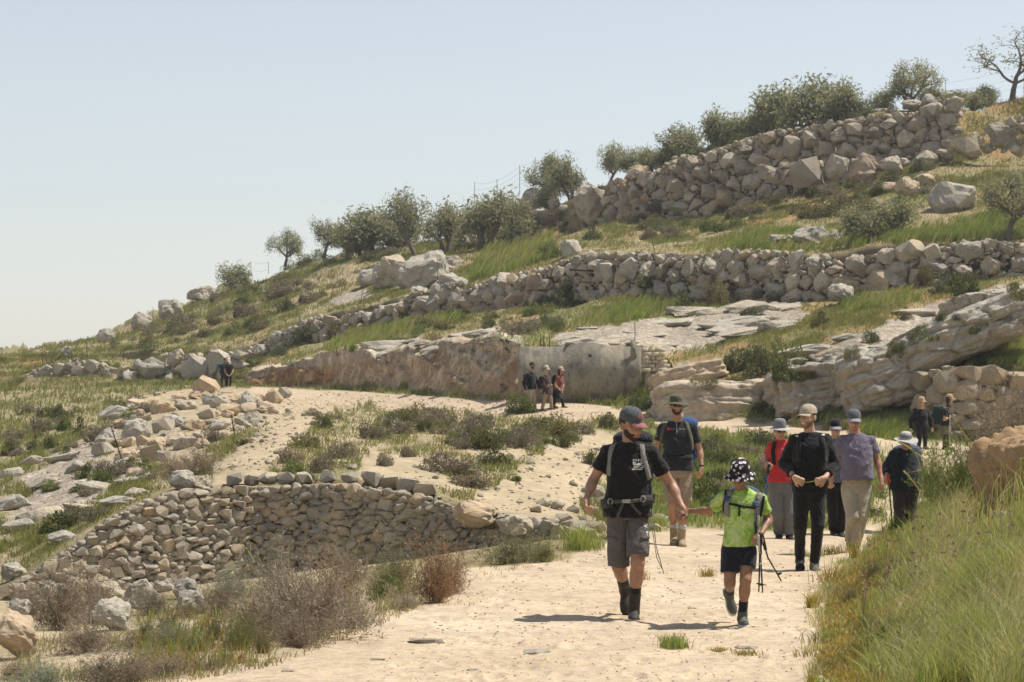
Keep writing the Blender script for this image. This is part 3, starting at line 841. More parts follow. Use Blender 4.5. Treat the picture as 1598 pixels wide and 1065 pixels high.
boulder(18, 1030, 98, 82, 'orange tan square boulder at the bottom left corner beside dry brush', k=2, mat=M['tan_rock'], rz=.2, sink=.08)
boulder(165, 534, 30, 30, 'squared grey boulder standing alone low on the left skyline', k=1)
boulder(222, 516, 42, 34, 'second skyline boulder from the left, with a sloping top', k=3)
boulder(266, 498, 44, 40, 'rounded skyline boulder between two wire fence posts and dark scrub', k=4)
boulder(314, 470, 56, 30, 'broad pale skyline boulder left of the lowest olive bush', k=5)
boulder(104, 554, 20, 16, 'tiny grey boulder lowest on the left skyline', k=6)
boulder(934, 345, 84, 74, 'large pale boulder leaning at the left end of the tall upper wall', k=7, rz=.4)
boulder(889, 400, 42, 42, 'rounded grey boulder alone on the grass above the middle wall', k=8)
boulder(672, 450, 100, 72, 'biggest grey boulder of the outcrop above the middle wall', k=5, rz=.9)
boulder(640, 448, 56, 40, 'grey boulder between the biggest one and its left neighbour in the outcrop', k=3)
boulder(704, 452, 50, 32, 'low boulder at the right foot of the biggest outcrop boulder', k=7)
boulder(578, 446, 44, 36, 'leftmost low boulder of the outcrop above the middle wall', k=1)
boulder(655, 466, 40, 24, 'small boulder below the biggest outcrop boulder, behind the upright post', k=2)
boulder(620, 445, 70, 62, 'second boulder of the outcrop, lower and to the left of the biggest', k=9)
boulder(596, 450, 40, 50, 'narrow shaded boulder at the left foot of the outcrop', k=4)
boulder(722, 386, 28, 22, 'small boulder above the right shoulder of the outcrop', k=5)
boulder(744, 384, 28, 24, 'pointed small boulder at the upper right of the outcrop', k=2)
boulder(700, 420, 52, 24, 'flat slab boulder right of the outcrop on the grass', k=6)
boulder(838, 318, 64, 46, 'shaded broad boulder beneath the skyline olive with the bare trunk', k=3)
boulder(864, 324, 24, 22, 'pale round boulder right of the skyline olive trunk', k=8)
boulder(882, 330, 22, 14, 'small tan boulder between the skyline olives', k=1)
boulder(850, 345, 52, 26, 'tan ledge boulder under the skyline olives', k=7)
boulder(1000, 282, 46, 34, 'orange tan boulder on the left crest of the tall upper wall', k=1, mat=M['tan_rock'])
for i, (px, py, wd) in enumerate([(1040, 268, 40), (1080, 255, 44), (1120, 243, 40), (1155, 232, 56), (1200, 222, 50), (1240, 212, 40), (1290, 202, 46), (1335, 190, 34), (1375, 186, 40)]):
    boulder(px, py - 6, wd, wd * .55, '%s pale crest block from the left along the top of the tall upper wall' % ['first', 'second', 'third', 'fourth, widest', 'fifth', 'sixth', 'seventh', 'eighth, smallest', 'ninth'][i], 'crest blocks on the tall upper wall', Y=np.interp(px, [960, 1480], [173.4, 157.6]), sink=.3)
boulder(1425, 172, 44, 22, 'flat pale boulder on the top right corner of the upper wall', k=2, Y=158.6)
boulder(1455, 170, 40, 28, 'squarer pale boulder at the end of the upper wall top', k=3, Y=158.4)
boulder(1482, 200, 30, 44, 'rusty tan boulder at the right end face of the upper wall', k=9, mat=M['tan_rock'], Y=157)
boulder(1268, 382, 64, 34, 'pale boulder half buried in the grass terrace, right of centre', k=6)
boulder(1225, 380, 50, 18, 'low flat rock left of the half buried boulder on the grass terrace', k=4)
boulder(1306, 378, 28, 22, 'small rock right of the half buried boulder on the grass terrace', k=5)
boulder(1482, 330, 100, 54, 'wide grey boulder on the slope left of the young olive sapling', k=0)
boulder(1420, 305, 50, 34, 'tan boulder up slope left of the wide grey boulder', k=3, mat=M['tan_rock'])
boulder(1440, 290, 44, 30, 'tan boulder above and behind the wide grey boulder', k=8, mat=M['tan_rock'])
boulder(1392, 300, 40, 22, 'low tan rock at the left foot of the tan boulders', k=1, mat=M['tan_rock'])
boulder(1315, 474, 56, 40, 'pale boulder fallen below the middle wall behind a shrub', k=2)
boulder(1400, 450, 66, 40, 'pale sloping boulder at the foot of the middle wall near the right', k=5)
boulder(1530, 418, 66, 46, 'large pale boulder on top of the middle wall at right', k=7)
boulder(1585, 412, 50, 38, 'large pale boulder at the right edge on the middle wall', k=9)
boulder(742, 815, 84, 38, 'long flat tan boulder at the right end of the near wall', k=3, Y=30.6, rz=.1, mat=M['tan_rock'])
boulder(802, 832, 66, 44, 'rounded grey boulder right of the long flat boulder', k=8, Y=30.3)
boulder(285, 765, 46, 36, 'round topped boulder on the left shoulder of the near wall', k=1, Y=31.7, sink=.05)
boulder(314, 768, 40, 26, 'wedge boulder beside the round topped one on the near wall', k=6, Y=31.8, sink=.05)
boulder(20, 905, 46, 34, 'sunlit block at the far left foot of the near wall', k=9)
for (px, py, wd, hp) in [(60, 935, 70, 44), (110, 930, 80, 48), (170, 945, 60, 46), (215, 950, 64, 56), (250, 925, 50, 34), (30, 960, 50, 30), (290, 935, 50, 40)]:
    boulder(px, py, wd, hp, {60: 'low grey boulder next to the sunlit block at the left foot of the near wall', 110: 'widest grey boulder under the left end of the near wall', 170: 'grey boulder just right of the widest one under the near wall', 215: 'tall grey boulder under the near wall beside brown dry brush', 250: 'small dark boulder tucked against the near wall base', 30: 'low grey boulder above the square tan boulder at left', 290: 'rightmost grey boulder at the foot of the near wall, by the herbs'}[px], 'foundation boulders of the near wall')
boulder(175, 985, 80, 62, 'pale tan boulder behind the herbs at lower left', k=2)
boulder(300, 960, 56, 48, 'pale rough boulder between herbs below the near wall', k=4)
boulder(632, 868, 54, 34, 'pale rounded boulder behind the half green bush', k=8)
# rubble pile and slabs at left
boulder(212, 688, 48, 46, 'big squared upright boulder in the rubble pile left of the track', k=1, rz=.2)
boulder(178, 655, 56, 26, 'flat overhanging rock at the left edge of the rubble pile', k=6, meshes=SLABM)
for i, (px, py, wd, hp) in enumerate([(255, 645, 40, 24), (290, 640, 44, 20), (232, 636, 40, 18), (330, 632, 44, 22), (360, 628, 40, 18), (270, 668, 46, 26), (305, 672, 36, 20), (290, 700, 40, 22), (250, 700, 36, 26), (235, 722, 44, 30), (280, 625, 34, 14), (215, 632, 30, 14), (355, 650, 36, 22), (385, 632, 30, 16), (425, 625, 28, 22), (442, 622, 26, 20), (408, 628, 24, 14), (320, 655, 30, 18), (188, 668, 30, 18), (340, 672, 38, 18), (215, 745, 44, 22), (160, 710, 40, 22)]):
    boulder(px, py, wd, hp, 'angular tan rock in the rubble pile below the track at left', 'rocks of the rubble pile', meshes=BOULD + STONES[:6], tilt=.4, mat=M['tan_rock'] if i % 2 == 0 else None)
for i, (px, py, wd, hp) in enumerate([(22, 796, 66, 34), (60, 815, 90, 30), (120, 735, 60, 22), (175, 738, 70, 24), (95, 720, 60, 20), (150, 770, 80, 24), (205, 755, 60, 20), (70, 760, 60, 18), (15, 745, 50, 20), (185, 790, 70, 20), (130, 800, 80, 22), (50, 725, 50, 18), (215, 775, 50, 18), (30, 830, 70, 26), (100, 845, 60, 20)]):
    boulder(px, py, wd, hp, ['thick brown topped slab at the left edge below the grass', 'widest pale slab low at the left edge', 'slab just under the leaning post at left', 'pale slab touching the foot of the leaning post', 'slab between dark shrubs, upper left of the slab field', 'long pale slab in the middle of the slab field at left', 'slab beside the brown shrub under the leaning post', 'thin slab left of the long middle slab', 'small slab at the left picture edge, upper one', 'slab nearest the round topped wall boulder at left', 'broad pale slab above the green shrub at left', 'thin uppermost slab left of the straight post foot', 'thin slab right of the long middle slab', 'slab at the left edge above the sunlit block', 'lowest slab, above the sloping left end of the near wall'][i], 'rock slabs on the left slope', meshes=SLABM, sink=.25, tilt=.2)
def cellular(p, seed):
    c = np.floor(p).astype(np.int64)
    f1 = np.full(len(p), 9.); f2 = np.full(len(p), 9.); idv = np.zeros(len(p))
    for dx in (-1, 0, 1):
        for dy in (-1, 0, 1):
            for dz in (-1, 0, 1):
                q = c + np.array([dx, dy, dz])
                j = np.stack([_hash(q[:, 0], q[:, 1], q[:, 2], seed + m_) for m_ in (1, 2, 3)], -1) * .5 + .5
                d = np.linalg.norm(q + j - p, axis=1)
                n_ = d < f1
                f2 = np.where(n_, f1, np.minimum(f2, d)); f1 = np.where(n_, d, f1)
                idv = np.where(n_, _hash(q[:, 0], q[:, 1], q[:, 2], seed + 7), idv)
    return f1, f2, idv
rp = np.random.default_rng(88)
for a in sorted(in_polys([[(205, 640), (300, 612), (460, 616), (440, 650), (350, 680), (300, 735), (190, 730), (160, 690)]], 46, rp), key=lambda q: q[1]):
    wd = rp.uniform(14, 44)
    boulder(a[0], a[1], wd, wd * rp.uniform(.45, .75), '%s tan rock in the heap below the track at left' % ('large angular' if wd > 34 else 'mid sized' if wd > 24 else 'small'), 'heap rocks %s' % ('large' if wd > 34 else 'mid sized' if wd > 24 else 'small'), meshes=BOULD + STONES[:9], tilt=.4, mat=M['tan_rock'] if rp.random() < .6 else None)
rp = np.random.default_rng(89)
for a in sorted(in_polys([SLABS[0], SLABS[0], SLABS[0], SLABS[0], SLABS[1], SLABS[2], SLABS[5], SLABS[6]], 64, rp), key=lambda q: q[1]):
    wd = rp.uniform(30, 120)
    big = 'wide' if wd > 85 else 'mid sized' if wd > 55 else 'short'
    boulder(a[0], a[1], wd, wd * rp.uniform(.14, .24), '%s pale limestone slab bedded in the bare rock slope above the track' % big, 'bedded slabs ' + big, meshes=SLABM, sink=.38, tilt=.08, rz=rp.uniform(-.2, .2), name='rock_slab')
# ledges right of the concrete wall
LEDGES = []
def ledge(name, label, px, py, Y, dims, seed, rz, tilt, mat, lv=4, cellsz=4.6):
    bm = bmesh.new()
    bmesh.ops.create_icosphere(bm, subdivisions=lv + 1, radius=1)
    co = np.array([v.co for v in bm.verts])
    co /= (np.abs(co) ** 7).sum(1, keepdims=True) ** (1 / 7)
    wc = co * np.array(dims) / 2
    cell = np.floor(wc * 4.5 / max(dims) * np.array([1.1, 1.1, 2.0]) + np.stack([fbm(wc * .9, 3, seed + 20), fbm(wc * .9, 3, seed + 21), fbm(wc * .9, 3, seed + 22)], -1) * 1.1 + seed)
    blk = _hash(cell[:, 0].astype(int), cell[:, 1].astype(int), cell[:, 2].astype(int), seed)
    sc1 = 2.2 / max(dims)
    d = fbm(wc * sc1 + seed, 5, seed, .58) * .11 - np.abs(fbm(wc * np.array([1., 1., 1.5]) * sc1 * 1.7 + seed * 2, 5, seed + 3, .62)) * .12 + blk * .03
    k_ = cellsz / max(dims)
    wq = wc + .25 * max(dims) / 6 * np.stack([fbm(wc * sc1 * 2, 3, seed + 30), fbm(wc * sc1 * 2, 3, seed + 31), fbm(wc * sc1 * 2, 3, seed + 32)], -1)
    f1, f2, idv = cellular(wq * k_ * np.array([1, 1, 1.7]) + seed * 3.7, seed)
    g1, g2, idw = cellular(wq * k_ * 2.7 * np.array([1, 1, 1.4]) + seed * 1.7, seed + 40)
    off = (idv * .075 + idw * .014 - .07 * np.exp(-((f2 - f1) / .06) ** 2) - .02 * np.exp(-((g2 - g1) / .09) ** 2)) * min(1.6, max(dims) / 3.2)
    bed = np.tanh(3 * np.sin(wc[:, 2] * 6.283 / (max(dims) * .085) + 2.2 * fbm(wc * sc1 * .8, 3, seed + 50)))
    off = off + bed * .028 * min(1.6, max(dims) / 3.2)
    co = co * (1 + d[:, None])
    nrm_ = wc / (np.linalg.norm(wc, axis=1, keepdims=True) + 1e-6)
    co = co + nrm_ * off[:, None] / (np.array(dims) / 2)
    for v, c in zip(bm.verts, co * np.array(dims) / 2): v.co = c
    me = bpy.data.meshes.new(name); bm.to_mesh(me); bm.free()
    for pl in me.polygons: pl.use_smooth = True
    o = obj(name, me, mat, None, P(px, py, Y), (tilt[0], tilt[1], rz))
    LEDGES.append(o)
    return tag(o, label, 'rock')
t = NT('layered ledge rock')
p = t.pos()
nz = t.n('NewGeometry').outputs['Normal']
sp = t.n('SeparateXYZ'); t.l(nz, sp.inputs[0])
a, b, c3 = t.noise(.7, 6, .62, p), t.noise(4, 6, .7, p), t.noise(22, 4, .65, p)
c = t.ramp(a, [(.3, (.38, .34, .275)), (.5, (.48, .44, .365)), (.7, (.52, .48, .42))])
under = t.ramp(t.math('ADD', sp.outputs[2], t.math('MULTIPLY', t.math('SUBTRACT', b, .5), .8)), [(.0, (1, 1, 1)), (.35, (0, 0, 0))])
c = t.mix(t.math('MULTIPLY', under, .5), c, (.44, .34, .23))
c = t.mix(t.ramp(b, [(.5, (0, 0, 0)), (.68, (.55, .55, .55))]), c, (.25, .225, .19))
c = t.mix(1, c, t.ramp(c3, [(.3, (.72, .72, .72)), (.6, (1.1, 1.1, 1.1))]), 'MULTIPLY')
t.principled(c, .95, t.bump(t.math('ADD', b, t.math('MULTIPLY', c3, .4)), .8, .12), spec=.12)
M['ledge'] = t.m
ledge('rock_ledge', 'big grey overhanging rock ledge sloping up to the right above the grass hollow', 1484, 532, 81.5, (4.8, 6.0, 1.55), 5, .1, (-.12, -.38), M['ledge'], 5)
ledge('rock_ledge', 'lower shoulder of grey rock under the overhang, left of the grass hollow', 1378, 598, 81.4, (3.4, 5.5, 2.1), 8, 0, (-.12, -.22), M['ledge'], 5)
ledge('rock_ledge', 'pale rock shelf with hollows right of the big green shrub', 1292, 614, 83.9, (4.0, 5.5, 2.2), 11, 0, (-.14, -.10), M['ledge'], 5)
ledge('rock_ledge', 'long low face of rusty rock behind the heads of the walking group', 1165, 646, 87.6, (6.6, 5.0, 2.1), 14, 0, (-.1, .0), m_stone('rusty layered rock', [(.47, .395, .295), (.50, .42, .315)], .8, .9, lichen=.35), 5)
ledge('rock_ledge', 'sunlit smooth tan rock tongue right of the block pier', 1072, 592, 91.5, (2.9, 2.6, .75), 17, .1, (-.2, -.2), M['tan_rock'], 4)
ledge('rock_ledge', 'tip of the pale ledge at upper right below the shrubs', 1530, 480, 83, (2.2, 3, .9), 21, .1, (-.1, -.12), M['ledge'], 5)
# earth bank and rock at right edge beside the path
ledge('rock_bank', 'orange earth and rock bank at the right edge beside the tall grass', 1652, 786, 23.2, (1.1, 1.6, 1.5), 25, .15, (0, -.28), m_stone('orange crumbly earth', [(.36, .235, .125), (.40, .27, .15)], 3, 1.0, lichen=.3), 5)
ledge('rock_bank', 'grey fluted rock at the right edge at the foot of the earth bank', 1602, 850, 21.8, (.55, .9, .6), 28, .1, (0, .1), M['ledge'], 5)

LT = []
for o in LEDGES:
    mw = Matrix.Translation(o.location) @ o.rotation_euler.to_matrix().to_4x4()
    LT.append(BVHTree.FromPolygons([mw @ v.co for v in o.data.vertices], [tuple(f.vertices) for f in o.data.polygons]))
def hit2(px, py):
    q = hit(px, py)
    c = Vector((0, 0, CAMZ)); d = (Vector(P(px, py, 100.)) - c).normalized()
    best = (Vector(q) - c).length
    for b in LT:
        h_ = b.ray_cast(c, d)
        if h_[0] is not None and h_[3] < best: best = h_[3]; q = np.array(h_[0])
    return q
# loose stones: individuals where they show, the rest as rubble
LOOSE = [[(300, 735), (560, 735), (560, 640), (400, 640)], [(560, 790), (900, 800), (960, 690), (800, 690), (640, 730)], [(150, 700), (460, 700), (460, 612), (200, 612)], [(0, 860), (200, 800), (300, 720), (120, 690), (0, 760)]]
rl = np.random.default_rng(31)
for a in in_polys([LOOSE[1], LOOSE[1], LOOSE[0], LOOSE[2]], 150, rl):
    q = hit(*a)
    sz = rl.uniform(4, 11) * q[1] / FPX * (1.5 if rl.random() < .15 else 1)
    o = obj('loose_stone', STONES[rl.integers(18)], None, None, q + np.array([0, 0, sz * .2]), tuple(rl.uniform(-.5, .5, 3) * np.array([1, 1, 6])), (sz * 1.3, sz, sz * .75))
    tag(o, 'loose pale stone lying on the bare slope between near wall and track', 'stone', 'loose stones on the slope')
for px, py, wd in [(913, 818, 26), (930, 830, 30), (895, 800, 22), (870, 795, 26), (905, 832, 36), (850, 790, 24), (880, 820, 34), (925, 800, 20), (945, 790, 30), (925, 775, 36), (890, 828, 34), (860, 822, 30), (835, 800, 22), (915, 840, 40), (1030, 815, 26), (1020, 828, 20)]:
    boulder(px, py, wd, wd * .6, 'broken stone in the rubble fan at the right end of the near wall', 'rubble fan stones', meshes=STONES, tilt=.5, name='rubble_stone')
for px, py, wd, lab in [(1045, 904, 9, 'small tan pebble on the path between the man and the boy'), (1082, 950, 18, 'flat tan pebble on the path below the joined hands'), (838, 1018, 44, 'pale embedded stone in the path at bottom centre'), (665, 1002, 60, 'long pale stone half buried at the left edge of the path'), (590, 1030, 26, 'pale flat stone on the path edge by the big dry bush'), (1165, 1012, 40, 'pale flat stone by the grass tuft on the path'), (740, 1046, 24, 'short flat stone at the bottom of the path'), (452, 1048, 26, 'small pale stone at bottom left of the path'), (280, 1058, 20, 'brown pebble at the bottom left path edge'), (1205, 760 + 165, 5, 'dark pebble right of the boy on the path')]:
    q = hit(px, py); s = q[1] / FPX
    o = obj('path_stone', STONES[px % 18], M['tan_rock'], None, q + np.array([0, 0, .002]), (0, 0, .1), (wd * s, wd * s * .8, max(wd * s * .22, .02)))
    tag(o, lab, 'stone')
# gravel, uncountable
def gravel(name, pls, n, lo, hi, seed, mat):
    r = np.random.default_rng(seed)
    T = [np.array([v.co for v in m_.vertices]) for m_ in STONES[:6]]
    TF = [np.array([pl.vertices[:] for pl in m_.polygons]) for m_ in STONES[:6]]
    mb = MB()
    for a in in_polys(pls, n, r):
        q = hit(*a)
        sz = r.uniform(lo, hi) ** 2 / hi * q[1] / FPX
        k = r.integers(6)
        an = r.uniform(0, 6.28); c, s = math.cos(an), math.sin(an)
        v = T[k] * np.array([1.3, 1, .7]) * sz
        v = v @ np.array([[c, s, 0], [-s, c, 0], [0, 0, 1]])
        mb.add(v + q + np.array([0, 0, sz * .12]), TF[k])
    o = mb.build(name, mat)
    tag(o, kind='stuff'); return o
gravel('gravel', LOOSE, 2200, 1.5, 6, 41, M['stone_far'])
gravel('pebbles', [[(560, 1065), (740, 920), (960, 850), (1330, 850), (1290, 1065)], [(420, 640), (800, 660), (1000, 660), (900, 630), (500, 612)]], 2600, 1.0, 4.4, 42, M['tan_rock'])
# ------------------------------------------------------------------ vegetation
def quads(c, a, b):
    """quads centred at c with half axes a, b -> V, Q"""
    V = np.stack([c - b, c + a * 1.25 - b * .1, c + b * 1.15, c - a * 1.25 - b * .1], 1).reshape(-1, 3)
    return V, np.arange(len(V)).reshape(-1, 4)
def unit(v): return v / (np.linalg.norm(v, axis=-1, keepdims=True) + 1e-9)

def dome_shrub(seed, n=1300, leaf=.055, lobes=7, flat=1.0, twigs=120, spiky=.0):
    """unit shrub: radius 1, height ~1.  an uneven clump of leafy shoots"""
    r = np.random.default_rng(seed)
    lc = unit(r.normal(size=(lobes, 3)) * np.array([1, 1, .55]) + np.array([0, 0, .35])) * r.uniform(.35, .72, (lobes, 1))
    lc[:, 2] = np.abs(lc[:, 2]) * flat
    lr = r.uniform(.26, .5, lobes)
    k = r.integers(lobes, size=n)
    d = unit(r.normal(size=(n, 3)))
    rad = r.uniform(.35, 1.0, n) ** .5
    c = lc[k] + d * (lr[k] * rad)[:, None]
    c[:, 2] = np.abs(c[:, 2])
    c += fbm(c * 3, 2, seed)[:, None] * .12 * d
    up = unit(c * np.array([1, 1, .8]) + r.normal(size=(n, 3)) * .55)
    sd = unit(np.cross(up, r.normal(size=(n, 3))))
    L = leaf * r.uniform(.6, 1.5, n)
    V, Q = quads(c, sd * (L * .32)[:, None], up * (L * (1 + spiky * r.random(n)))[:, None])
    mb = MB(); mb.add(V, Q=Q)
    if twigs:
        e = c[r.integers(n, size=twigs)]
        b = r.normal(size=(twigs, 3)) * np.array([.08, .08, 0])
        dirv = e - b
        s = unit(np.cross(dirv, r.normal(size=(twigs, 3)))) * .008
        V = np.stack([b - s, b + s, e * 1.06 + s * .4, e * 1.06 - s * .4], 1).reshape(-1, 3)
        mb.add(V, Q=np.arange(len(V)).reshape(-1, 4))
    return mb.mesh('foliage')

def twig_shrub(seed, stems=60, sub=7, leaf=0, spread=1.15, wob=.16, w0=.008):
    """unit dry brush: arching stems that branch into fine twigs"""
    r = np.random.default_rng(seed)
    Vs = []
    def seg(a, b, wa, wb):
        d = b - a
        s = unit(np.cross(d, r.normal(size=d.shape)))
        Vs.append(np.stack([a - s * wa, a + s * wa, b + s * wb, b - s * wb], 1).reshape(-1, 3))
    az = r.uniform(0, 6.283, stems)
    tl = r.uniform(.05, 1.25, stems) * spread
    d0 = np.stack([np.cos(az) * np.sin(tl), np.sin(az) * np.sin(tl), np.cos(tl)], -1)
    L = r.uniform(.45, 1.1, stems) * (1 + .35 * np.sin(2 * az + seed) + .2 * np.sin(5 * az + seed))
    p = r.normal(size=(stems, 3)) * np.array([.1, .1, 0])
    tips = []
    for i in range(4):
        d0 = unit(d0 + r.normal(size=d0.shape) * wob * 1.6 + np.array([0, 0, .06]))
        q = p + d0 * (L / 4)[:, None]
        seg(p, q, w0 * (1 - i * .2), w0 * (.8 - i * .2))
        p = q
        if i >= 1: tips.append((p.copy(), d0.copy()))
    lv = []
    for (tp, td) in tips:
        for _ in range(sub):
            dd = unit(td + r.normal(size=td.shape) * .7)
            l = r.uniform(.08, .28, len(tp))[:, None]
            m_ = tp + dd * l * .5
            dd2 = unit(dd + r.normal(size=td.shape) * .5)
            e = m_ + dd2 * l * .5
            seg(tp, m_, w0 * .4, w0 * .3); seg(m_, e, w0 * .3, w0 * .15)
            lv.append(m_); lv.append(e)
    mb = MB(); V = np.concatenate(Vs); V[:, 2] = np.maximum(V[:, 2], .0); mb.add(V, Q=np.arange(len(V)).reshape(-1, 4))
    c = np.concatenate(lv)
    mesh_l = None
    if leaf:
        kk = r.random(len(c)) < leaf
        c = c[kk]; n = len(c)
        up = unit(r.normal(size=(n, 3)) + np.array([0, 0, .6])); sd = unit(np.cross(up, r.normal(size=(n, 3))))
        Lf = r.uniform(.012, .03, n)[:, None]
        V, Q = quads(c, sd * Lf * .4, up * Lf)
        lb = MB(); lb.add(V, Q=Q); mesh_l = lb.mesh('foliage')
    return mb.mesh('twigs'), mesh_l

KINDS = {'g': 'shrub_green', 'd': 'shrub_dark', 'b': 'shrub_brown', 'o': 'shrub_olive', 'p': 'shrub_pale'}
SHR = {}
for k, mn in KINDS.items():
    SHR[k] = []
    for i in range(4):
        m_ = dome_shrub(500 + i * 7 + ord(k), n=2000, leaf=.05 if k != 'b' else .045, lobes=7 + i, twigs=160 if k == 'b' else 60, spiky=.8 if k == 'b' else .3)
        m_.materials.append(M[mn]); SHR[k].append(m_)
COLN = {'g': 'green', 'd': 'dark green', 'b': 'grey brown', 'o': 'olive green', 'p': 'silver green'}
rs = np.random.default_rng(77)
def shrub(px, py, wpx, hpx, k, label=None, group=None, Y=None, cat='shrub'):
    q = hit2(px, py) if Y is None else P(px, py, Y)
    s = q[1] / FPX
    W_, H_ = wpx * s / 2, hpx * s
    o = obj('shrub', SHR[k][rs.integers(4)], None, None, (q[0], q[1] + W_ * .4, q[2] - H_ * .06), (rs.normal() * .05, rs.normal() * .05, rs.uniform(0, 6.28)), (W_ * 1.12, W_ * rs.uniform(.85, 1.2), H_ * 1.08))
    return tag(o, label, cat, group)
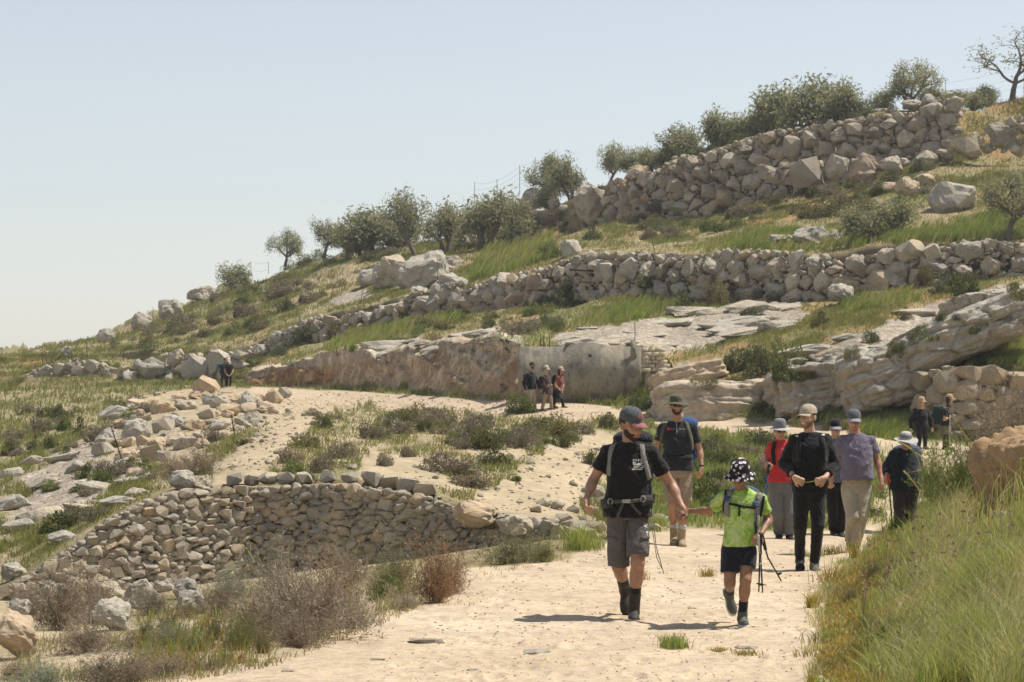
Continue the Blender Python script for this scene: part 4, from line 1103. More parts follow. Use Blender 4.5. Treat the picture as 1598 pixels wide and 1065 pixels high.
# shrubs one can point to: foot x, foot y, width, height, kind, label
SINGLE = [
 (812, 645, 66, 40, 'g', 'rounded bright green shrub hiding the legs of the first hiker by the concrete wall'),
 (505, 670, 38, 30, 'd', 'dark round shrub alone on the pale slope below the track'),
 (475, 700, 52, 26, 'o', 'olive tinted shrub on the yellow earth slope'), (450, 724, 56, 28, 'b', 'grey shrub left of a green one above the near wall'),
 (458, 742, 54, 30, 'g', 'green low shrub just above the cap stones of the near wall'), (499, 738, 52, 40, 'b', 'brown grey shrub right of the green one above the cap stones'),
 (530, 716, 56, 34, 'b', 'grey shrub on the stony plateau, upper right of the brown grey one'), (484, 750, 34, 18, 'b', 'small grey shrub directly behind a cap stone'),
 (578, 686, 60, 34, 'b', 'grey shrub at the left end of the plateau thicket'), (669, 658, 60, 28, 'o', 'olive shrub touching the near edge of the track'),
 (720, 690, 66, 52, 'b', 'tall grey brown shrub in the middle of the plateau thicket'), (763, 702, 62, 48, 'd', 'darkest green shrub in the middle of the plateau thicket'),
 (808, 700, 56, 42, 'b', 'grey shrub right of the darkest green one'), (868, 682, 74, 42, 'o', 'broad olive shrub left of the front man, below the hikers'),
 (908, 678, 50, 36, 'b', 'grey shrub beside the front man at cap height'), (948, 670, 46, 32, 'd', 'dark round shrub just left of the cap of the front man'),
 (842, 692, 42, 24, 'g', 'small green shrub between two olive shrubs'), (698, 742, 92, 46, 'b', 'widest grey brown cushion shrub on the plateau'),
 (774, 726, 52, 40, 'd', 'dark cushion shrub right of the widest grey one'), (731, 760, 78, 36, 'b', 'lowest grey cushion shrub above the near wall'),
 (721, 702, 36, 22, 'b', 'small grey shrub above the widest cushion'), (637, 714, 30, 22, 'b', 'small brown shrub on bare soil at the plateau centre'),
 (601, 728, 30, 28, 'b', 'round brown shrub on bare soil above the near wall'), (921, 726, 32, 30, 'd', 'dark shrub at the elbow of the front man'),
 (805, 752, 26, 14, 'g', 'tiny green tuft shrub on the earth slope'),
 (1192, 588, 90, 60, 'd', 'large dark green shrub on the rock shelf'), (1232, 590, 74, 70, 'g', 'tall bright side of the big shrub on the rock shelf'), (1158, 580, 70, 50, 'd', 'left dark shrub of the clump on the rock shelf'),
 (1266, 590, 44, 42, 'd', 'small dark shrub right of the rock shelf clump'),
 (1068, 492, 54, 44, 'd', 'round dark shrub at the foot of the middle wall, centre'), (1124, 478, 44, 46, 'o', 'olive shrub leaning on the middle wall'), (1112, 472, 40, 40, 'b', 'brown shrub against the middle wall'),
 (1173, 496, 44, 22, 'd', 'dark low shrub at the top of the pale slab'), (1244, 470, 64, 38, 'b', 'brown shrub hanging on the middle wall at right'),
 (1284, 508, 38, 24, 'd', 'dark round shrub at the right tip of the pale slab'), (1361, 536, 36, 28, 'd', 'dark round shrub in the notch of the ledge rocks'),
 (1443, 530, 48, 26, 'g', 'green shrub in a crack on the sloping ledge'), (1413, 500, 26, 16, 'd', 'small dark shrub on top of the sloping ledge'),
 (1460, 432, 80, 50, 'b', 'brown bramble covering the middle wall at right'), (1503, 460, 64, 44, 'd', 'dark round shrub below the middle wall at the far right'), (1464, 460, 36, 26, 'd', 'smaller dark shrub left of the round one at far right'),
 (1584, 466, 44, 28, 'g', 'green shrub at the right edge below the middle wall'), (1470, 500, 30, 18, 'd', 'little shrub tuft on the crest of the ledge'), (1490, 500, 26, 16, 'b', 'little brown tuft on the crest of the ledge'),
 (742, 478, 42, 40, 'd', 'dark upright shrub growing out of the middle wall'), (697, 476, 62, 36, 'g', 'green shrub at the end of the boulder outcrop'), (708, 500, 42, 22, 'd', 'dark low shrub under the middle wall left of centre'),
 (603, 506, 42, 26, 'b', 'brown shrub in the middle wall rubble at left'), (809, 522, 62, 36, 'b', 'grey brown shrub above the rock cut near the concrete wall'), (892, 480, 38, 24, 'g', 'green shrub at the foot of the middle wall above the concrete wall'),
 (843, 492, 52, 24, 'g', 'pale green shrub left of the middle wall foot'), (764, 512, 32, 20, 'd', 'small dark shrub above the rock cut'),
 (828, 374, 54, 46, 'd', 'big round dark bush on the slope below the skyline boulders'), (860, 404, 52, 30, 'g', 'green bush leaning on the lone rounded boulder'), (922, 374, 44, 26, 'd', 'dark bush under the leaning boulder'),
 (992, 350, 40, 36, 'b', 'brown bush at the foot of the tall wall'), (289, 510, 56, 36, 'b', 'brown skyline bush between the second and third boulder'), (379, 496, 54, 32, 'b', 'brown bush on the green left slope'),
 (300, 564, 40, 24, 'o', 'olive round bush on the left slope above the low wall'), (436, 556, 34, 24, 'd', 'dark bush by the wall right of the distant pair'), (398, 572, 34, 22, 'g', 'green bush just right of the distant pair'),
 (90, 655, 38, 30, 'd', 'dark shrub beside the upper post on the left slope'), (124, 682, 50, 34, 'd', 'dark brown green shrub mid left slope'), (79, 700, 28, 24, 'd', 'small dark shrub between posts at left'),
 (15, 712, 36, 34, 'd', 'dark green shrub at the left edge'), (334, 690, 46, 30, 'b', 'grey shrub beside the leaning post in the rubble'), (229, 752, 44, 28, 'b', 'brown shrub at the foot of the leaning post'),
 (379, 694, 34, 18, 'o', 'olive low shrub right of the rubble post'), (100, 830, 90, 40, 'd', 'dark green shrub above the left shoulder of the near wall'), (150, 812, 60, 30, 'b', 'brown shrub above the left shoulder of the near wall'),
 (1016, 638, 40, 26, 'g', 'bright green shrub at the foot of the block pier'), (990, 640, 34, 30, 'g', 'yellow green shrub under the right end of the concrete wall'), (1040, 574, 22, 18, 'g', 'small green tuft beside the block pier'),
 (1000, 560, 12, 20, 'd', 'narrow dark tuft hanging at the end of the concrete wall'),
 (1245, 592, 50, 34, 'g', 'green shrub at the right foot of the big rock shelf bush'), (1330, 560, 34, 22, 'o', 'olive tuft on top of the pale rock shelf'), (1396, 556, 44, 28, 'd', 'dark shrub in the dip between shelf and sloping ledge'), (1522, 520, 50, 30, 'g', 'green shrub at the right end of the sloping ledge'), (1552, 500, 36, 24, 'o', 'olive tuft on the upper tip of the ledge'), (1100, 606, 50, 24, 'o', 'olive shrub beside the smooth tan rock tongue'),
 (1345, 378, 0, 0, 'b', None),
]
for a in SINGLE:
    if a[5]: shrub(a[0], a[1], a[2], a[3], a[4], a[5])
# scattered shrubs: zone polygon, number, size range px, kinds, zone words
ZONES = [
 ([(1000, 700), (1230, 700), (1240, 815), (1120, 820), (1085, 760), (1000, 760)], 52, (44, 84), 'gdbbgo', 'in the green dip behind the boy'),
 ([(1330, 760), (1400, 720), (1440, 800), (1350, 830)], 9, (30, 50), 'gdb', 'behind the group beside the path bend'),
 ([(1020, 628), (1290, 640), (1400, 655), (1400, 680), (1180, 662), (1040, 652)], 34, (24, 44), 'gogd', 'along the back of the track below the rusty rock'),
 ([(590, 655), (700, 660), (860, 668), (930, 690), (880, 700), (700, 700), (560, 680)], 46, (30, 66), 'bodgb', 'in the plateau thicket below the track'),
 ([(400, 655), (560, 660), (540, 640), (470, 640)], 6, (18, 30), 'bo', 'on the pale slope edge below the track'),
 ([(990, 350), (1200, 320), (1480, 250), (1440, 330), (1200, 350), (1010, 385)], 80, (26, 64), 'bodbg', 'on the slope under the tall upper wall'),
 ([(480, 545), (700, 495), (900, 480), (900, 520), (700, 530), (520, 560)], 26, (18, 44), 'gdbo', 'between the rock cut and the middle wall'),
 ([(380, 560), (600, 500), (760, 480), (740, 450), (560, 490), (400, 545)], 34, (22, 48), 'dbgo', 'in the tumbled left part of the middle wall'),
 ([(200, 560), (400, 520), (560, 440), (480, 420), (300, 480), (160, 540)], 60, (20, 52), 'bgod', 'on the green left slope under the skyline'),
 ([(0, 650), (200, 625), (260, 650), (150, 720), (0, 720)], 44, (24, 54), 'dbgb', 'on the left slope below the track'),
 ([(0, 600), (180, 585), (340, 575), (330, 560), (60, 572)], 18, (16, 34), 'dbg', 'by the low wall at far left'),
 ([(0, 860), (90, 840), (250, 740), (200, 720), (60, 760), (0, 800)], 16, (30, 60), 'gbd', 'between the flat slabs at far left'),
 ([(200, 740), (340, 700), (330, 660), (230, 700)], 8, (24, 48), 'bd', 'in the rubble pile at left'),
 ([(1030, 470), (1598, 440), (1598, 420), (1050, 455)], 30, (26, 60), 'bdgo', 'along the foot of the middle wall at right'),
 ([(640, 400), (800, 395), (960, 350), (900, 330), (700, 385)], 20, (22, 44), 'dbg', 'under the skyline olives'),
 ([(1500, 600), (1598, 560), (1598, 470), (1560, 500)], 8, (26, 50), 'gbg', 'on the grassy slope right of the ledge'),
 ([(420, 425), (620, 405), (620, 390), (480, 405)], 14, (26, 52), 'dbg', 'on the left skyline between olives'),
 ([(1060, 245), (1480, 165), (1470, 155), (1060, 232)], 14, (24, 40), 'dg', 'behind the crest of the tall upper wall'),
]
cand = []
for zi, (pg, n, (lo, hi), kinds, words) in enumerate(ZONES):
    for a in in_polys([pg], n, rs):
        k = kinds[rs.integers(len(kinds))]
        wd = lo + (hi - lo) * rs.random() ** 1.6
        cand.append((wd, a[0], a[1], wd * rs.uniform(.42, .66), k, words))
cand.sort(key=lambda q: -q[0])
NS = 272 - len(SINGLE)
for wd, x, y, h_, k, words in cand[:NS]:
    sz = 'large' if wd > 52 else 'mid sized' if wd > 38 else 'small'
    shrub(x, y, wd, h_, k, '%s %s shrub %s' % (sz, COLN[k], words), ' '.join(('shrubs', sz, COLN[k], words)))
for i in range(24):
    up = i % 3 == 0
    px = rs.uniform(970, 1480) if up else rs.uniform(420, 1598)
    a = np.array(WALL3_B if up else WALL2_B)
    k = 'bdog'[rs.integers(4)]; wd = rs.uniform(26, 54)
    shrub(px, np.interp(px, a[:, 0], a[:, 1]) + 3 - (rs.uniform(8, 26) if i % 4 == 0 else 0), wd, wd * rs.uniform(.5, .8), k, '%s shrub growing out of the foot of the %s' % (COLN[k], 'tall upper wall' if up else 'middle wall'), 'wall foot shrubs %s %d' % (k, up), Y=np.interp(px, a[:, 0], a[:, 2]) - .9)
# the smallest ones: one mass of low scrub
V_, Q_, Mi, n0 = [], [], [], 0
kl = list(SHR)
for wd, x, y, h_, k, words in cand[NS:]:
    q = hit(x, y); s_ = q[1] / FPX; W_, H_ = wd * s_ / 2, h_ * s_
    me_ = SHR[k][rs.integers(4)]
    v = np.empty(len(me_.vertices) * 3, np.float32); me_.vertices.foreach_get('co', v); v = v.reshape(-1, 3)
    f = np.empty(len(me_.loops), np.int32); me_.loops.foreach_get('vertex_index', f); f = f.reshape(-1, 4)
    sel = rs.random(len(f)) < .5
    f = f[sel]; u_, inv = np.unique(f, return_inverse=True); v = v[u_]; f = inv.reshape(-1, 4)
    an = rs.uniform(0, 6.28); c_, s2 = math.cos(an), math.sin(an)
    v = (v @ np.array([[c_, s2, 0], [-s2, c_, 0], [0, 0, 1]])) * np.array([W_ * 1.12, W_, H_ * 1.08]) + q + np.array([0, W_ * .4, -H_ * .06])
    V_.append(v); Q_.append(f + n0); Mi.append(np.full(len(f), kl.index(k))); n0 += len(v)
me_ = mesh('low_scrub', np.concatenate(V_), np.concatenate(Q_))
for k in kl: me_.materials.append(M[KINDS[k]])
me_.polygons.foreach_set('material_index', np.concatenate(Mi).astype(np.int32))
tag(obj('low_scrub', me_), kind='stuff')

# ---- close brush with real twigs
TW = [twig_shrub(900 + i, 110, 9, .5) for i in range(4)]
def brush(px, py, wpx, hpx, k, label, tw='twig', lf=None, name='dry_bush', cat='bush', Y=None, lk=0):
    q = hit(px, py) if Y is None else P(px, py, Y)
    s = q[1] / FPX
    W_, H_ = wpx * s / 2 * 1.2, hpx * s * .92
    rt = thing(name, label, cat, (q[0], q[1] + W_ * .3, q[2] - .02), rs.uniform(0, 6.28))
    sc_ = (W_ * 1.05, W_ * 1.0, H_ * 1.0)
    a, b = TW[k % 4]
    o = obj('twigs', a, None, rt, scale=sc_)
    if not a.materials: a.materials.append(M[tw])
    o.material_slots[0].link = 'OBJECT'; o.material_slots[0].material = M[tw]
    if lf:
        o = obj('foliage', b, None, rt, scale=sc_)
        if not b.materials: b.materials.append(M[lf])
        o.material_slots[0].link = 'OBJECT'; o.material_slots[0].material = M[lf]
    return rt
brush(485, 1000, 170, 128, 0, 'large tangled grey dry bush at the left edge of the path', 'twig', 'twig')
brush(440, 985, 130, 120, 1, 'left side clump of the tangled dry bush, mixed with grey leaves', 'twig', 'shrub_pale')
brush(520, 965, 120, 110, 2, 'upper right clump of the tangled dry bush', 'twig', 'twig_red')
brush(465, 1012, 90, 70, 3, 'low front clump of the tangled dry bush', 'twig', 'twig')
brush(680, 942, 100, 105, 2, 'reddish dry bush at the path edge, right half of the green and red pair', 'twig_red', 'twig_red')
brush(700, 930, 70, 80, 1, 'small reddish outer clump of the dry bush at the path edge', 'twig_red', 'twig_red')
brush(618, 930, 90, 90, 3, 'green half of the bush pair at the path edge', 'twig', 'shrub_green', 'green_bush')
brush(600, 935, 60, 60, 0, 'small bright green leafy clump left of the bush pair', 'shrub_green', 'shrub_bright', 'green_bush')
brush(572, 880, 76, 74, 1, 'dark brown thorny bush in front of the near wall', 'twig', 'shrub_brown')
brush(90, 985, 130, 100, 2, 'brown dry brush behind the square tan boulder', 'twig', 'shrub_brown')
brush(145, 975, 110, 84, 3, 'brown dry brush right of the square tan boulder, under a bare stick', 'twig', 'shrub_brown')
brush(165, 1068, 110, 60, 0, 'low dark grey bush at the bottom left of the picture', 'twig', 'shrub_brown')
brush(210, 1064, 80, 50, 1, 'small dark grey bush right of the low one at bottom left', 'twig', 'twig')
brush(60, 1075, 110, 50, 2, 'pale silver herb clump at the bottom left corner', 'shrub_pale', 'shrub_pale', 'herb_clump', 'herb')
brush(360, 935, 84, 54, 3, 'silver grey herb clump in front of the near wall', 'shrub_pale', 'shrub_pale', 'herb_clump', 'herb')
brush(800, 880, 110, 50, 0, 'wiry brown green bush at the foot of the rounded grey boulder', 'twig', 'shrub_green')
brush(735, 855, 70, 46, 1, 'olive brown bush under the long flat boulder', 'twig', 'shrub_olive')
brush(850, 878, 60, 40, 2, 'green wiry clump right of the wiry brown bush', 'shrub_olive', 'grass', 'green_bush')
brush(262, 1012, 80, 50, 1, 'small grey leaved bush in the green herbs at lower left', 'twig', 'shrub_pale')
brush(310, 745, 84, 52, 3, 'bare grey twiggy bush above the left shoulder of the near wall', 'twig', 'twig')
brush(270, 748, 60, 40, 2, 'brown twiggy bush left of the bare grey one', 'twig', 'twig')
brush(640, 840, 70, 46, 2, 'thin yellow dry bush leaning on the near wall', 'twig', 'straw')
brush(705, 850, 80, 50, 0, 'grey brown brush leaning on the near wall, right of the thin yellow bush', 'twig', 'shrub_brown')
for i, (px, py, wd, hp, lab, tw_, lf_) in enumerate([(400, 1005, 110, 84, 'grey thorn bush left of the large tangled dry bush', 'twig', 'shrub_brown'), (548, 982, 90, 66, 'low grey dry bush right of the large tangled one', 'twig', 'shrub_pale'), (340, 962, 90, 60, 'brown dry bush behind the herb patch', 'twig', 'shrub_brown'), (130, 1020, 120, 66, 'grey brown bush in front of the tan boulders at left', 'twig', 'shrub_brown'),
 (255, 1056, 90, 40, 'low brown dry bush at the front edge of the herb patch', 'twig', 'twig'), (630, 952, 60, 40, 'low grey tuft in front of the green half bush', 'twig', 'shrub_pale'), (545, 915, 84, 66, 'grey green bush between near wall and tangled bush', 'twig', 'shrub_olive'), (430, 925, 80, 56, 'olive grey bush against the near wall', 'twig', 'shrub_olive'), (240, 960, 70, 46, 'grey bush among the pale rocks below the near wall', 'twig', 'shrub_brown'), (45, 960, 70, 46, 'grey bush between the foundation boulders at left', 'twig', 'shrub_brown'), (20, 1062, 70, 40, 'dry brown bush in the bottom left corner', 'twig', 'twig_red')]):
    brush(px, py, wd, hp, i, lab, tw_, lf_)
WEEDS = [(225, 1000, 46, 46, 'shrub_bright', 'upright'), (262, 985, 40, 40, 'shrub_green', 'leafy'), (300, 1018, 60, 36, 'shrub_bright', 'spreading'), (335, 1000, 44, 50, 'shrub_green', 'tall'), (372, 1015, 56, 60, 'shrub_bright', 'tallest'), (395, 985, 40, 40, 'shrub_pale', 'silvery'),
 (352, 1035, 50, 26, 'shrub_bright', 'low'), (240, 1035, 50, 30, 'shrub_olive', 'olive'), (290, 965, 40, 30, 'shrub_olive', 'thin'), (410, 1020, 40, 46, 'shrub_olive', 'dry'), (205, 1012, 40, 30, 'shrub_olive', 'yellowed'), (330, 1046, 60, 20, 'shrub_brown', 'brown')]
for i, (px, py, wd, hp, mk_, wo) in enumerate(WEEDS):
    brush(px, py, wd, hp, i, '%s %s weed in the herb patch at lower left' % (wo, 'green' if mk_ in ('shrub_bright', 'shrub_green') else 'grey'), 'shrub_olive', mk_, 'weed', 'weed')
# right bank
brush(1592, 722, 130, 130, 0, 'big grey brown brush on top of the earth bank at the right edge', 'twig', 'shrub_brown', Y=25.6)
brush(1560, 705, 90, 80, 1, 'left lobe of the grey brush on top of the earth bank', 'twig', 'twig', Y=26.5)
brush(1495, 810, 110, 120, 2, 'green leafy bush in front of the floppy hat hiker', 'shrub_green', 'shrub_bright', 'green_bush', Y=27)
brush(1512, 790, 80, 100, 3, 'dark green bush left of the earth bank', 'shrub_green', 'shrub_green', 'green_bush', Y=26.5)
brush(1456, 775, 64, 80, 1, 'bright green sprig bush in front of the floppy hat hiker', 'shrub_green', 'shrub_bright', 'green_bush', Y=29)
for i, (px, py, wd, hp, mk_, lab) in enumerate([(1392, 1010, 90, 60, 'shrub_green', 'round dark green leafy weed in the yellow fringe of the grass bank'), (1352, 985, 50, 40, 'shrub_bright', 'small bright weed at the path edge of the grass bank'), (1440, 1040, 80, 60, 'shrub_green', 'leafy weed low in the grass bank near the bottom'), (1330, 940, 44, 30, 'shrub_olive', 'dry olive weed at the path edge of the bank, level with the boy shoes'),
                             (1365, 905, 60, 36, 'shrub_olive', 'grey olive weed on the bank edge behind the path bend'), (1480, 960, 70, 60, 'shrub_bright', 'bright weed in the middle of the tall grass bank'), (1400, 905, 50, 40, 'shrub_brown', 'brown dry weed on the upper edge of the grass bank'), (1545, 1000, 80, 70, 'shrub_green', 'dark weed among tall grass near the right edge')]):
    brush(px, py, wd, hp, i, lab, 'shrub_olive', mk_, 'weed', 'weed')
for (x0, y0, x1, y1, Y, lab) in [(1402, 690, 1478, 756, 28.5, 'bare pale branch arching in front of the floppy hat hiker'), (1410, 735, 1452, 800, 28.3, 'thin pale dead branch lower in front of the floppy hat hiker'), (1490, 655, 1520, 712, 27.5, 'pale dead branch beside the women on the right'), (1500, 700, 1430, 740, 28, 'dead branch across the green bush at right'),
                             (133, 978, 178, 915, 27.0, 'bleached leaning stick in the dry brush at lower left'), (395, 880, 376, 855, 28, 'dry stalk leaning on the near wall')]:
    mb = MB(); a, b = P(x0, y0, Y), P(x1, y1, Y + .1)
    n = 7; tt = np.linspace(0, 1, n)[:, None]
    pts = a * (1 - tt) + b * tt + np.array([0, 0, 1]) * (np.sin(tt * 3.14) * .05) + rs.normal(size=(n, 3)) * .008
    pts -= pts[0]
    mb.tube(pts, np.linspace(.011, .004, n), 5)
    for j in (2, 3, 4, 5):
        e = pts[j] + (pts[-1] - pts[0]) * .25 + rs.normal(size=3) * .07
        mb.tube([pts[j], (pts[j] + e) / 2 + rs.normal(size=3) * .01, e], [.005, .003, .002], 4)
    o = mb.build('dead_branch', M['straw'], loc=a); tag(o, lab, 'branch')

# ---- grass: blades spread over the hillside
PYG2 = PYG
def scatter(pls, n, seed, rlo=0, rhi=99, dens=None):
    """random visible terrain points inside pixel polygons"""
    r = np.random.default_rng(seed)
    cell = np.zeros((NR - 1, NC - 1))
    cx = (PX[:-1, :-1] + DU / 2); cy = .5 * (PYG[:-1, :-1] + PYG[1:, 1:])
    hgt = np.clip(PYG[:-1, :-1] - PYG[1:, :-1], 0, 40)
    mk = np.zeros(cx.shape, bool)
    for pl in pls: mk |= poly(pl, cx, cy)
    rm = np.minimum.accumulate(PYG, axis=0)[:-1, :-1] + 1.5 >= PYG[:-1, :-1]     # not hidden behind nearer ground
    wgt = hgt * mk * rm * ((gR[:-1] >= rlo) & (gR[:-1] < rhi))[:, None]
    if dens is not None: wgt = wgt * dens[:-1, :-1]
    cw_ = np.cumsum(wgt.ravel())
    k = np.searchsorted(cw_, r.random(n) * cw_[-1])
    i, j = k // (NC - 1), k % (NC - 1)
    a, b = r.random(n), r.random(n)
    G = np.stack([gX, gY, gZ], -1)
    p = (G[i, j] * ((1 - a) * (1 - b))[:, None] + G[i + 1, j] * (a * (1 - b))[:, None] + G[i, j + 1] * ((1 - a) * b)[:, None] + G[i + 1, j + 1] * (a * b)[:, None])
    return p, r
def blades(name, p, r, h, wd, mat, lean=.35, seg=2, wind=(.15, 0)):
    n = len(p)
    h = h * r.uniform(.5, 1.35, n)
    az = r.uniform(0, 6.283, n)
    ld = np.stack([np.cos(az), np.sin(az), 0 * az], -1) * (lean * r.uniform(.2, 1.4, n))[:, None] + np.array([wind[0], wind[1], 0])
    fa = r.uniform(0, 6.283, n)
    sd = np.stack([np.cos(fa), np.sin(fa) * .6, 0 * fa], -1) * (np.broadcast_to(wd, (n,)) * r.uniform(.6, 1.4, n))[:, None] * .5
    mid = p + (np.array([0, 0, 1]) * .55 + ld * .3) * h[:, None]
    tip = p + (np.array([0, 0, 1]) * .93 + ld) * h[:, None]
    if seg == 1:
        V = np.stack([p - sd, p + sd, tip], 1).reshape(-1, 3)
        me = mesh(name, V, np.arange(len(V)).reshape(-1, 3))
    else:
        V = np.stack([p - sd, p + sd, mid + sd * .75, mid - sd * .75, tip], 1).reshape(-1, 3)
        b = np.arange(n)[:, None] * 5
        me = mesh(name, V, [b + np.array([[0, 1, 2, 3]]), b + np.array([[3, 2, 4]])])
    o = obj(name, me, mat)
    return tag(o, kind='stuff')
soilfree = 1 - np.clip(np.maximum.reduce([m_path, m_track, m_earth, rk, m_cut, wallcore.astype(float)]), 0, 1)
tuft = sst(fbm(np.stack([gX * .7, gY * .3, gZ], -1), 4, 61), -.12, .3)
tuft_near = sst(fbm(np.stack([gX * 1.6, gY * .9, gZ], -1), 4, 62), -.25, .2)
green = sst(n1, .40, .58)
ALLP = [[(-40, 500), (-40, 1100), (1640, 1100), (1640, 100), (1000, 100)]]
# hillside turf
p, r = scatter(ALLP, 150000, 71, 9.3, 15.2, soilfree * (.12 + tuft) * (.25 + green))
blades('hill_grass', p, r, .0030 * p[:, 1] * .55, p[:, 1] * .00042, M['grass'], .4, 1, (.25, -.05))
p, r = scatter(ALLP, 70000, 72, 9.3, 15.2, soilfree * (.3 + tuft))
blades('hill_herbs', p, r, .0015 * p[:, 1] * .6, p[:, 1] * .00042, M['hill_dry'], .6, 1)
# grassy terraces with tall swaying grass
TALL = [[(900, 500), (1000, 470), (1080, 440), (1100, 470), (1000, 500), (880, 515)], [(720, 440), (760, 390), (860, 370), (870, 400), (800, 425)], [(1060, 395), (1200, 365), (1400, 365), (1598, 330), (1598, 380), (1400, 384), (1200, 397)],
        [(500, 545), (560, 515), (700, 490), (720, 505), (600, 530), (520, 552)], [(1240, 640), (1420, 610), (1470, 640), (1400, 690), (1290, 668)], [(1490, 600), (1540, 520), (1598, 470), (1598, 570), (1520, 575)], [(1300, 475), (1420, 455), (1440, 470), (1330, 490)], [(960, 610), (1100, 630), (1180, 650), (1060, 660), (960, 640)]]
p, r = scatter(TALL, 36000, 73, 8.8, 15, (1 - wallcore) * (.1 + tuft ** 2))
blades('terrace_grass', p, r, .0042 * p[:, 1] * .95, p[:, 1] * .00042, M['grass_tall'], .3, 2, (.35, -.05))
p, r = scatter(TALL, 7000, 74, 8.8, 15)
blades('terrace_straw', p, r, .0046 * p[:, 1], p[:, 1] * .0003, M['straw'], .3, 2, (.45, 0))
# plateau, dip and left slope
p, r = scatter(ALLP, 34000, 75, 5.02, 9.4, soilfree * (1 - .6 * leftslope) * (.02 + tuft_near ** 2) * np.clip(1.15 - plateau * .85, .1, 1))
blades('plateau_grass', p, r, .0030 * p[:, 1] * .9, p[:, 1] * .0004, M['grass'], .45, 2)
p, r = scatter([[(980, 680), (1260, 690), (1290, 830), (1060, 830), (960, 760)], [(1320, 720), (1420, 700), (1500, 800), (1350, 840)]], 14000, 76, 4.5, 8.6, (1 - m_track * .9) * (1 - m_path))
blades('dip_grass', p, r, .0030 * p[:, 1], p[:, 1] * .00045, M['grass_tall'], .4, 2)
p, r = scatter([[(-20, 900), (80, 860), (260, 745), (340, 700), (200, 660), (-20, 680)]], 3500, 77, 4.9, 8, soilfree * tuft_near ** 2)
blades('slope_grass', p, r, .0034 * p[:, 1], p[:, 1] * .00045, M['grass'], .4, 2)
p, r = scatter(ALLP, 30000, 78, 5.02, 9.4, soilfree * (.3 + tuft_near))
blades('plateau_herbs', p, r, .0016 * p[:, 1], p[:, 1] * .0005, M['hill_dry'], .7, 1)
# tall grass bank on the right
BANK = [(1268, 1120), (1280, 1010), (1292, 930), (1332, 880), (1400, 800), (1500, 740), (1640, 700), (1640, 1120)]
BANKIN = [(1360, 1120), (1350, 1000), (1380, 900), (1420, 830), (1520, 760), (1640, 720), (1640, 1120)]
edge = sst(PX + jx * 60, 1315, 1480)
p, r = scatter([BANK], 20000, 81, .6, 4.95, (1.02 - m_path * (1 - .10 * tuft_near)) * (.25 + .75 * tuft_near) * (1.15 - edge))
blades('moss_herbs', p, r, np.interp(CX + p[:, 0] / p[:, 1] * FPX, [1280, 1340, 1440], [.03, .06, .10]), .012, M['moss'], .8, 2)
clear = 1.0 - ((PX > 1505) & (PYG > 640) & (PYG < 930)) * .93
p, r = scatter([BANK], 26000, 82, .6, 4.95, (1 - m_path) * edge * (.2 + tuft_near) * clear)
hh = np.interp(CX + p[:, 0] / p[:, 1] * FPX, [1310, 1420, 1520, 1640], [.05, .17, .28, .38]) * (.55 + .9 * sst(fbm(p * np.array([1.8, 1.2, 0]), 3, 99), -.3, .35))
blades('bank_grass', p, r, hh, .0075, M['grass_tall'], .6, 2, (.12, -.05))
p, r = scatter([BANKIN], 4500, 182, .6, 4.95, (1 - m_path) * edge * tuft_near ** 2 * clear)
blades('bank_leaves', p, r, hh[:1].mean() * .0 + .2, .016, M['shrub_bright'], .9, 2, (0, 0))
p, r = scatter([BANKIN], 8000, 83, .6, 4.9, edge * clear)
hh = np.interp(CX + p[:, 0] / p[:, 1] * FPX, [1300, 1420, 1520, 1640], [.12, .26, .38, .5])
blades('bank_straw', p, r, hh * .95, .0055, M['straw'], .75, 2, (.2, -.03))
# seed heads: little plumes on stalks
p, r = scatter([BANKIN], 500, 84, .6, 4.9, edge * clear)
mb = MB()
for q in p:
    u = CX + q[0] / q[1] * FPX
    H_ = np.interp(u, [1350, 1640], [.2, .55]) * r.uniform(.7, 1.2)
    l = np.array([r.uniform(.05, .3), r.uniform(-.1, .1), 1.0]); l /= np.linalg.norm(l)
    tp = q + l * H_
    s = np.array([.0022, 0, 0])
    V = [q - s, q + s, tp + s, tp - s]
    mb.add(V, Q=[[0, 1, 2, 3]])
    d = np.array([r.uniform(.2, .7), r.uniform(-.2, .2), .8]); d /= np.linalg.norm(d)
    L = r.uniform(.05, .1)
    for k in range(4):
        c = tp + d * L * (k / 4)
        n_ = np.cross(d, r.normal(size=3)); n_ /= np.linalg.norm(n_)
        mb.add([c - n_ * .007, c + d * L * .3 - n_ * .002, c + d * L * .34 + n_ * .004, c + n_ * .007], Q=[[0, 1, 2, 3]])
o = mb.build('seed_heads', M['straw']); tag(o, kind='stuff')
# purple brown thistle like heads in the grass
p, r = scatter([[(1330, 1000), (1360, 880), (1480, 830), (1598, 860), (1598, 960), (1400, 960)]], 60, 85, .6, 4.9)
mb = MB()
for q in p:
    H_ = r.uniform(.2, .4)
    mb.tube([q, q + np.array([.02, 0, H_])], [.003, .002], 4)
    for k in range(10):
        d = r.normal(size=3); d[2] = abs(d[2]); d /= np.linalg.norm(d)
        n_ = np.cross(d, r.normal(size=3)); n_ /= np.linalg.norm(n_)
        c = q + np.array([.02, 0, H_])
        mb.add([c, c + d * .018 - n_ * .006, c + d * .028, c + d * .018 + n_ * .006], Q=[[0, 1, 2, 3]])
o = mb.build('thistle_heads', m_leaf('dry thistle', [(.20, .12, .11), (.28, .19, .15)], .2)); tag(o, kind='stuff')
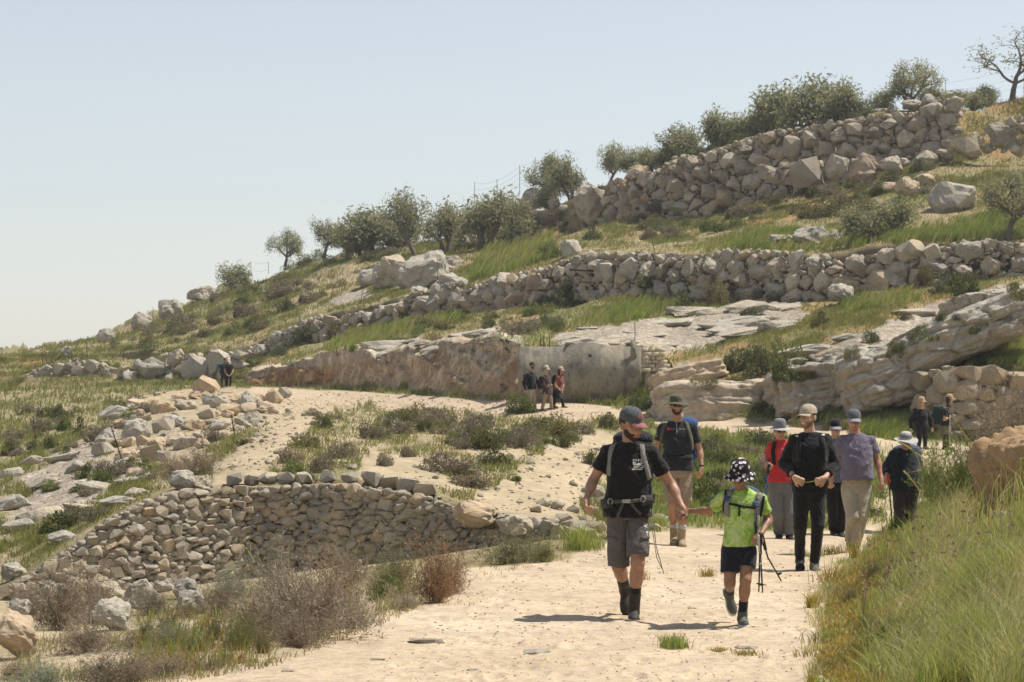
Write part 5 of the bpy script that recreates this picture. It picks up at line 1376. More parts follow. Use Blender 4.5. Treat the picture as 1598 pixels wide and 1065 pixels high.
# herbs at lower left, between brush and wall
HERB = [[(200, 1050), (230, 960), (420, 940), (430, 1030), (330, 1045)], [(560, 930), (640, 880), (660, 930), (600, 960)], [(740, 890), (760, 850), (880, 840), (960, 830), (940, 862), (860, 880)]]
p, r = scatter(HERB, 700, 86, .8, 4.9, tuft_near ** 2)
blades('herb_leaves', p, r, .15, .012, M['shrub_bright'], .5, 2)
p, r = scatter(HERB + [[(0, 1065), (60, 1000), (300, 1000), (420, 1040), (200, 1065)], [(20, 960), (300, 930), (560, 900), (560, 960), (300, 1000)]], 3200, 87, .8, 4.9, tuft_near ** 2)
blades('dry_herbs', p, r, .11, .008, M['hill_dry'], .7, 2)
p, r = scatter([HERB[0]], 500, 89, .8, 4.9, .2 + tuft_near)
blades('orange_herbs', p, r, .10, .014, m_leaf('orange herb', [(.40, .20, .06), (.34, .22, .08)], .3), .6, 2)
p, r = scatter([[(0, 1065), (240, 1020), (560, 960), (740, 900), (760, 870), (900, 868), (880, 884), (740, 905), (600, 975), (430, 1040), (260, 1070)]], 2600, 90, .8, 4.9, tuft_near ** 2)
blades('edge_turf', p, r, .05, .008, M['hill_dry'], .8, 2)
for px, py, wd, hp, n, lab in [(1050, 1012, 34, 22, 260, 'small yellow green grass tuft in the middle of the path'), (1120, 1018, 26, 8, 120, 'low yellow herb patch on the path below the boy'), (1165, 1022, 36, 8, 140, 'thin grass patch on the path right of the boy shoe'), (1003, 905, 18, 16, 60, 'small dry weed on the path right of the boots'), (1105, 900, 26, 14, 90, 'dry weed on the path left of the boy'), (1300, 865, 40, 16, 160, 'grass patch on the path at the feet of the man in purple'), (1270, 870, 40, 10, 120, 'flat green patch on the path behind the man in black'),
                             (905, 858, 50, 40, 420, 'green grass clump at the path edge left of the front man'), (1020, 822, 46, 20, 260, 'short green grass between front man and olive hat man')]:
    q = hit(px, py); s = q[1] / FPX
    r = np.random.default_rng(px)
    pp = np.stack([r.normal(size=n) * wd * s * .3, r.normal(size=n) * wd * s * .35, np.zeros(n)], -1)
    o = blades('grass_tuft', pp, r, np.full(n, hp * s), .007, M['grass_tall'] if 'green' in lab else M['moss'], .6, 2, (0, 0))
    o.location = q; del o['kind']; tag(o, lab, 'grass tuft')

for i in range(26):
    t_ = i / 25
    px = np.interp(t_, [0, .3, .6, .8, 1], [1284, 1290, 1300, 1335, 1378]) + rs.normal() * 12 - 4
    py = np.interp(t_, [0, .3, .6, .8, 1], [1075, 1000, 930, 880, 838])
    q = hit(px, py); s = q[1] / FPX
    r = np.random.default_rng(1000 + i); n = int(r.uniform(40, 150))
    wd, hp = r.uniform(14, 44), r.uniform(8, 30)
    pp = np.stack([r.normal(size=n) * wd * s * .3, r.normal(size=n) * wd * s * .4, np.zeros(n)], -1)
    o = blades('grass_tuft', pp, r, np.full(n, hp * s), .008, [M['grass_tall'], M['moss'], M['straw'], M['hill_dry']][i % 4], .8, 2, (0, 0))
    o.location = q; del o['kind']
    cn = ['green', 'yellow', 'straw coloured', 'brown'][i % 4]
    tag(o, '%s ragged grass tuft where the grass bank meets the path' % cn, 'grass tuft', 'tufts along the bank edge ' + cn)
# ---- olive trees
def olive(seed, leaves=3900, bare=False, open_=False):
    r = np.random.default_rng(seed)
    tb = MB(); tips = []
    def grow(p, d, L, rad, lv):
        n = 4
        pts = [p]
        for i in range(n):
            d = d + r.normal(size=3) * (.16 + .05 * lv); d[2] += .04; d /= np.linalg.norm(d)
            pts.append(pts[-1] + d * L / n)
        tb.tube(pts, np.linspace(rad, rad * .62, n + 1), 6 if lv < 2 else 4, cap=False)
        if lv >= (4 if bare else 3):
            tips.append((pts[-1], d)); return
        if lv >= 1: tips.append((pts[2], d))
        for k in range(3 if lv else 4):
            az = r.uniform(0, 6.283); a = np.array([math.cos(az), math.sin(az), 0])
            nd = d * .75 + a * r.uniform(.6, 1.25); nd /= np.linalg.norm(nd)
            grow(pts[-1 - (k % 2)], nd, L * r.uniform(.6, .85), rad * .55, lv + 1)
    grow(np.zeros(3), unit(np.array([r.normal() * .2, r.normal() * .2, 1.])), .36 if open_ else .26 if bare else .20, .026 if bare else .05, 0)
    if not open_ and not bare and r.random() < .7: grow(np.array([.05, 0, 0]), unit(np.array([.6, r.normal() * .3, 1.])), .22, .04, 0)
    tp = np.array([q for q, _ in tips])
    lo, hi = tp[:, 2].max(), np.abs(tp[:, :2]).max()
    T_ = tb.mesh('trunk')
    n = leaves
    k = r.integers(len(tp), size=n)
    c = tp[k] + unit(r.normal(size=(n, 3))) * (r.random(n) ** .7 * (.17 if not bare else .07))[:, None]
    c += np.array([0, 0, .02])
    up = unit(r.normal(size=(n, 3)) + unit(c - np.array([0, 0, .55])) * .8)
    sd = unit(np.cross(up, r.normal(size=(n, 3))))
    L = r.uniform(.013, .029, n)[:, None] * (.6 if bare else 1)
    V, Q = quads(c, sd * L * .33, up * L)
    zmax = V[:, 2].max(); xm = np.abs(V[:, 0]).max()
    C = mesh('crown', V, Q)
    T_.materials.append(M['bark']); C.materials.append(M['olive_leaf'])
    return T_, C, zmax, xm
OL = [olive(60 + i) for i in range(9)]
OLO = [olive(160 + i, 4200, False, True) for i in range(4)]
BARE = olive(91, 900, True)
def tree(px, py, top, wpx, label, k, Y=None, name='olive_tree', dY=0, group=None):
    q = (hit(px, py) if Y is None else P(px, py, Y))
    if dY:
        q = P(px, py, q[1] + dY)
    s = q[1] / FPX
    T_, C, zm, xm = BARE if k == 'bare' else OLO[int(k[1])] if isinstance(k, str) else OL[k % 9]
    H_ = (py - top) * s / zm * 1.08
    W_ = wpx * s / (2 * xm) * (1.4 if isinstance(k, str) else 1.5)
    rt = thing(name, label, 'tree', q - np.array([0, 0, .1]), rs.uniform(0, 6.28), group)
    obj('trunk', T_, None, rt, scale=(W_, W_, H_)); obj('crown', C, None, rt, scale=(W_, W_, H_))
    return rt
TREES = [
 (445, 414, 357, 62, 'lone olive tree lowest of the round crowned trees on the left skyline'), (504, 402, 336, 58, 'olive tree with an open crown and visible trunk, second on the left skyline'), (540, 405, 343, 40, 'narrow olive tree right of the open crowned one'),
 (362, 462, 408, 64, 'low bushy olive behind the skyline boulder at left'), (583, 405, 322, 88, 'dense olive fourth along the left skyline'), (648, 400, 290, 84, 'tall pointed olive left of the boulder outcrop'),
 (700, 396, 308, 74, 'dark olive between two taller ones above the boulder outcrop'), (752, 390, 290, 86, 'broad olive above the outcrop with wire fence behind'), (795, 380, 305, 64, 'olive on the steep slope below the fence'),
 (846, 318, 237, 60, 'olive with a bare trunk standing on boulders at centre skyline'), (895, 318, 237, 68, 'bushy olive right of the one with the bare trunk'), (950, 288, 219, 52, 'small olive above the leaning boulder'), (985, 285, 225, 58, 'olive just right of the small one above the boulder'),
 (1018, 275, 230, 46, 'low olive at the left end of the tall upper wall'), (1070, 262, 190, 66, 'olive above the left part of the tall upper wall'), (1115, 250, 165, 76, 'second olive above the tall upper wall'), (1160, 240, 165, 66, 'third olive above the tall upper wall'),
 (1222, 228, 126, 96, 'large dense olive above the middle of the tall wall'), (1272, 215, 108, 96, 'tallest olive above the middle of the tall wall'), (1330, 200, 120, 92, 'olive right of the tallest one above the wall'), (1366, 190, 135, 50, 'narrow olive before the gap on the skyline'),
 (1422, 178, 86, 100, 'round olive standing apart above the right end of the tall wall'), (1490, 172, 138, 44, 'small olive shrub tree at the right skyline'), (615, 402, 342, 66, 'low olive filling the gap left of the tall pointed olive'), (725, 396, 322, 66, 'low olive filling the gap above the outcrop, left of the broad one'), (562, 404, 352, 50, 'low olive bush between the narrow and the dense left skyline trees'),
 (870, 324, 264, 50, 'low olive between the bare trunked and the bushy skyline olive'), (1040, 264, 222, 50, 'low olive bush at the left crest of the tall wall'), (1140, 246, 186, 60, 'low olive between the second and third above the tall wall'), (1195, 236, 168, 60, 'low olive left of the large dense one above the wall'), (1300, 208, 146, 70, 'low olive right of the tallest above the wall'), (1450, 174, 134, 44, 'small olive at the right shoulder of the round one standing apart'), (1520, 176, 140, 50, 'low olive bush left of the sparse bare tree'), (1545, 172, 128, 56, 'olive behind the sparse bare tree'),
]
for i, (px, py, top, wd, lab) in enumerate(TREES):
    Yb = np.interp(px, np.array(WALL3_T)[:, 0], np.array(WALL3_T)[:, 2])
    i = {445: 'o0', 504: 'o1', 846: 'o2', 950: 'o3', 1422: 'o0', 985: 'o1', 648: 'o3'}.get(px, i)
    if px in (752, 795, 648, 700): tree(px, py, top, wd, lab, i)
    else: tree(px, py, top, wd, lab, i, Y=Yb + 2.5)
tree(1580, 158, 48, 110, 'sparse half bare tree at the top right corner', 'bare', Y=171, name='bare_tree')
tree(1378, 374, 303, 92, 'small pale open olive on the grass terrace', 2, name='olive_sapling')
tree(1572, 378, 258, 106, 'young olive sapling with twin trunks at the right edge of the grass terrace', 'o2', name='olive_sapling')
# ------------------------------------------------------------------ people: signed distance bodies, meshed by surface nets
def rc(a, b, ra, rb, cuts=()):
    a, b = np.array(a, float), np.array(b, float)
    ba = b - a; L2 = ba @ ba + 1e-9
    def fn(p):
        q = p - a
        t = np.clip((q @ ba) / L2, 0, 1)
        d = np.linalg.norm(q - t[..., None] * ba, axis=-1) - (ra + (rb - ra) * t)
        for (c, n) in cuts: d = np.maximum(d, (p - c) @ n)
        return d
    R = max(ra, rb)
    return fn, np.minimum(a, b) - R, np.maximum(a, b) + R
def ell(c, ax, r, cuts=()):
    """ax: 3x3 rows = axes"""
    c, ax, r = np.array(c, float), np.array(ax, float), np.array(r, float)
    def fn(p):
        q = (p - c) @ ax.T
        k0 = np.linalg.norm(q / r, axis=-1); k1 = np.linalg.norm(q / (r * r), axis=-1) + 1e-9
        d = k0 * (k0 - 1) / k1
        for (cc, n) in cuts: d = np.maximum(d, (p - cc) @ n)
        return d
    ext = np.abs(ax.T) @ r
    return fn, c - ext, c + ext
def rbox(c, ax, h, rad, cuts=()):
    c, ax, h = np.array(c, float), np.array(ax, float), np.array(h, float)
    def fn(p):
        q = np.abs((p - c) @ ax.T) - (h - rad)
        d = np.linalg.norm(np.maximum(q, 0), axis=-1) + np.minimum(q.max(-1), 0) - rad
        for (cc, n) in cuts: d = np.maximum(d, (p - cc) @ n)
        return d
    ext = np.abs(ax.T) @ h
    return fn, c - ext, c + ext
def loft(a, b, r0, r1, prof, infl=0.0, cuts=(), wk=1.0):
    a, b = np.array(a, float), np.array(b, float)
    ax = b - a; L = np.linalg.norm(ax); ax = ax / L
    pr = np.array(prof, float)
    def fn(p):
        q = p - a
        t = (q @ ax) / L
        tc = np.clip(t, 0, 1)
        r = r0 + (r1 - r0) * tc[..., None]
        r = r - (r @ ax)[..., None] * ax
        r /= np.linalg.norm(r, axis=-1, keepdims=True) + 1e-9
        f = np.cross(r, ax)
        x = (q * r).sum(-1); y = (q * f).sum(-1)
        w_ = np.interp(t, pr[:, 0], pr[:, 1]) * wk + infl
        d_ = np.interp(t, pr[:, 0], pr[:, 2]) * wk + infl
        y = y - np.interp(t, pr[:, 0], pr[:, 3])
        k = (np.abs(x / w_) ** 2.4 + np.abs(y / d_) ** 2.4) ** (1 / 2.4)
        dd = (k - 1) * np.minimum(w_, d_)
        dd = np.maximum(dd, np.maximum((t - pr[-1, 0]) * L, (pr[0, 0] - t) * L))
        for (c, n) in cuts: dd = np.maximum(dd, (p - c) @ n)
        return dd
    m_ = pr[:, 1].max() * wk + infl + .03
    e0, e1 = a + ax * L * pr[0, 0], a + ax * L * pr[-1, 0]
    return fn, np.minimum(e0, e1) - m_, np.maximum(e0, e1) + m_

_ED = [(0, 1), (2, 3), (4, 5), (6, 7), (0, 2), (1, 3), (4, 6), (5, 7), (0, 4), (1, 5), (2, 6), (3, 7)]
def nets(prims, k, h, cuts=(), sub=(), clipb=None):
    """smooth union of primitives -> vertices, quads"""
    lo = np.min([q[1] for q in prims], 0) - 2.5 * h; hi = np.max([q[2] for q in prims], 0) + 2.5 * h
    n = np.ceil((hi - lo) / h).astype(int) + 1
    f = np.full(n, 1.0, np.float32)
    pad = k + 3 * h
    for fn, a, b in prims:
        i0 = np.maximum(np.floor((a - pad - lo) / h).astype(int), 0); i1 = np.minimum(np.ceil((b + pad - lo) / h).astype(int) + 1, n)
        if (i1 <= i0).any(): continue
        g = np.stack(np.meshgrid(*[lo[d] + h * np.arange(i0[d], i1[d]) for d in range(3)], indexing='ij'), -1)
        v = fn(g).astype(np.float32)
        s_ = f[i0[0]:i1[0], i0[1]:i1[1], i0[2]:i1[2]]
        if k > 0:
            m_ = np.maximum(k - np.abs(s_ - v), 0) / k
            f[i0[0]:i1[0], i0[1]:i1[1], i0[2]:i1[2]] = np.minimum(s_, v) - m_ * m_ * k * .25
        else:
            f[i0[0]:i1[0], i0[1]:i1[1], i0[2]:i1[2]] = np.minimum(s_, v)
    if len(cuts) or len(sub):
        g = np.stack(np.meshgrid(*[lo[d] + h * np.arange(n[d]) for d in range(3)], indexing='ij'), -1)
        for c, nn in cuts: f = np.maximum(f, (g - c) @ nn)
        for fn, a, b in sub: f = np.maximum(f, -fn(g))
    f[0], f[-1], f[:, 0], f[:, -1], f[:, :, 0], f[:, :, -1] = 1, 1, 1, 1, 1, 1
    ins = f < 0
    c8 = [(x, y, z) for z in (0, 1) for y in (0, 1) for x in (0, 1)]
    sl = lambda o, A: A[o[0]:A.shape[0] - 1 + o[0], o[1]:A.shape[1] - 1 + o[1], o[2]:A.shape[2] - 1 + o[2]]
    cnt = sum(sl(o, ins).astype(np.int8) for o in c8)
    act = (cnt > 0) & (cnt < 8)
    ijk = np.argwhere(act)
    if len(ijk) == 0: return np.zeros((0, 3)), np.zeros((0, 4), int)
    vals = np.stack([f[ijk[:, 0] + o[0], ijk[:, 1] + o[1], ijk[:, 2] + o[2]] for o in c8], 1)
    C8 = np.array(c8, float)
    acc = np.zeros((len(ijk), 3)); num = np.zeros(len(ijk))
    for a, b in _ED:
        va, vb = vals[:, a], vals[:, b]
        m_ = (va < 0) != (vb < 0)
        t = np.where(m_, va / np.where(m_, va - vb, 1), 0)
        acc += m_[:, None] * (C8[a] + t[:, None] * (C8[b] - C8[a])); num += m_
    V = lo + h * (ijk + acc / num[:, None])
    idn = np.full(act.shape, -1, np.int64); idn[act] = np.arange(len(ijk))
    Qs = []
    for ax in range(3):
        o = [0, 0, 0]; o[ax] = 1
        A = ins[:n[0] - o[0], :n[1] - o[1], :n[2] - o[2]]; B = ins[o[0]:, o[1]:, o[2]:]
        e = np.argwhere(A != B)
        flip = A[e[:, 0], e[:, 1], e[:, 2]]
        u, v = [(1, 2), (2, 0), (0, 1)][ax]
        du = np.zeros(3, int); dv = np.zeros(3, int); du[u] = 1; dv[v] = 1
        ok = (e[:, u] > 0) & (e[:, v] > 0)
        e, flip = e[ok], flip[ok]
        q = np.stack([idn[tuple((e - du - dv).T)], idn[tuple((e - dv).T)], idn[tuple(e.T)], idn[tuple((e - du).T)]], 1)
        q = np.where(flip[:, None], q, q[:, ::-1])
        Qs.append(q)
    return V, np.concatenate(Qs)
def vnormals(V, Q):
    a = np.cross(V[Q[:, 2]] - V[Q[:, 0]], V[Q[:, 3]] - V[Q[:, 1]])
    N = np.zeros_like(V)
    for k in range(4): np.add.at(N, Q[:, k], a)
    return unit(N)
def relax(V, Q, it=1, lam=.5):
    for _ in range(it):
        A = np.zeros_like(V); c = np.zeros(len(V))
        for k in range(4):
            np.add.at(A, Q[:, k], V[Q[:, (k + 1) % 4]]); np.add.at(c, Q[:, k], 1)
        V = V * (1 - lam) + lam * A / np.maximum(c, 1)[:, None]
    return V
def smesh(name, prims, k, h, mat, parent, cuts=(), sub=(), fold=0.0, fscale=(7, 7, 5), seed=0, it=1):
    V, Q = nets(prims, k, h, cuts, sub)
    V = relax(V, Q, it)
    if fold:
        N = vnormals(V, Q)
        wv = V + .05 * np.stack([vnoise(V * 6 + 3, seed + 1), vnoise(V * 6 + 9, seed + 2), vnoise(V * 6 + 14, seed + 4)], -1)
        rot_ = np.stack([wv[:, 0] * .8 + wv[:, 2] * .6, wv[:, 1], wv[:, 2] * .8 - wv[:, 0] * .6 * np.sign(wv[:, 0])], -1)
        d = .7 * fbm(V * np.array(fscale) + seed, 3, seed, .5) + .9 * (.35 - np.abs(vnoise(rot_ * np.array([5, 7, 15]) + 5 + seed, seed + 3))) + .5 * (.3 - np.abs(vnoise(rot_ * np.array([10, 14, 30]) + 2 + seed, seed + 6)))
        V = V + N * ((d + .25) * fold)[:, None]
    me = mesh(name, V, Q, smooth=True)
    o = obj(name, me, mat, parent)
    return o, V, Q

def m_skin(name, c):
    t = NT(name)
    p = t.objc()
    n = t.noise(14, 4, .6, p)
    base = t.mix(1, c, t.ramp(n, [(.3, (.78, .70, .66)), (.5, (1, 1, 1)), (.7, (1.16, 1.10, 1.06))]), 'MULTIPLY')
    t.principled(base, .5, t.bump(t.noise(180, 2, .5, p), .12, .003), spec=.4, Subsurface_Weight=.08, Subsurface_Scale=.01)
    return t.m
def cloth(name, c, var=.14, rough=.88, fine=420):
    t = NT(name)
    p = t.objc()
    n1 = t.noise(5, 4, .6, p); n2 = t.noise(fine, 2, .5, p); n3 = t.noise(16, 4, .6, p, 1.2)
    base = t.mix(1, c, t.ramp(n1, [(.3, (1 - var,) * 3), (.7, (1 + var,) * 3)]), 'MULTIPLY')
    wr = t.math('ABSOLUTE', t.math('SUBTRACT', t.noise(9, 3, .5, p, 1.8), .5))
    h = t.math('ADD', t.math('ADD', t.math('MULTIPLY', n3, .7), t.math('MULTIPLY', wr, 1.6)), t.math('MULTIPLY', n2, .12))
    base = t.mix(1, base, t.ramp(wr, [(.0, (.9, .9, .9)), (.06, (1, 1, 1)), (.3, (1.06, 1.06, 1.06))]), 'MULTIPLY')
    t.principled(base, rough, t.bump(h, .8, .03), spec=.2, Sheen_Weight=.15)
    return t.m
SK = {'a': m_skin('tanned skin', (.36, .20, .125)), 'b': m_skin('light skin', (.47, .29, .20)), 'c': m_skin('brown skin', (.29, .155, .095)), 'd': m_skin('ruddy skin', (.43, .22, .145))}
M['hair'] = m_flat('dark hair', (.04, .027, .02), .7, .3, 40, .5, 200)
M['hair_light'] = m_flat('blond hair', (.36, .25, .12), .7, .3, 40, .5, 200)
M['hair_brown'] = m_flat('brown hair', (.07, .035, .022), .7, .3, 40, .5, 200)
M['beard_light'] = m_flat('light stubble', (.22, .13, .085), .8, .3, 60, .3, 250)
M['black_tee'] = cloth('black cotton', (.012, .011, .011))
M['black_knit'] = cloth('black jersey', (.009, .009, .010))
M['navy'] = cloth('dark navy cloth', (.014, .017, .027))
M['charcoal'] = cloth('charcoal shirt', (.022, .024, .029))
M['grey_short'] = cloth('grey cargo cloth', (.115, .105, .097))
M['khaki'] = cloth('khaki cloth', (.31, .235, .165))
M['beige'] = cloth('beige trouser cloth', (.43, .365, .275))
M['grey_trouser'] = cloth('grey trouser cloth', (.155, .155, .15))
M['black_trouser'] = cloth('black trouser cloth', (.014, .012, .012))
M['brown_trouser'] = cloth('dark brown trouser cloth', (.045, .033, .03))
M['red'] = cloth('red cotton', (.52, .035, .035))
M['purple'] = cloth('grey purple cotton', (.175, .15, .205))
M['maroon'] = cloth('rust red cotton', (.20, .06, .045))
M['plum'] = cloth('dark plum cloth', (.06, .035, .035))
M['skirt'] = cloth('brown skirt cloth', (.19, .135, .10))
M['blue_grey'] = cloth('blue grey cloth', (.12, .14, .18))
M['sock_d'] = cloth('dark sock', (.015, .015, .018)); M['sock_w'] = cloth('pale sock', (.5, .5, .52))
M['boot_d'] = m_flat('dark leather boot', (.045, .038, .032), .7, .4, 18, .3, 120)
M['boot_t'] = m_flat('tan suede boot', (.33, .255, .15), .85, .25, 18, .3, 120)
M['shoe_k'] = m_flat('black shoe', (.02, .02, .022), .6, .3, 20, .3, 120)
M['shoe_g'] = m_flat('grey green shoe', (.10, .105, .09), .7, .3, 20, .3, 120)
M['sole_d'] = m_flat('dark rubber', (.03, .028, .026), .8); M['sole_p'] = m_flat('pale rubber', (.55, .52, .45), .7); M['sole_g'] = m_flat('dusty rubber', (.20, .17, .13), .8)
M['strap_g'] = cloth('grey webbing', (.24, .23, .21), fine=700); M['strap_k'] = cloth('black webbing', (.013, .013, .015), fine=700); M['strap_o'] = cloth('olive webbing', (.09, .092, .065), fine=700)
M['pack_k'] = cloth('black pack fabric', (.017, .017, .018)); M['pack_b'] = cloth('blue pack fabric', (.025, .085, .27)); M['pack_n'] = cloth('slate blue pack fabric', (.06, .09, .15)); M['pack_t'] = cloth('teal pack fabric', (.02, .11, .14)); M['pack_g'] = cloth('dark green pack fabric', (.022, .04, .032)); M['pack_br'] = cloth('brown grey pack fabric', (.055, .047, .043))
M['buckle'] = m_flat('grey plastic', (.32, .32, .31), .4, .1); M['pole_k'] = m_flat('black pole', (.02, .02, .02), .4, .1); M['pole_s'] = m_flat('silver pole', (.45, .45, .45), .3, .1); M['pole_r'] = m_flat('red pole grip', (.45, .04, .035), .5, .1); M['pole_b'] = m_flat('blue pole', (.05, .11, .35), .4, .1)
M['lens'] = m_flat('dark lens', (.01, .009, .009), .12, .0, spec=.6)
M['eye'] = m_flat('eye', (.5, .47, .44), .3, .05); M['iris'] = m_flat('iris', (.02, .013, .01), .2, 0)
M['lip'] = m_flat('lip', (.31, .13, .10), .5, .1)
M['teeth'] = m_flat('teeth', (.7, .67, .6), .3, .03)
M['print'] = m_flat('white print', (.62, .61, .58), .8, .15, 60)
M['print_r'] = m_flat('red print', (.50, .05, .04), .8, .1); M['print_g'] = m_flat('grey print', (.20, .21, .22), .8, .1); M['print_p'] = m_flat('faded pink print', (.60, .20, .18), .8, .1)
M['cap_grey'] = cloth('washed blue grey twill', (.085, .10, .105)); M['cap_pink'] = cloth('faded red brim', (.32, .12, .12)); M['patch'] = cloth('red patch', (.42, .10, .11))
M['cap_beige'] = cloth('beige twill', (.47, .39, .28)); M['cap_slate'] = cloth('slate twill', (.12, .12, .14)); M['cap_black'] = cloth('black twill', (.015, .015, .017)); M['hat_olive'] = cloth('olive hat cloth', (.105, .10, .055)); M['hat_grey'] = cloth('grey hat cloth', (.20, .20, .21)); M['hat_light'] = cloth('pale grey hat cloth', (.47, .46, .43)); M['cap_tan'] = cloth('tan cap cloth', (.50, .37, .20)); M['brim_p'] = cloth('pale brim', (.30, .29, .31)); M['cap_white'] = cloth('white cap cloth', (.70, .67, .62)); M['cap_dark'] = cloth('dark plum cap', (.045, .035, .04)); M['cap_rose'] = cloth('pale rose cap', (.55, .40, .33))
t = NT('green tie dye'); p = t.objc()
n = t.noise(9, 5, .7, p, 1.5); n2 = t.noise(28, 4, .6, p); f = t.noise(16, 4, .6, p, 1.2)
c = t.ramp(t.math('ADD', t.math('MULTIPLY', n, .75), t.math('MULTIPLY', n2, .25)), [(.36, (.15, .30, .035)), (.46, (.26, .43, .065)), (.54, (.44, .54, .20)), (.60, (.50, .58, .27)), (.68, (.30, .46, .08))])
t.principled(c, .85, t.bump(f, .45, .02), spec=.2); M['tiedye'] = t.m
t = NT('flower print'); p = t.objc()
vo = t.n('TexVoronoi', i_Scale=24.0, i_Randomness=.85); t.l(p, vo.inputs['Vector'])
d = t.math('ADD', vo.outputs['Distance'], t.math('MULTIPLY', t.math('SUBTRACT', t.noise(60, 2, .5, p), .5), .35))
c = t.ramp(d, [(.0, (.05, .045, .05)), (.10, (.06, .05, .05)), (.14, (.66, .63, .62)), (.36, (.6, .57, .57)), (.42, (.02, .017, .019))])
t.principled(c, .85, spec=.2); M['flower'] = t.m

PROF_M = [(-.20, .150, .105, -.005), (0, .172, .118, -.012), (.22, .160, .112, 0), (.42, .152, .108, .006), (.64, .172, .122, .004), (.80, .184, .118, -.006), (.91, .150, .095, -.012), (.98, .085, .07, -.012), (1.04, .06, .058, -.008)]
PROF_F = [(-.20, .160, .110, -.01), (0, .182, .122, -.015), (.22, .152, .108, 0), (.42, .135, .10, .004), (.62, .152, .125, .012), (.80, .165, .108, -.002), (.91, .135, .085, -.012), (.98, .075, .062, -.012), (1.04, .052, .05, -.008)]
PROF_B = [(-.20, .150, .11, 0), (0, .18, .135, 0), (.22, .186, .15, .02), (.42, .182, .148, .02), (.64, .186, .14, .008), (.80, .19, .125, -.004), (.91, .155, .1, -.012), (.98, .09, .074, -.012), (1.04, .064, .06, -.008)]

def ribbon(pts, nrm, width, th=.006):
    pts, nrm = np.array(pts), unit(np.array(nrm))
    T = unit(np.gradient(pts, axis=0)); Bn = unit(np.cross(T, nrm)) * width / 2
    m = len(pts)
    V = np.stack([pts - Bn, pts + Bn, pts + Bn + nrm * th, pts - Bn + nrm * th], 1).reshape(-1, 3)
    i = np.arange(m - 1)[:, None] * 4; j = np.arange(4)[None]; k = (j + 1) % 4
    Q = np.stack([i + j, i + k, i + 4 + k, i + 4 + j], -1).reshape(-1, 4)
    Q = np.concatenate([Q, [[3, 2, 1, 0]], [[4 * m - 4, 4 * m - 3, 4 * m - 2, 4 * m - 1]]])
    return V, Q

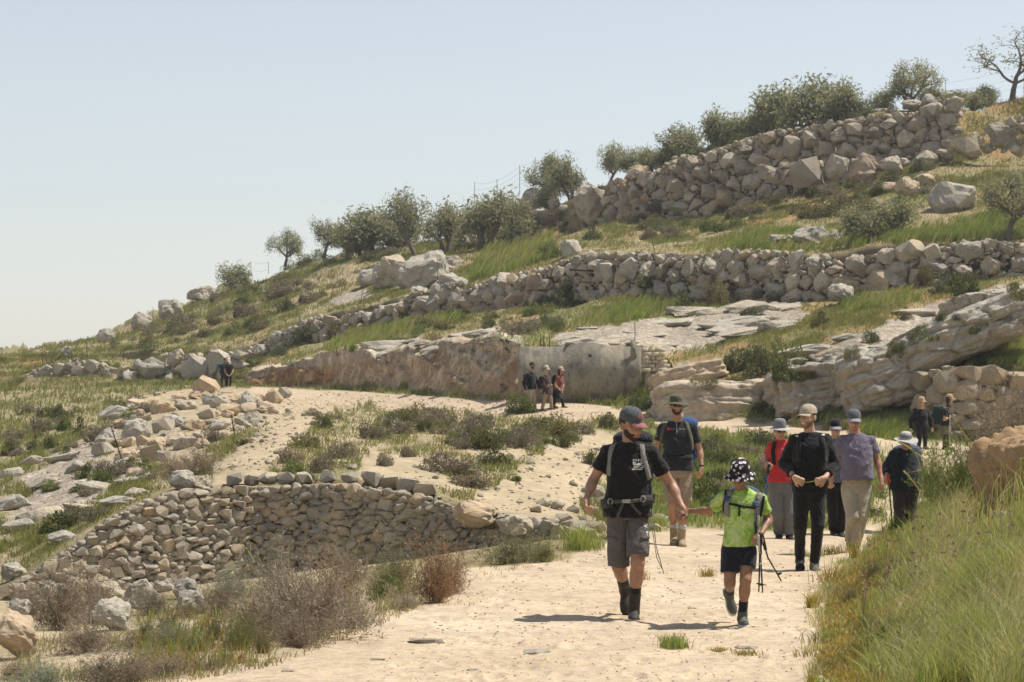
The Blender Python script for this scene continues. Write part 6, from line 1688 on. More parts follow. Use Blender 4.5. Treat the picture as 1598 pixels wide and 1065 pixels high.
class Person:
    def __init__(s, label, foot, Y=None, vox=.008, prof=PROF_M, skin='a', k=1.0, group=None, tw=None):
        s.fx, s.fy = foot
        q = hit(*foot) if Y is None else P(foot[0], foot[1], Y)
        s.base, s.s = q, q[1] / FPX
        s.h, s.prof, s.skin, s.k = vox, prof, SK[skin], k
        s.tw = tw or k
        s.root = thing('person', label, 'person', q, 0, group)
        s.shirtmesh = []
        s.BV = None
    def J(s, px, py, dy=0.0):
        return np.array([(px - s.fx) * s.s, dy, (s.fy - py) * s.s])
    # ---- skeleton given as pixels + depth
    def skel(s, **j):
        s.j = {n: s.J(*v) for n, v in j.items()}
        J = s.j
        s.pel = (J['hipL'] + J['hipR']) / 2
        s.shm = (J['shL'] + J['shR']) / 2
        s.rsh = unit(J['shR'] - J['shL']); s.rhp = unit(J['hipR'] - J['hipL'])
        s.up = unit(s.shm - s.pel)
        s.neck = s.shm + s.up * .055 * s.k
        for n in ('shL', 'shR'): J[n] = J[n] - s.up * .022 * s.k
        s.fwd = unit(np.cross(s.rsh, s.up))
    def head_frame(s, px, py, dy, yaw, pitch=0, roll=0, size=1.0):
        s.hc = s.J(px, py, dy)
        y, p_, r_ = math.radians(yaw), math.radians(pitch), math.radians(roll)
        f = np.array([math.sin(y) * math.cos(p_), -math.cos(y) * math.cos(p_), -math.sin(p_)])
        rt = unit(np.cross(np.array([0, 0, 1.]), f)); up = np.cross(f, rt)
        rt, up = rt * math.cos(r_) + up * math.sin(r_), up * math.cos(r_) - rt * math.sin(r_)
        s.H = np.stack([rt, f, up]); s.hs = size
    def hp(s, x, y, z): return s.hc + (np.array([x, y, z]) * s.hs) @ s.H
    def hand(s, wr, tip, pn, curl=.5, thumb=1, size=1.0):
        """palm, four fingers, thumb: wr wrist, tip direction, pn palm normal"""
        d = unit(tip - wr); pn = unit(pn - (pn @ d) * d); sd = np.cross(d, pn) * thumb
        z = size
        o = []
        o.append(ell(wr + d * .045 * z, [sd, d, pn], np.array([.040, .052, .017]) * z))
        o.append(rc(wr, wr + d * .03 * z, .026 * z, .027 * z))
        for i, (off, L) in enumerate([(.030, .072), (.010, .082), (-.010, .076), (-.029, .060)]):
            a = wr + d * .082 * z + sd * off * z
            c1 = curl * (.9 + .12 * i)
            d1 = unit(d * math.cos(c1 * .7) + pn * math.sin(c1 * .7) + sd * off * 1.5)
            b = a + d1 * L * .48 * z
            d2 = unit(d * math.cos(c1 * 1.7) + pn * math.sin(c1 * 1.7) + sd * off)
            c = b + d2 * L * .32 * z
            d3 = unit(d * math.cos(c1 * 2.4) + pn * math.sin(c1 * 2.4))
            e = c + d3 * L * .22 * z
            o += [rc(a, b, .0098 * z, .0088 * z), rc(b, c, .0088 * z, .008 * z), rc(c, e, .008 * z, .007 * z)]
        a = wr + d * .025 * z + sd * .032 * z
        b = a + unit(d * .75 + sd * .65 + pn * .35) * .042 * z
        c = b + unit(d * .9 + sd * .2 + pn * (.3 + curl * .5)) * .034 * z
        o += [rc(a, b, .0125 * z, .0105 * z), rc(b, c, .0105 * z, .0085 * z)]
        return o
    def arms_prims(s, infl=0.0, parts=('u', 'f'), cut=None):
        pass
    def limb(s, a, b, ra, rb, bulge=0, bdir=None, at=.3):
        o = [rc(a, b, ra, rb)]
        if bulge:
            d = unit(b - a); m_ = a + (b - a) * at + (bdir * bulge * .35 if bdir is not None else 0)
            x = unit(np.cross(d, np.array([.3, .8, .1]))); y = np.cross(d, x)
            o.append(ell(m_, [x, y, d], [ra * .95 + bulge * .3, ra * .95 + bulge * .3, np.linalg.norm(b - a) * .3]))
        return o
    def body(s, handL=None, handR=None, neck=.056):
        J, k = s.j, s.k
        pb = [(-.10, s.prof[0][1] * .62, s.prof[0][2] * .8, 0), (-.03, s.prof[1][1] * .9, s.prof[1][2] * .9, s.prof[1][3])] + list(s.prof[1:])
        pr = [loft(s.pel, s.neck, s.rhp, s.rsh, pb, -.004, wk=s.tw)]
        for L in 'LR': pr.append(rc(s.neck - s.up * .01 * k, J['sh' + L] + s.up * .012 * k, .045 * k, .042 * k))
        pr.append(rc(s.neck - s.up * .03, s.hp(0, -.012, -.07), neck * k * 1.1, neck * k * .98))
        for L in 'LR':
            pr += s.limb(J['sh' + L], J['el' + L], .051 * k, .039 * k, .024 * k, at=.45)
            pr += s.limb(J['el' + L], J['wr' + L], .040 * k, .0255 * k, .026 * k, at=.26)
            hd = handL if L == 'L' else handR
            if hd: pr += s.hand(J['wr' + L], s.J(*hd[0]), np.array(hd[1], float), hd[2], hd[3], hd[4] if len(hd) > 4 else k)
            bk = unit(J['an' + L] - J['kn' + L]); bk = unit(-s.fwd - (-s.fwd @ bk) * bk)
            pr += s.limb(J['hip' + L], J['kn' + L], .088 * k, .056 * k, .01)
            pr += s.limb(J['kn' + L], J['an' + L], .054 * k, .037 * k, .026 * k, bk, .3)
            pr.append(ell(J['kn' + L] - bk * .012, np.eye(3), np.array([.055, .055, .06]) * k))
        pr += s.head_prims()
        sk = [q for q in pr]
        o, V, Q = smesh('body', sk, .018 * k, s.h, s.skin, s.root)
        return o
    def head_prims(s):
        H, z = s.H, s.hs
        e = lambda c, r: ell(s.hp(*c), H, np.array(r) * z)
        o = [e((0, -.008, .035), (.076, .097, .088)), e((0, .022, -.035), (.062, .070, .078)), e((0, .050, -.088), (.030, .030, .026)),
             e((0, .068, .028), (.055, .025, .030)), e((.036, .066, -.02), (.024, .022, .022)), e((-.036, .066, -.02), (.024, .022, .022))]
        o.append(rc(s.hp(0, .088, .015), s.hp(0, .112, -.027), .009 * z, .0135 * z))
        o.append(rc(s.hp(-.011, .098, -.03), s.hp(.011, .098, -.03), .010 * z, .010 * z))
        o.append(rc(s.hp(-.018, .084, -.06), s.hp(.018, .084, -.06), .011 * z, .011 * z))
        for x in (-1, 1):
            o.append(ell(s.hp(x * .078, -.012, -.008), H, np.array([.010, .021, .032]) * z))
        return o
    def face(s, smile=False, eyes=True, brows=None):
        z, H = s.hs, s.H
        if eyes:
            for x in (-1, 1):
                mb = MB()
                V, Q = nets([ell(s.hp(x * .031, .079, .004), H, np.array([.0135, .010, .0075]) * z)], 0, .003)
                me = mesh('eye', V, Q, smooth=True); e = obj('eye', me, M['eye'], s.root)
                V, Q = nets([ell(s.hp(x * .031, .0865, .004), H, np.array([.006, .004, .006]) * z)], 0, .0015)
                obj('iris', mesh('iris', V, Q, smooth=True), M['iris'], e)
        if brows:
            for x in (-1, 1):
                V, Q = nets([rc(s.hp(x * .014, .094, .024), s.hp(x * .048, .082, .026), .0075 * z, .0055 * z)], 0, .0035)
                obj('eyebrow', mesh('eyebrow', V, Q, smooth=True), brows, s.root)
        V, Q = nets([rc(s.hp(-.020, .0915, -.0615), s.hp(.020, .0915, -.0615), .0055 * z, .0055 * z), rc(s.hp(-.016, .0915, -.069), s.hp(.016, .0915, -.069), .006 * z, .006 * z)], .006, .0028)
        obj('lips', mesh('lips', V, Q, smooth=True), M['lip'], s.root)
        if smile:
            V, Q = nets([ell(s.hp(0, .0965, -.0645), H, np.array([.021, .006, .0055]) * z)], 0, .0022)
            obj('teeth', mesh('teeth', V, Q, smooth=True), M['teeth'], s.root)
    def beard(s, mat, full=True):
        z, H = s.hs, s.H
        g = .0035 if full else .0015
        pr = [ell(s.hp(0, .022, -.037), H, (np.array([.062, .070, .078]) + g) * z), ell(s.hp(0, .051, -.09), H, (np.array([.031, .030, .026]) + g * 1.4) * z)]
        pr.append(rc(s.hp(-.03, .088, -.046), s.hp(.03, .088, -.046), .0085 * z, .0085 * z))
        sub = [rc(s.hp(-.019, .104, -.065), s.hp(.019, .104, -.065), .0105 * z, .0105 * z), ell(s.hp(0, .09, .012), H, np.array([.052, .075, .042]) * z)]
        up = H[2]; bk = -H[1]
        smesh('beard', pr, .012, min(s.h, .006), mat, s.root, cuts=[(s.hp(0, .03, -.019), unit(up + H[1] * .5)), (s.hp(0, -.018, 0), bk)], sub=sub)
    def hair(s, mat, long=0, low=-.05):
        z, H = s.hs, s.H
        pr = [ell(s.hp(0, -.012, .035), H, np.array([.082, .102, .093]) * z)]
        cuts = [(s.hp(0, .015, .03), unit(H[1] - H[2] * .35)), (s.hp(0, 0, low), -H[2])]
        smesh('hair', pr, .02, min(s.h, .009), mat, s.root, cuts=cuts)
        if long:
            d = np.array([0, 0, -1.0])
            pr = [rc(s.hp(x, -.06, -.02), s.hp(x * 1.25, -.05, -.02) + d * long, .042 * z, .032 * z) for x in (-.05, -.017, .017, .05)]
            pr += [rc(s.hp(x, .0, -.01), s.hp(x * 1.1, .02, -.03) + d * long * .8, .026 * z, .02 * z) for x in (-.075, .075)]
            smesh('long_hair', pr, .03, min(s.h, .012), mat, s.root, fold=.008, fscale=(30, 30, 6))
    # ---- clothes
    def top(s, mat, sleeve=.55, hem=None, infl=.016, loose=.02, long=False, name='shirt', fold=.009, seed=1, prof=None, slv_r=1.0, hemn=None):
        J, k = s.j, s.k
        hemz = s.J(0, hem)[2] if hem else s.pel[2]
        pr_ = list(prof or s.prof)
        pr_ = [(-.34, pr_[0][1] + .035, pr_[0][2] + .035, 0)] + [(t, w_ + (loose * max(0, 1 - t / .75) if t < .75 else 0), d + (loose * max(0, 1 - t / .75) if t < .75 else 0), o) for t, w_, d, o in pr_]
        pr_ = [q for q in pr_ if q[0] < 1.0] + [(1.0, .066, .06, -.01)]
        hn = np.array([0, 0, -1.]) if hemn is None else unit(np.array(hemn, float))
        prims = [loft(s.pel, s.neck, s.rhp, s.rsh, pr_, infl, wk=s.tw, cuts=[(np.array([s.pel[0], s.pel[1], hemz]), hn)])]
        for L in 'LR':
            a, b, c = J['sh' + L], J['el' + L], J['wr' + L]
            d = unit(b - a)
            if long:
                prims += [rc(a, b, .066 * k, .060 * k), rc(b, c - unit(c - b) * .02 * k, .061 * k, .046 * k)]
                if long == 2:
                    e = b + (c - b) * .7
                    prims[-1] = rc(b, e, .061 * k, .050 * k, cuts=[(e, unit(c - b))])
            else:
                e = a + (b - a) * sleeve
                prims.append(rc(a, a + (b - a) * (sleeve + .25), .058 * k * slv_r, .064 * k * slv_r, cuts=[(e, d)]))
        for L in 'LR': prims.append(rc(s.neck - s.up * .028 * k, J['sh' + L] + s.up * .010 * k, .061 * k, .058 * k))
        o, V, Q = smesh(name, prims, .028 * k, s.h, mat, s.root, fold=fold * k * 1.5, seed=seed, fscale=(12, 12, 9))
        s.shirtmesh.append((V, Q))
        s.BV = BVHTree.FromPolygons([Vector(v) for v in V], [tuple(int(i) for i in q) for q in Q])
        return o
    def bottoms(s, mat, kind='shorts', frac=.9, infl=.018, fl=.03, name=None, fold=.008, seed=2, waist=.22, cuff=.05, lf=.8):
        J, k = s.j, s.k
        wt = s.pel + s.up * waist * np.linalg.norm(s.neck - s.pel)
        pr_ = [(-.10, s.prof[0][1] * .8, s.prof[0][2] * .8, s.prof[0][3]), (-.04, s.prof[1][1] * .97, s.prof[1][2] * .97, 0)] + [q for q in s.prof[1:4]]
        prims = [loft(s.pel, s.neck, s.rhp, s.rsh, pr_, infl * .8, wk=s.tw, cuts=[(wt, s.up)])]
        for L in 'LR':
            a, b, c = J['hip' + L], J['kn' + L], J['an' + L]
            d = unit(b - a)
            if kind == 'shorts':
                fr_ = frac[L] if isinstance(frac, dict) else frac
                e = a + (b - a) * fr_
                prims.append(rc(a, a + (b - a) * (fr_ + .3), .083 * k + infl * .8, .058 * k + infl * .8 + fl * lf, cuts=[(e, d)]))
            else:
                e = b + (c - b) * frac
                prims.append(rc(a, b, .086 * k + infl, .056 * k + infl * .8))
                prims.append(rc(b, b + (c - b) * (frac + .15), .056 * k + infl * .8, cuff * k * .92 + infl * .7, cuts=[(e, unit(c - b))]))
        _, V, Q = smesh(name or ('shorts' if kind == 'shorts' else 'trousers'), prims, (.006 if kind == 'shorts' else .012) * k, s.h, mat, s.root, fold=fold * k, seed=seed, fscale=(9, 9, 6))
        s.BVb = BVHTree.FromPolygons([Vector(v) for v in V], [tuple(int(i) for i in q) for q in Q])
    def skirt(s, mat, bot, flare=.06, name='skirt'):
        zb = s.J(0, bot)[2]
        L = np.linalg.norm(s.neck - s.pel)
        tb = (zb - s.pel[2]) / L
        pr_ = [(tb, .17 + flare, .14 + flare, 0), (-.2, .19, .14, 0), (.1, .17, .125, 0), (.3, .15, .115, 0)]
        smesh(name, [loft(s.pel, s.neck, s.rhp, s.rsh, pr_, .015, wk=s.tw)], .02, s.h, mat, s.root, fold=.012, fscale=(14, 14, 2))
    def shoe(s, L, toe, up, mat, sole, name='boot', high=.10, size=1.0):
        """toe: unit-ish direction the foot points, up: foot's own up"""
        an = s.j['an' + L]; z = s.k * size
        f = unit(np.array(toe, float)); u = unit(np.array(up, float) - (np.array(up, float) @ f) * f); r = np.cross(f, u)
        A = np.stack([r, f, u])
        g = lambda x, y, zz: an + (np.array([x, y, zz]) * z) @ A
        d = unit(s.j['kn' + L] - an)
        pr = [ell(g(0, -.028, -.045), A, np.array([.037, .050, .045]) * z), rc(g(0, -.01, -.035), g(0, .125, -.058), .042 * z, .036 * z), ell(g(0, .13, -.058), A, np.array([.046, .072, .034]) * z),
              rc(g(0, 0, -.03), an + d * high * z, .048 * z, .050 * z, cuts=[(an + d * high * z, d)])]
        b, V, Q = smesh(name, pr, .025 * z, min(s.h, .008), mat, s.root, cuts=[(g(0, 0, -.078), -u)])
        ol = np.array([[-.030, -.078], [0, -.088], [.030, -.078], [.040, -.03], [.036, .03], [.048, .10], [.046, .16], [.024, .203], [-.012, .207], [-.040, .175], [-.050, .11], [-.040, .04], [-.038, -.03]])
        mb = MB(); n = len(ol)
        V = np.concatenate([[g(x * 1.05, y * 1.02, -.094) for x, y in ol], [g(x * 1.08, y * 1.03, -.083) for x, y in ol], [g(x * 1.02, y * 1.0, -.066) for x, y in ol], [g(0, .05, -.094)], [g(0, .05, -.066)]])
        i = np.arange(n); j = (i + 1) % n
        mb.add(V, T=np.concatenate([np.stack([i, j, np.full(n, 3 * n)], -1), np.stack([2 * n + i, 2 * n + j, np.full(n, 3 * n + 1)], -1)]), Q=np.concatenate([np.stack([i, j, n + j, n + i], -1), np.stack([n + i, n + j, 2 * n + j, 2 * n + i], -1)]))
        mb.build('sole', sole, b)
        if s.h <= .012:
            mb = MB()
            for q in range(4):
                y = .02 + q * .022; zz = -.008 - q * .013
                mb.tube([g(-.026, y, zz - .004), g(0, y + .006, zz + .012), g(.026, y, zz - .004)], .0035 * z, 4)
            mb.build('laces', M['strap_o'] if sole is M['sole_d'] else M['sole_g'], b)
    def sock(s, L, mat, lo=.0, hi=.16):
        an = s.j['an' + L]; d = unit(s.j['kn' + L] - an)
        smesh('sock', [rc(an, an + d * (hi + .05), .046 * s.k, .050 * s.k, cuts=[(an + d * hi, d)])], .01, s.h, mat, s.root)
    # ---- hats
    def dome(s, mat, rx=.086, ry=.107, rz=.098, z0=.035, tilt=.12, name='cap', parent=None):
        n, m = 28, 9
        V = []
        for i in range(m + 1):
            a = i / m * math.pi / 2
            for j in range(n):
                b = 2 * math.pi * j / n
                seam = 1 - .012 * (abs(math.sin(3 * b)) < .12)
                x, y, z = rx * math.cos(a) ** .8 * math.sin(b) * seam, ry * math.cos(a) ** .8 * math.cos(b) * seam, rz * math.sin(a) ** .9
                z += -tilt * y * (1 - i / m) * 1.0
                V.append(s.hp(x, y - .008, z + z0))
        mb = MB()
        i = np.arange(m)[:, None] * n; j = np.arange(n)[None]; k = (j + 1) % n
        mb.add(V, Q=np.stack([i + j, i + k, i + n + k, i + n + j], -1).reshape(-1, 4))
        c = mb.build(name, mat, parent or s.root, True)
        mb = MB(); a = s.hp(0, -.008, z0 + rz); mb.tube([a - s.H[2] * .004, a + s.H[2] * .005], [.009, .006], 8); mb.build('button', mat, c)
        return c
    def cap(s, mat, brim=None, L=.085, droop=.016, z0=.046, patch=None, tilt=.12):
        c = s.dome(mat, z0=z0, tilt=tilt)
        n, m = 15, 5
        V = []
        for lay in (0, 1):
            for i in range(m + 1):
                for j in range(n):
                    b = (j / (n - 1) - .5) * 2.0
                    rad = 1 + (i / m) * (L / .1) * math.cos(b * .72) ** .7
                    x = .083 * math.sin(b) * (1 + .10 * i / m)
                    y = .104 * math.cos(b) * rad - .008
                    z = z0 - tilt * .104 * math.cos(b) - (i / m) * droop - (abs(b) ** 2) * .018 * (.4 + i / m) + .004 - lay * .0045
                    V.append(s.hp(x, y, z))
        mb = MB(); N = (m + 1) * n
        i = np.arange(m)[:, None] * n; j = np.arange(n - 1)[None]
        q = np.stack([i + j, i + j + 1, i + n + j + 1, i + n + j], -1).reshape(-1, 4)
        e = [[m * n + a, m * n + a + 1, N + m * n + a + 1, N + m * n + a] for a in range(n - 1)] + [[a * n, (a + 1) * n, N + (a + 1) * n, N + a * n] for a in range(m)] + [[a * n + n - 1, (a + 1) * n + n - 1, N + (a + 1) * n + n - 1, N + a * n + n - 1] for a in range(m)]
        mb.add(V, Q=np.concatenate([q, q[:, ::-1] + N, np.array(e)]))
        mb.build('brim', brim or mat, c, True)
        if patch:
            mb = MB(); pv = []
            for a in np.linspace(0, 6.283, 15)[:-1]:
                x, z = .030 * math.cos(a), .017 * math.sin(a)
                pv.append((x, z + .052))
            P3 = [s.hp(x, .1085 * math.sqrt(max(0, 1 - (x / .088) ** 2 - ((z) / .10) ** 2 * .6)) + .000, z + z0) for x, z in pv]
            P3.append(s.hp(0, .1085 * math.sqrt(1 - (.052 / .10) ** 2 * .6) + .002, .052 + z0))
            mb.add(P3, T=[[a, (a + 1) % 14, 14] for a in range(14)])
            mb.build('emblem', patch, c)
        return c
    def brimhat(s, mat, R=.15, z0=.046, rz=.092, droop=.035, wav=.012, name='hat', seed=0, brimm=None, crown_flat=.75, asym=(0, 0)):
        n = 36; prof = [(1.0 * .8, rz, 0), (.92, rz * .93, 0), (.99, rz * .7, 0), (1.02, rz * .3, 0), (1.05, 0, 0)]
        V = [s.hp(0, -.008, z0 + rz * 1.02)]
        rows = []
        for f, z, _ in prof: rows.append([(f * crown_flat if f < .85 else f, z)])
        V = []
        mb = MB()
        rr_ = [(.0, rz * 1.03), (.5, rz * 1.02), (.80, rz * .92), (.93, rz * .7), (1.0, rz * .35), (1.03, 0)]
        for f, z in rr_:
            for j in range(n):
                b = 2 * math.pi * j / n
                V.append(s.hp(.086 * f * math.sin(b), .106 * f * math.cos(b) - .008, z0 + z))
        i = np.arange(len(rr_) - 1)[:, None] * n; j = np.arange(n)[None]; k = (j + 1) % n
        mb.add(V, Q=np.stack([i + j, i + k, i + n + k, i + n + j], -1).reshape(-1, 4))
        c = mb.build(name, mat, s.root, True)
        mb = MB(); V = []
        m = 4
        for lay in (0, 1):
            for q in range(m + 1):
                t_ = q / m
                for j in range(n):
                    b = 2 * math.pi * j / n
                    ra = .088 + (R - .088) * t_; rb = .108 + (R + .012 - .108) * t_
                    z = z0 - droop * t_ ** 1.3 + wav * t_ * (math.sin(2 * b + seed) + .6 * math.sin(3 * b + 2 * seed)) + asym[0] * t_ * math.sin(b) + asym[1] * t_ * math.cos(b) - lay * .004
                    V.append(s.hp(ra * math.sin(b), rb * math.cos(b) - .008, z))
        N = (m + 1) * n
        i = np.arange(m)[:, None] * n; j = np.arange(n)[None]; k = (j + 1) % n
        q = np.stack([i + j, i + k, i + n + k, i + n + j], -1).reshape(-1, 4)
        e = np.stack([m * n + np.arange(n), m * n + (np.arange(n) + 1) % n, N + m * n + (np.arange(n) + 1) % n, N + m * n + np.arange(n)], -1)
        mb.add(V, Q=np.concatenate([q, q[:, ::-1] + N, e]))
        mb.build('brim', brimm or mat, c, True)
        return c
    def shades(s):
        z, H = s.hs, s.H
        pr = [ell(s.hp(x * .033, .092, .004), H, np.array([.027, .011, .019]) * z) for x in (-1, 1)]
        pr += [rc(s.hp(-.012, .101, .008), s.hp(.012, .101, .008), .004 * z, .004 * z)] + [rc(s.hp(x * .058, .083, .008), s.hp(x * .083, .0, .006), .0045 * z, .0045 * z) for x in (-1, 1)]
        V, Q = nets(pr, .004, .004)
        obj('sunglasses', mesh('sunglasses', relax(V, Q), Q, smooth=True), M['lens'], s.root)
    # ---- things laid on the clothes
    def on(s, px, py, back=False, off=.004):
        """point of the clothed body seen at the pixel (ray from the front)"""
        o = s.J(px, py, 1.5 if back else -1.5)
        h_, n_, _, _ = s.BV.ray_cast(Vector(o), Vector((0, -1 if back else 1, 0)))
        if h_ is None: return None
        n_ = Vector(n_)
        if (n_.y > 0) != back: n_ = -n_
        return np.array(h_) + np.array(n_) * off, np.array(n_)
    def over(s, px, dy, off=.004):
        o = s.J(px, 0, dy); o[2] = 3
        h_, n_, _, _ = s.BV.ray_cast(Vector(o), Vector((0, 0, -1)))
        if h_ is None: return None
        n_ = Vector(n_)
        if n_.z < 0: n_ = -n_
        return np.array(h_) + np.array(n_) * off, np.array(n_)
    def strap(s, name, pix, width, mat, parent, topx=None, th=.007, n=18, topdy=(0.0, .06, .11)):
        pix = np.array(pix, float)
        d = np.concatenate([[0], np.cumsum(np.linalg.norm(np.diff(pix, axis=0), axis=1))])
        tt = np.linspace(0, d[-1], n)
        hits = [s.on(np.interp(q, d, pix[:, 0]), np.interp(q, d, pix[:, 1])) for q in tt]
        hits = [q for q in hits if q is not None]
        if topx is not None:
            for k_, dy in enumerate(topdy):
                q = s.over(topx, s.shm[1] + dy - .03)
                if q is not None and q[0][2] > s.shm[2] - .06: hits.append(q)
        if len(hits) < 3: return None
        pts = np.array([q[0] for q in hits]); nr = np.array([q[1] for q in hits])
        for _ in range(2):
            pts[1:-1] = pts[1:-1] * .5 + .25 * (pts[:-2] + pts[2:]); nr[1:-1] = nr[1:-1] * .5 + .25 * (nr[:-2] + nr[2:])
        V, Q = ribbon(pts, nr, width, th)
        off = -np.array(parent.location) + s.base if parent is not s.root else 0
        return obj(name, mesh(name, V + off, Q, smooth=False), mat, parent)
    def decal(s, name, polys, mat, parent=None, off=.003):
        mb = MB()
        for pl in polys:
            h_ = [s.on(x, y, off=off) for x, y in pl]
            if any(q is None for q in h_): continue
            mb.add([q[0] for q in h_], Q=[[0, 1, 2, 3]] if len(pl) == 4 else None, T=[[0, 1, 2]] if len(pl) == 3 else None)
        if mb.n: return mb.build(name, mat, parent or s.root)
    def pack(s, label, mat, w=.30, d=.20, hgt=.50, off=(0, 0), shape='pack', strapm=None, extra=True):
        """backpack: a thing of its own behind the wearer's torso"""
        L = np.linalg.norm(s.neck - s.pel)
        c = s.pel + s.up * (L * .56 + off[1]) - s.fwd * (.125 * s.k + d / 2) + s.rsh * off[0]
        rt = thing('backpack', label, 'backpack', s.base + c - s.up * hgt / 2)
        A = np.stack([s.rsh, s.fwd, np.cross(s.rsh, s.fwd)])
        lc = s.up * hgt / 2
        pr = [rbox(lc, A, (w / 2, d / 2, hgt / 2), .07), rbox(lc - s.fwd * d * .5 - s.up * hgt * .14, A, (w * .36, d * .28, hgt * .26), .05)]
        smesh('pack_body', pr, .03, max(s.h, .009), mat, rt, fold=.010, fscale=(8, 8, 8))
        if extra:
            pr = [ell(lc + s.up * hgt * .48, A, (w * .52, d * .58, .075))]
            smesh('lid', pr, .02, max(s.h, .009), mat, rt, fold=.006)
            V = []
            mb = MB()
            for x in (-.3, .3):
                a = lc + s.rsh * w * x * 1.1 - s.fwd * (d * .56)
                mb.tube([a + s.up * hgt * .4, a - s.up * hgt * .1, a - s.up * hgt * .4], .008, 4)
            mb.build('compression_strap', strapm or M['strap_k'], rt)
        s.packroot = rt
        return rt
def wristband(p, L, mat, name='wristwatch', f=.93):
    a, b = p.j['el' + L], p.j['wr' + L]
    d = unit(b - a); c = a + (b - a) * f
    smesh(name, [rc(c - d * .03, c + d * .03, .033 * p.k, .033 * p.k, cuts=[(c + d * .012, d), (c - d * .012, -d)])], 0, min(p.h, .006), mat, p.root)
# ---- front man
m = Person('bearded man in black t-shirt and grey shorts in front, holding the hand of a boy', (988, 967), vox=.0065, skin='a')
m.skel(shL=(949, 704, .02), shR=(1017, 705, -.02), hipL=(964, 799, 0), hipR=(995, 799, 0), knL=(966, 884, .04), anL=(979, 926, .38), knR=(994, 876, -.13), anR=(989, 950, .0),
       elL=(925, 752, .03), wrL=(914, 778, -.17), elR=(1048, 757, .03), wrR=(1063, 791, -.11))
m.head_frame(984.5, 664, -.02, 38, 15, 3, 1.07)
m.body(((914, 797, -.24), (.8, -.3, 0), .85, -1), ((1070, 812, -.15), (-.6, -.5, -.3), .75, 1))
m.face(brows=M['hair'])
m.beard(M['hair']); m.hair(M['hair'], low=-.075)
m.top(M['black_tee'], .58, 806, infl=.016, loose=.02, name='t_shirt', fold=.010)
m.bottoms(M['grey_short'], 'shorts', {'L': 1.0, 'R': .86}, .012, .03)
for L, td, ud in (('R', (-.05, -1, -.05), (0, 0, 1)), ('L', (.05, -.5, -.85), (0, -.85, .5))):
    m.sock(L, M['sock_d'], hi=.20); m.shoe(L, td, ud, M['boot_d'], M['sole_d'], 'boot', .15, 1.0)
m.cap(M['cap_grey'], M['cap_pink'], L=.082, droop=.012, patch=M['patch'], z0=.05, tilt=.08)
pk = m.pack('large dark hiking backpack on the man in the black t-shirt at front', M['pack_k'], .33, .22, .56, (0.01, .02))
m.strap('shoulder_strap', [(950, 742), (951, 722), (953, 704), (958, 692)], .042, M['strap_g'], pk, 960)
m.strap('shoulder_strap', [(1012, 747), (1007, 728), (1002, 710), (1001, 696)], .042, M['strap_g'], pk, 1001)
m.strap('hip_belt', [(944, 783), (955, 782), (975, 781), (1000, 779), (1017, 776)], .030, M['strap_o'], pk)
m.strap('hip_pad', [(941, 786), (948, 785), (956, 784)], .075, M['pack_br'], pk, th=.02)
m.strap('hip_pad', [(999, 781), (1008, 779), (1020, 777)], .075, M['pack_br'], pk, th=.02)
m.strap('belt_tail', [(972, 782), (968, 792), (963, 804)], .022, M['strap_o'], pk)
m.strap('belt_tail', [(983, 782), (989, 792), (998, 801)], .022, M['strap_o'], pk)
m.decal('buckle', [[(970, 778), (982, 777.5), (982, 783.5), (970, 784)]], M['buckle'], pk, .014)
for q in pk.children:
    if q.name.startswith('buckle'): q.location = np.array(m.base) - np.array(pk.location)
for (cx, cy) in ((954, 781.5), (1000, 777.5)):
    h_ = m.on(cx, cy, off=.024)
    if h_:
        mb = MB(); a = h_[0] + np.array(m.base) - np.array(pk.location)
        th = np.linspace(0, 6.283, 13); ring = np.stack([np.cos(th) * .019, 0 * th, np.sin(th) * .024], -1) + a
        mb.tube(ring, .0055, 5, False); mb.build('ring_buckle', M['buckle'], pk)
mb = MB(); o_ = -np.array(pk.location) + m.base
mb.tube(np.array([m.J(1016, 793, -.16), m.J(1018, 815, -.18), m.J(1022, 850, -.17), m.J(1028, 872, -.16), m.J(1034, 893, -.16)]) + o_, .004, 4)
mb.tube(np.array([m.J(1013, 793, -.16), m.J(1017, 830, -.17), m.J(1023, 868, -.16), m.J(1031, 885, -.16)]) + o_, .0035, 4); mb.build('drawcord', M['strap_g'], pk)
# chest print of the t-shirt: a line of letters, a picture block, a small line
R_ = np.random.default_rng(5)
pl = []
for x in np.arange(986.5, 1005, 2.6):
    pl += [[(x, 716.2), (x + .8, 716.2), (x + .8, 719.6), (x, 719.6)], [(x + .8, 716.2 if R_.random() < .5 else 718.6), (x + 1.9, 716.2), (x + 1.9, 717.1), (x + .8, 717.2)]]
for y in np.arange(720.6, 729, 1.3):
    x = 986 + R_.random() * 2
    while x < 1001:
        wd = R_.uniform(1.2, 4.5)
        if R_.random() < .7: pl.append([(x, y), (x + wd, y + R_.uniform(-.3, .3)), (x + wd, y + 1.2), (x, y + 1.2)])
        x += wd + .3
for x in np.arange(984.5, 1001, 1.7): pl.append([(x, 730.6), (x + 1.1, 730.6), (x + 1.1, 732.4), (x, 732.4)])
m.decal('chest_print', pl, M['print'])
bv_ = m.BV; m.BV = m.BVb
m.decal('embroidery', [[(1002, 815), (1006, 815.5), (1010, 819), (1006, 819.5)], [(1003, 818), (1007, 820), (1009, 823), (1004, 821)], [(1007, 828), (1010, 828), (1010, 831), (1007, 831)], [(1008, 832), (1009.5, 832), (1009, 836), (1007.5, 836)]], M['print'])
m.strap('pocket_flap', [(999, 838), (1006, 838), (1013, 836)], .03, M['grey_short'], m.root, n=8, th=.006)
m.strap('pocket_flap', [(946, 838), (953, 840), (961, 841)], .03, M['grey_short'], m.root, n=8, th=.006)
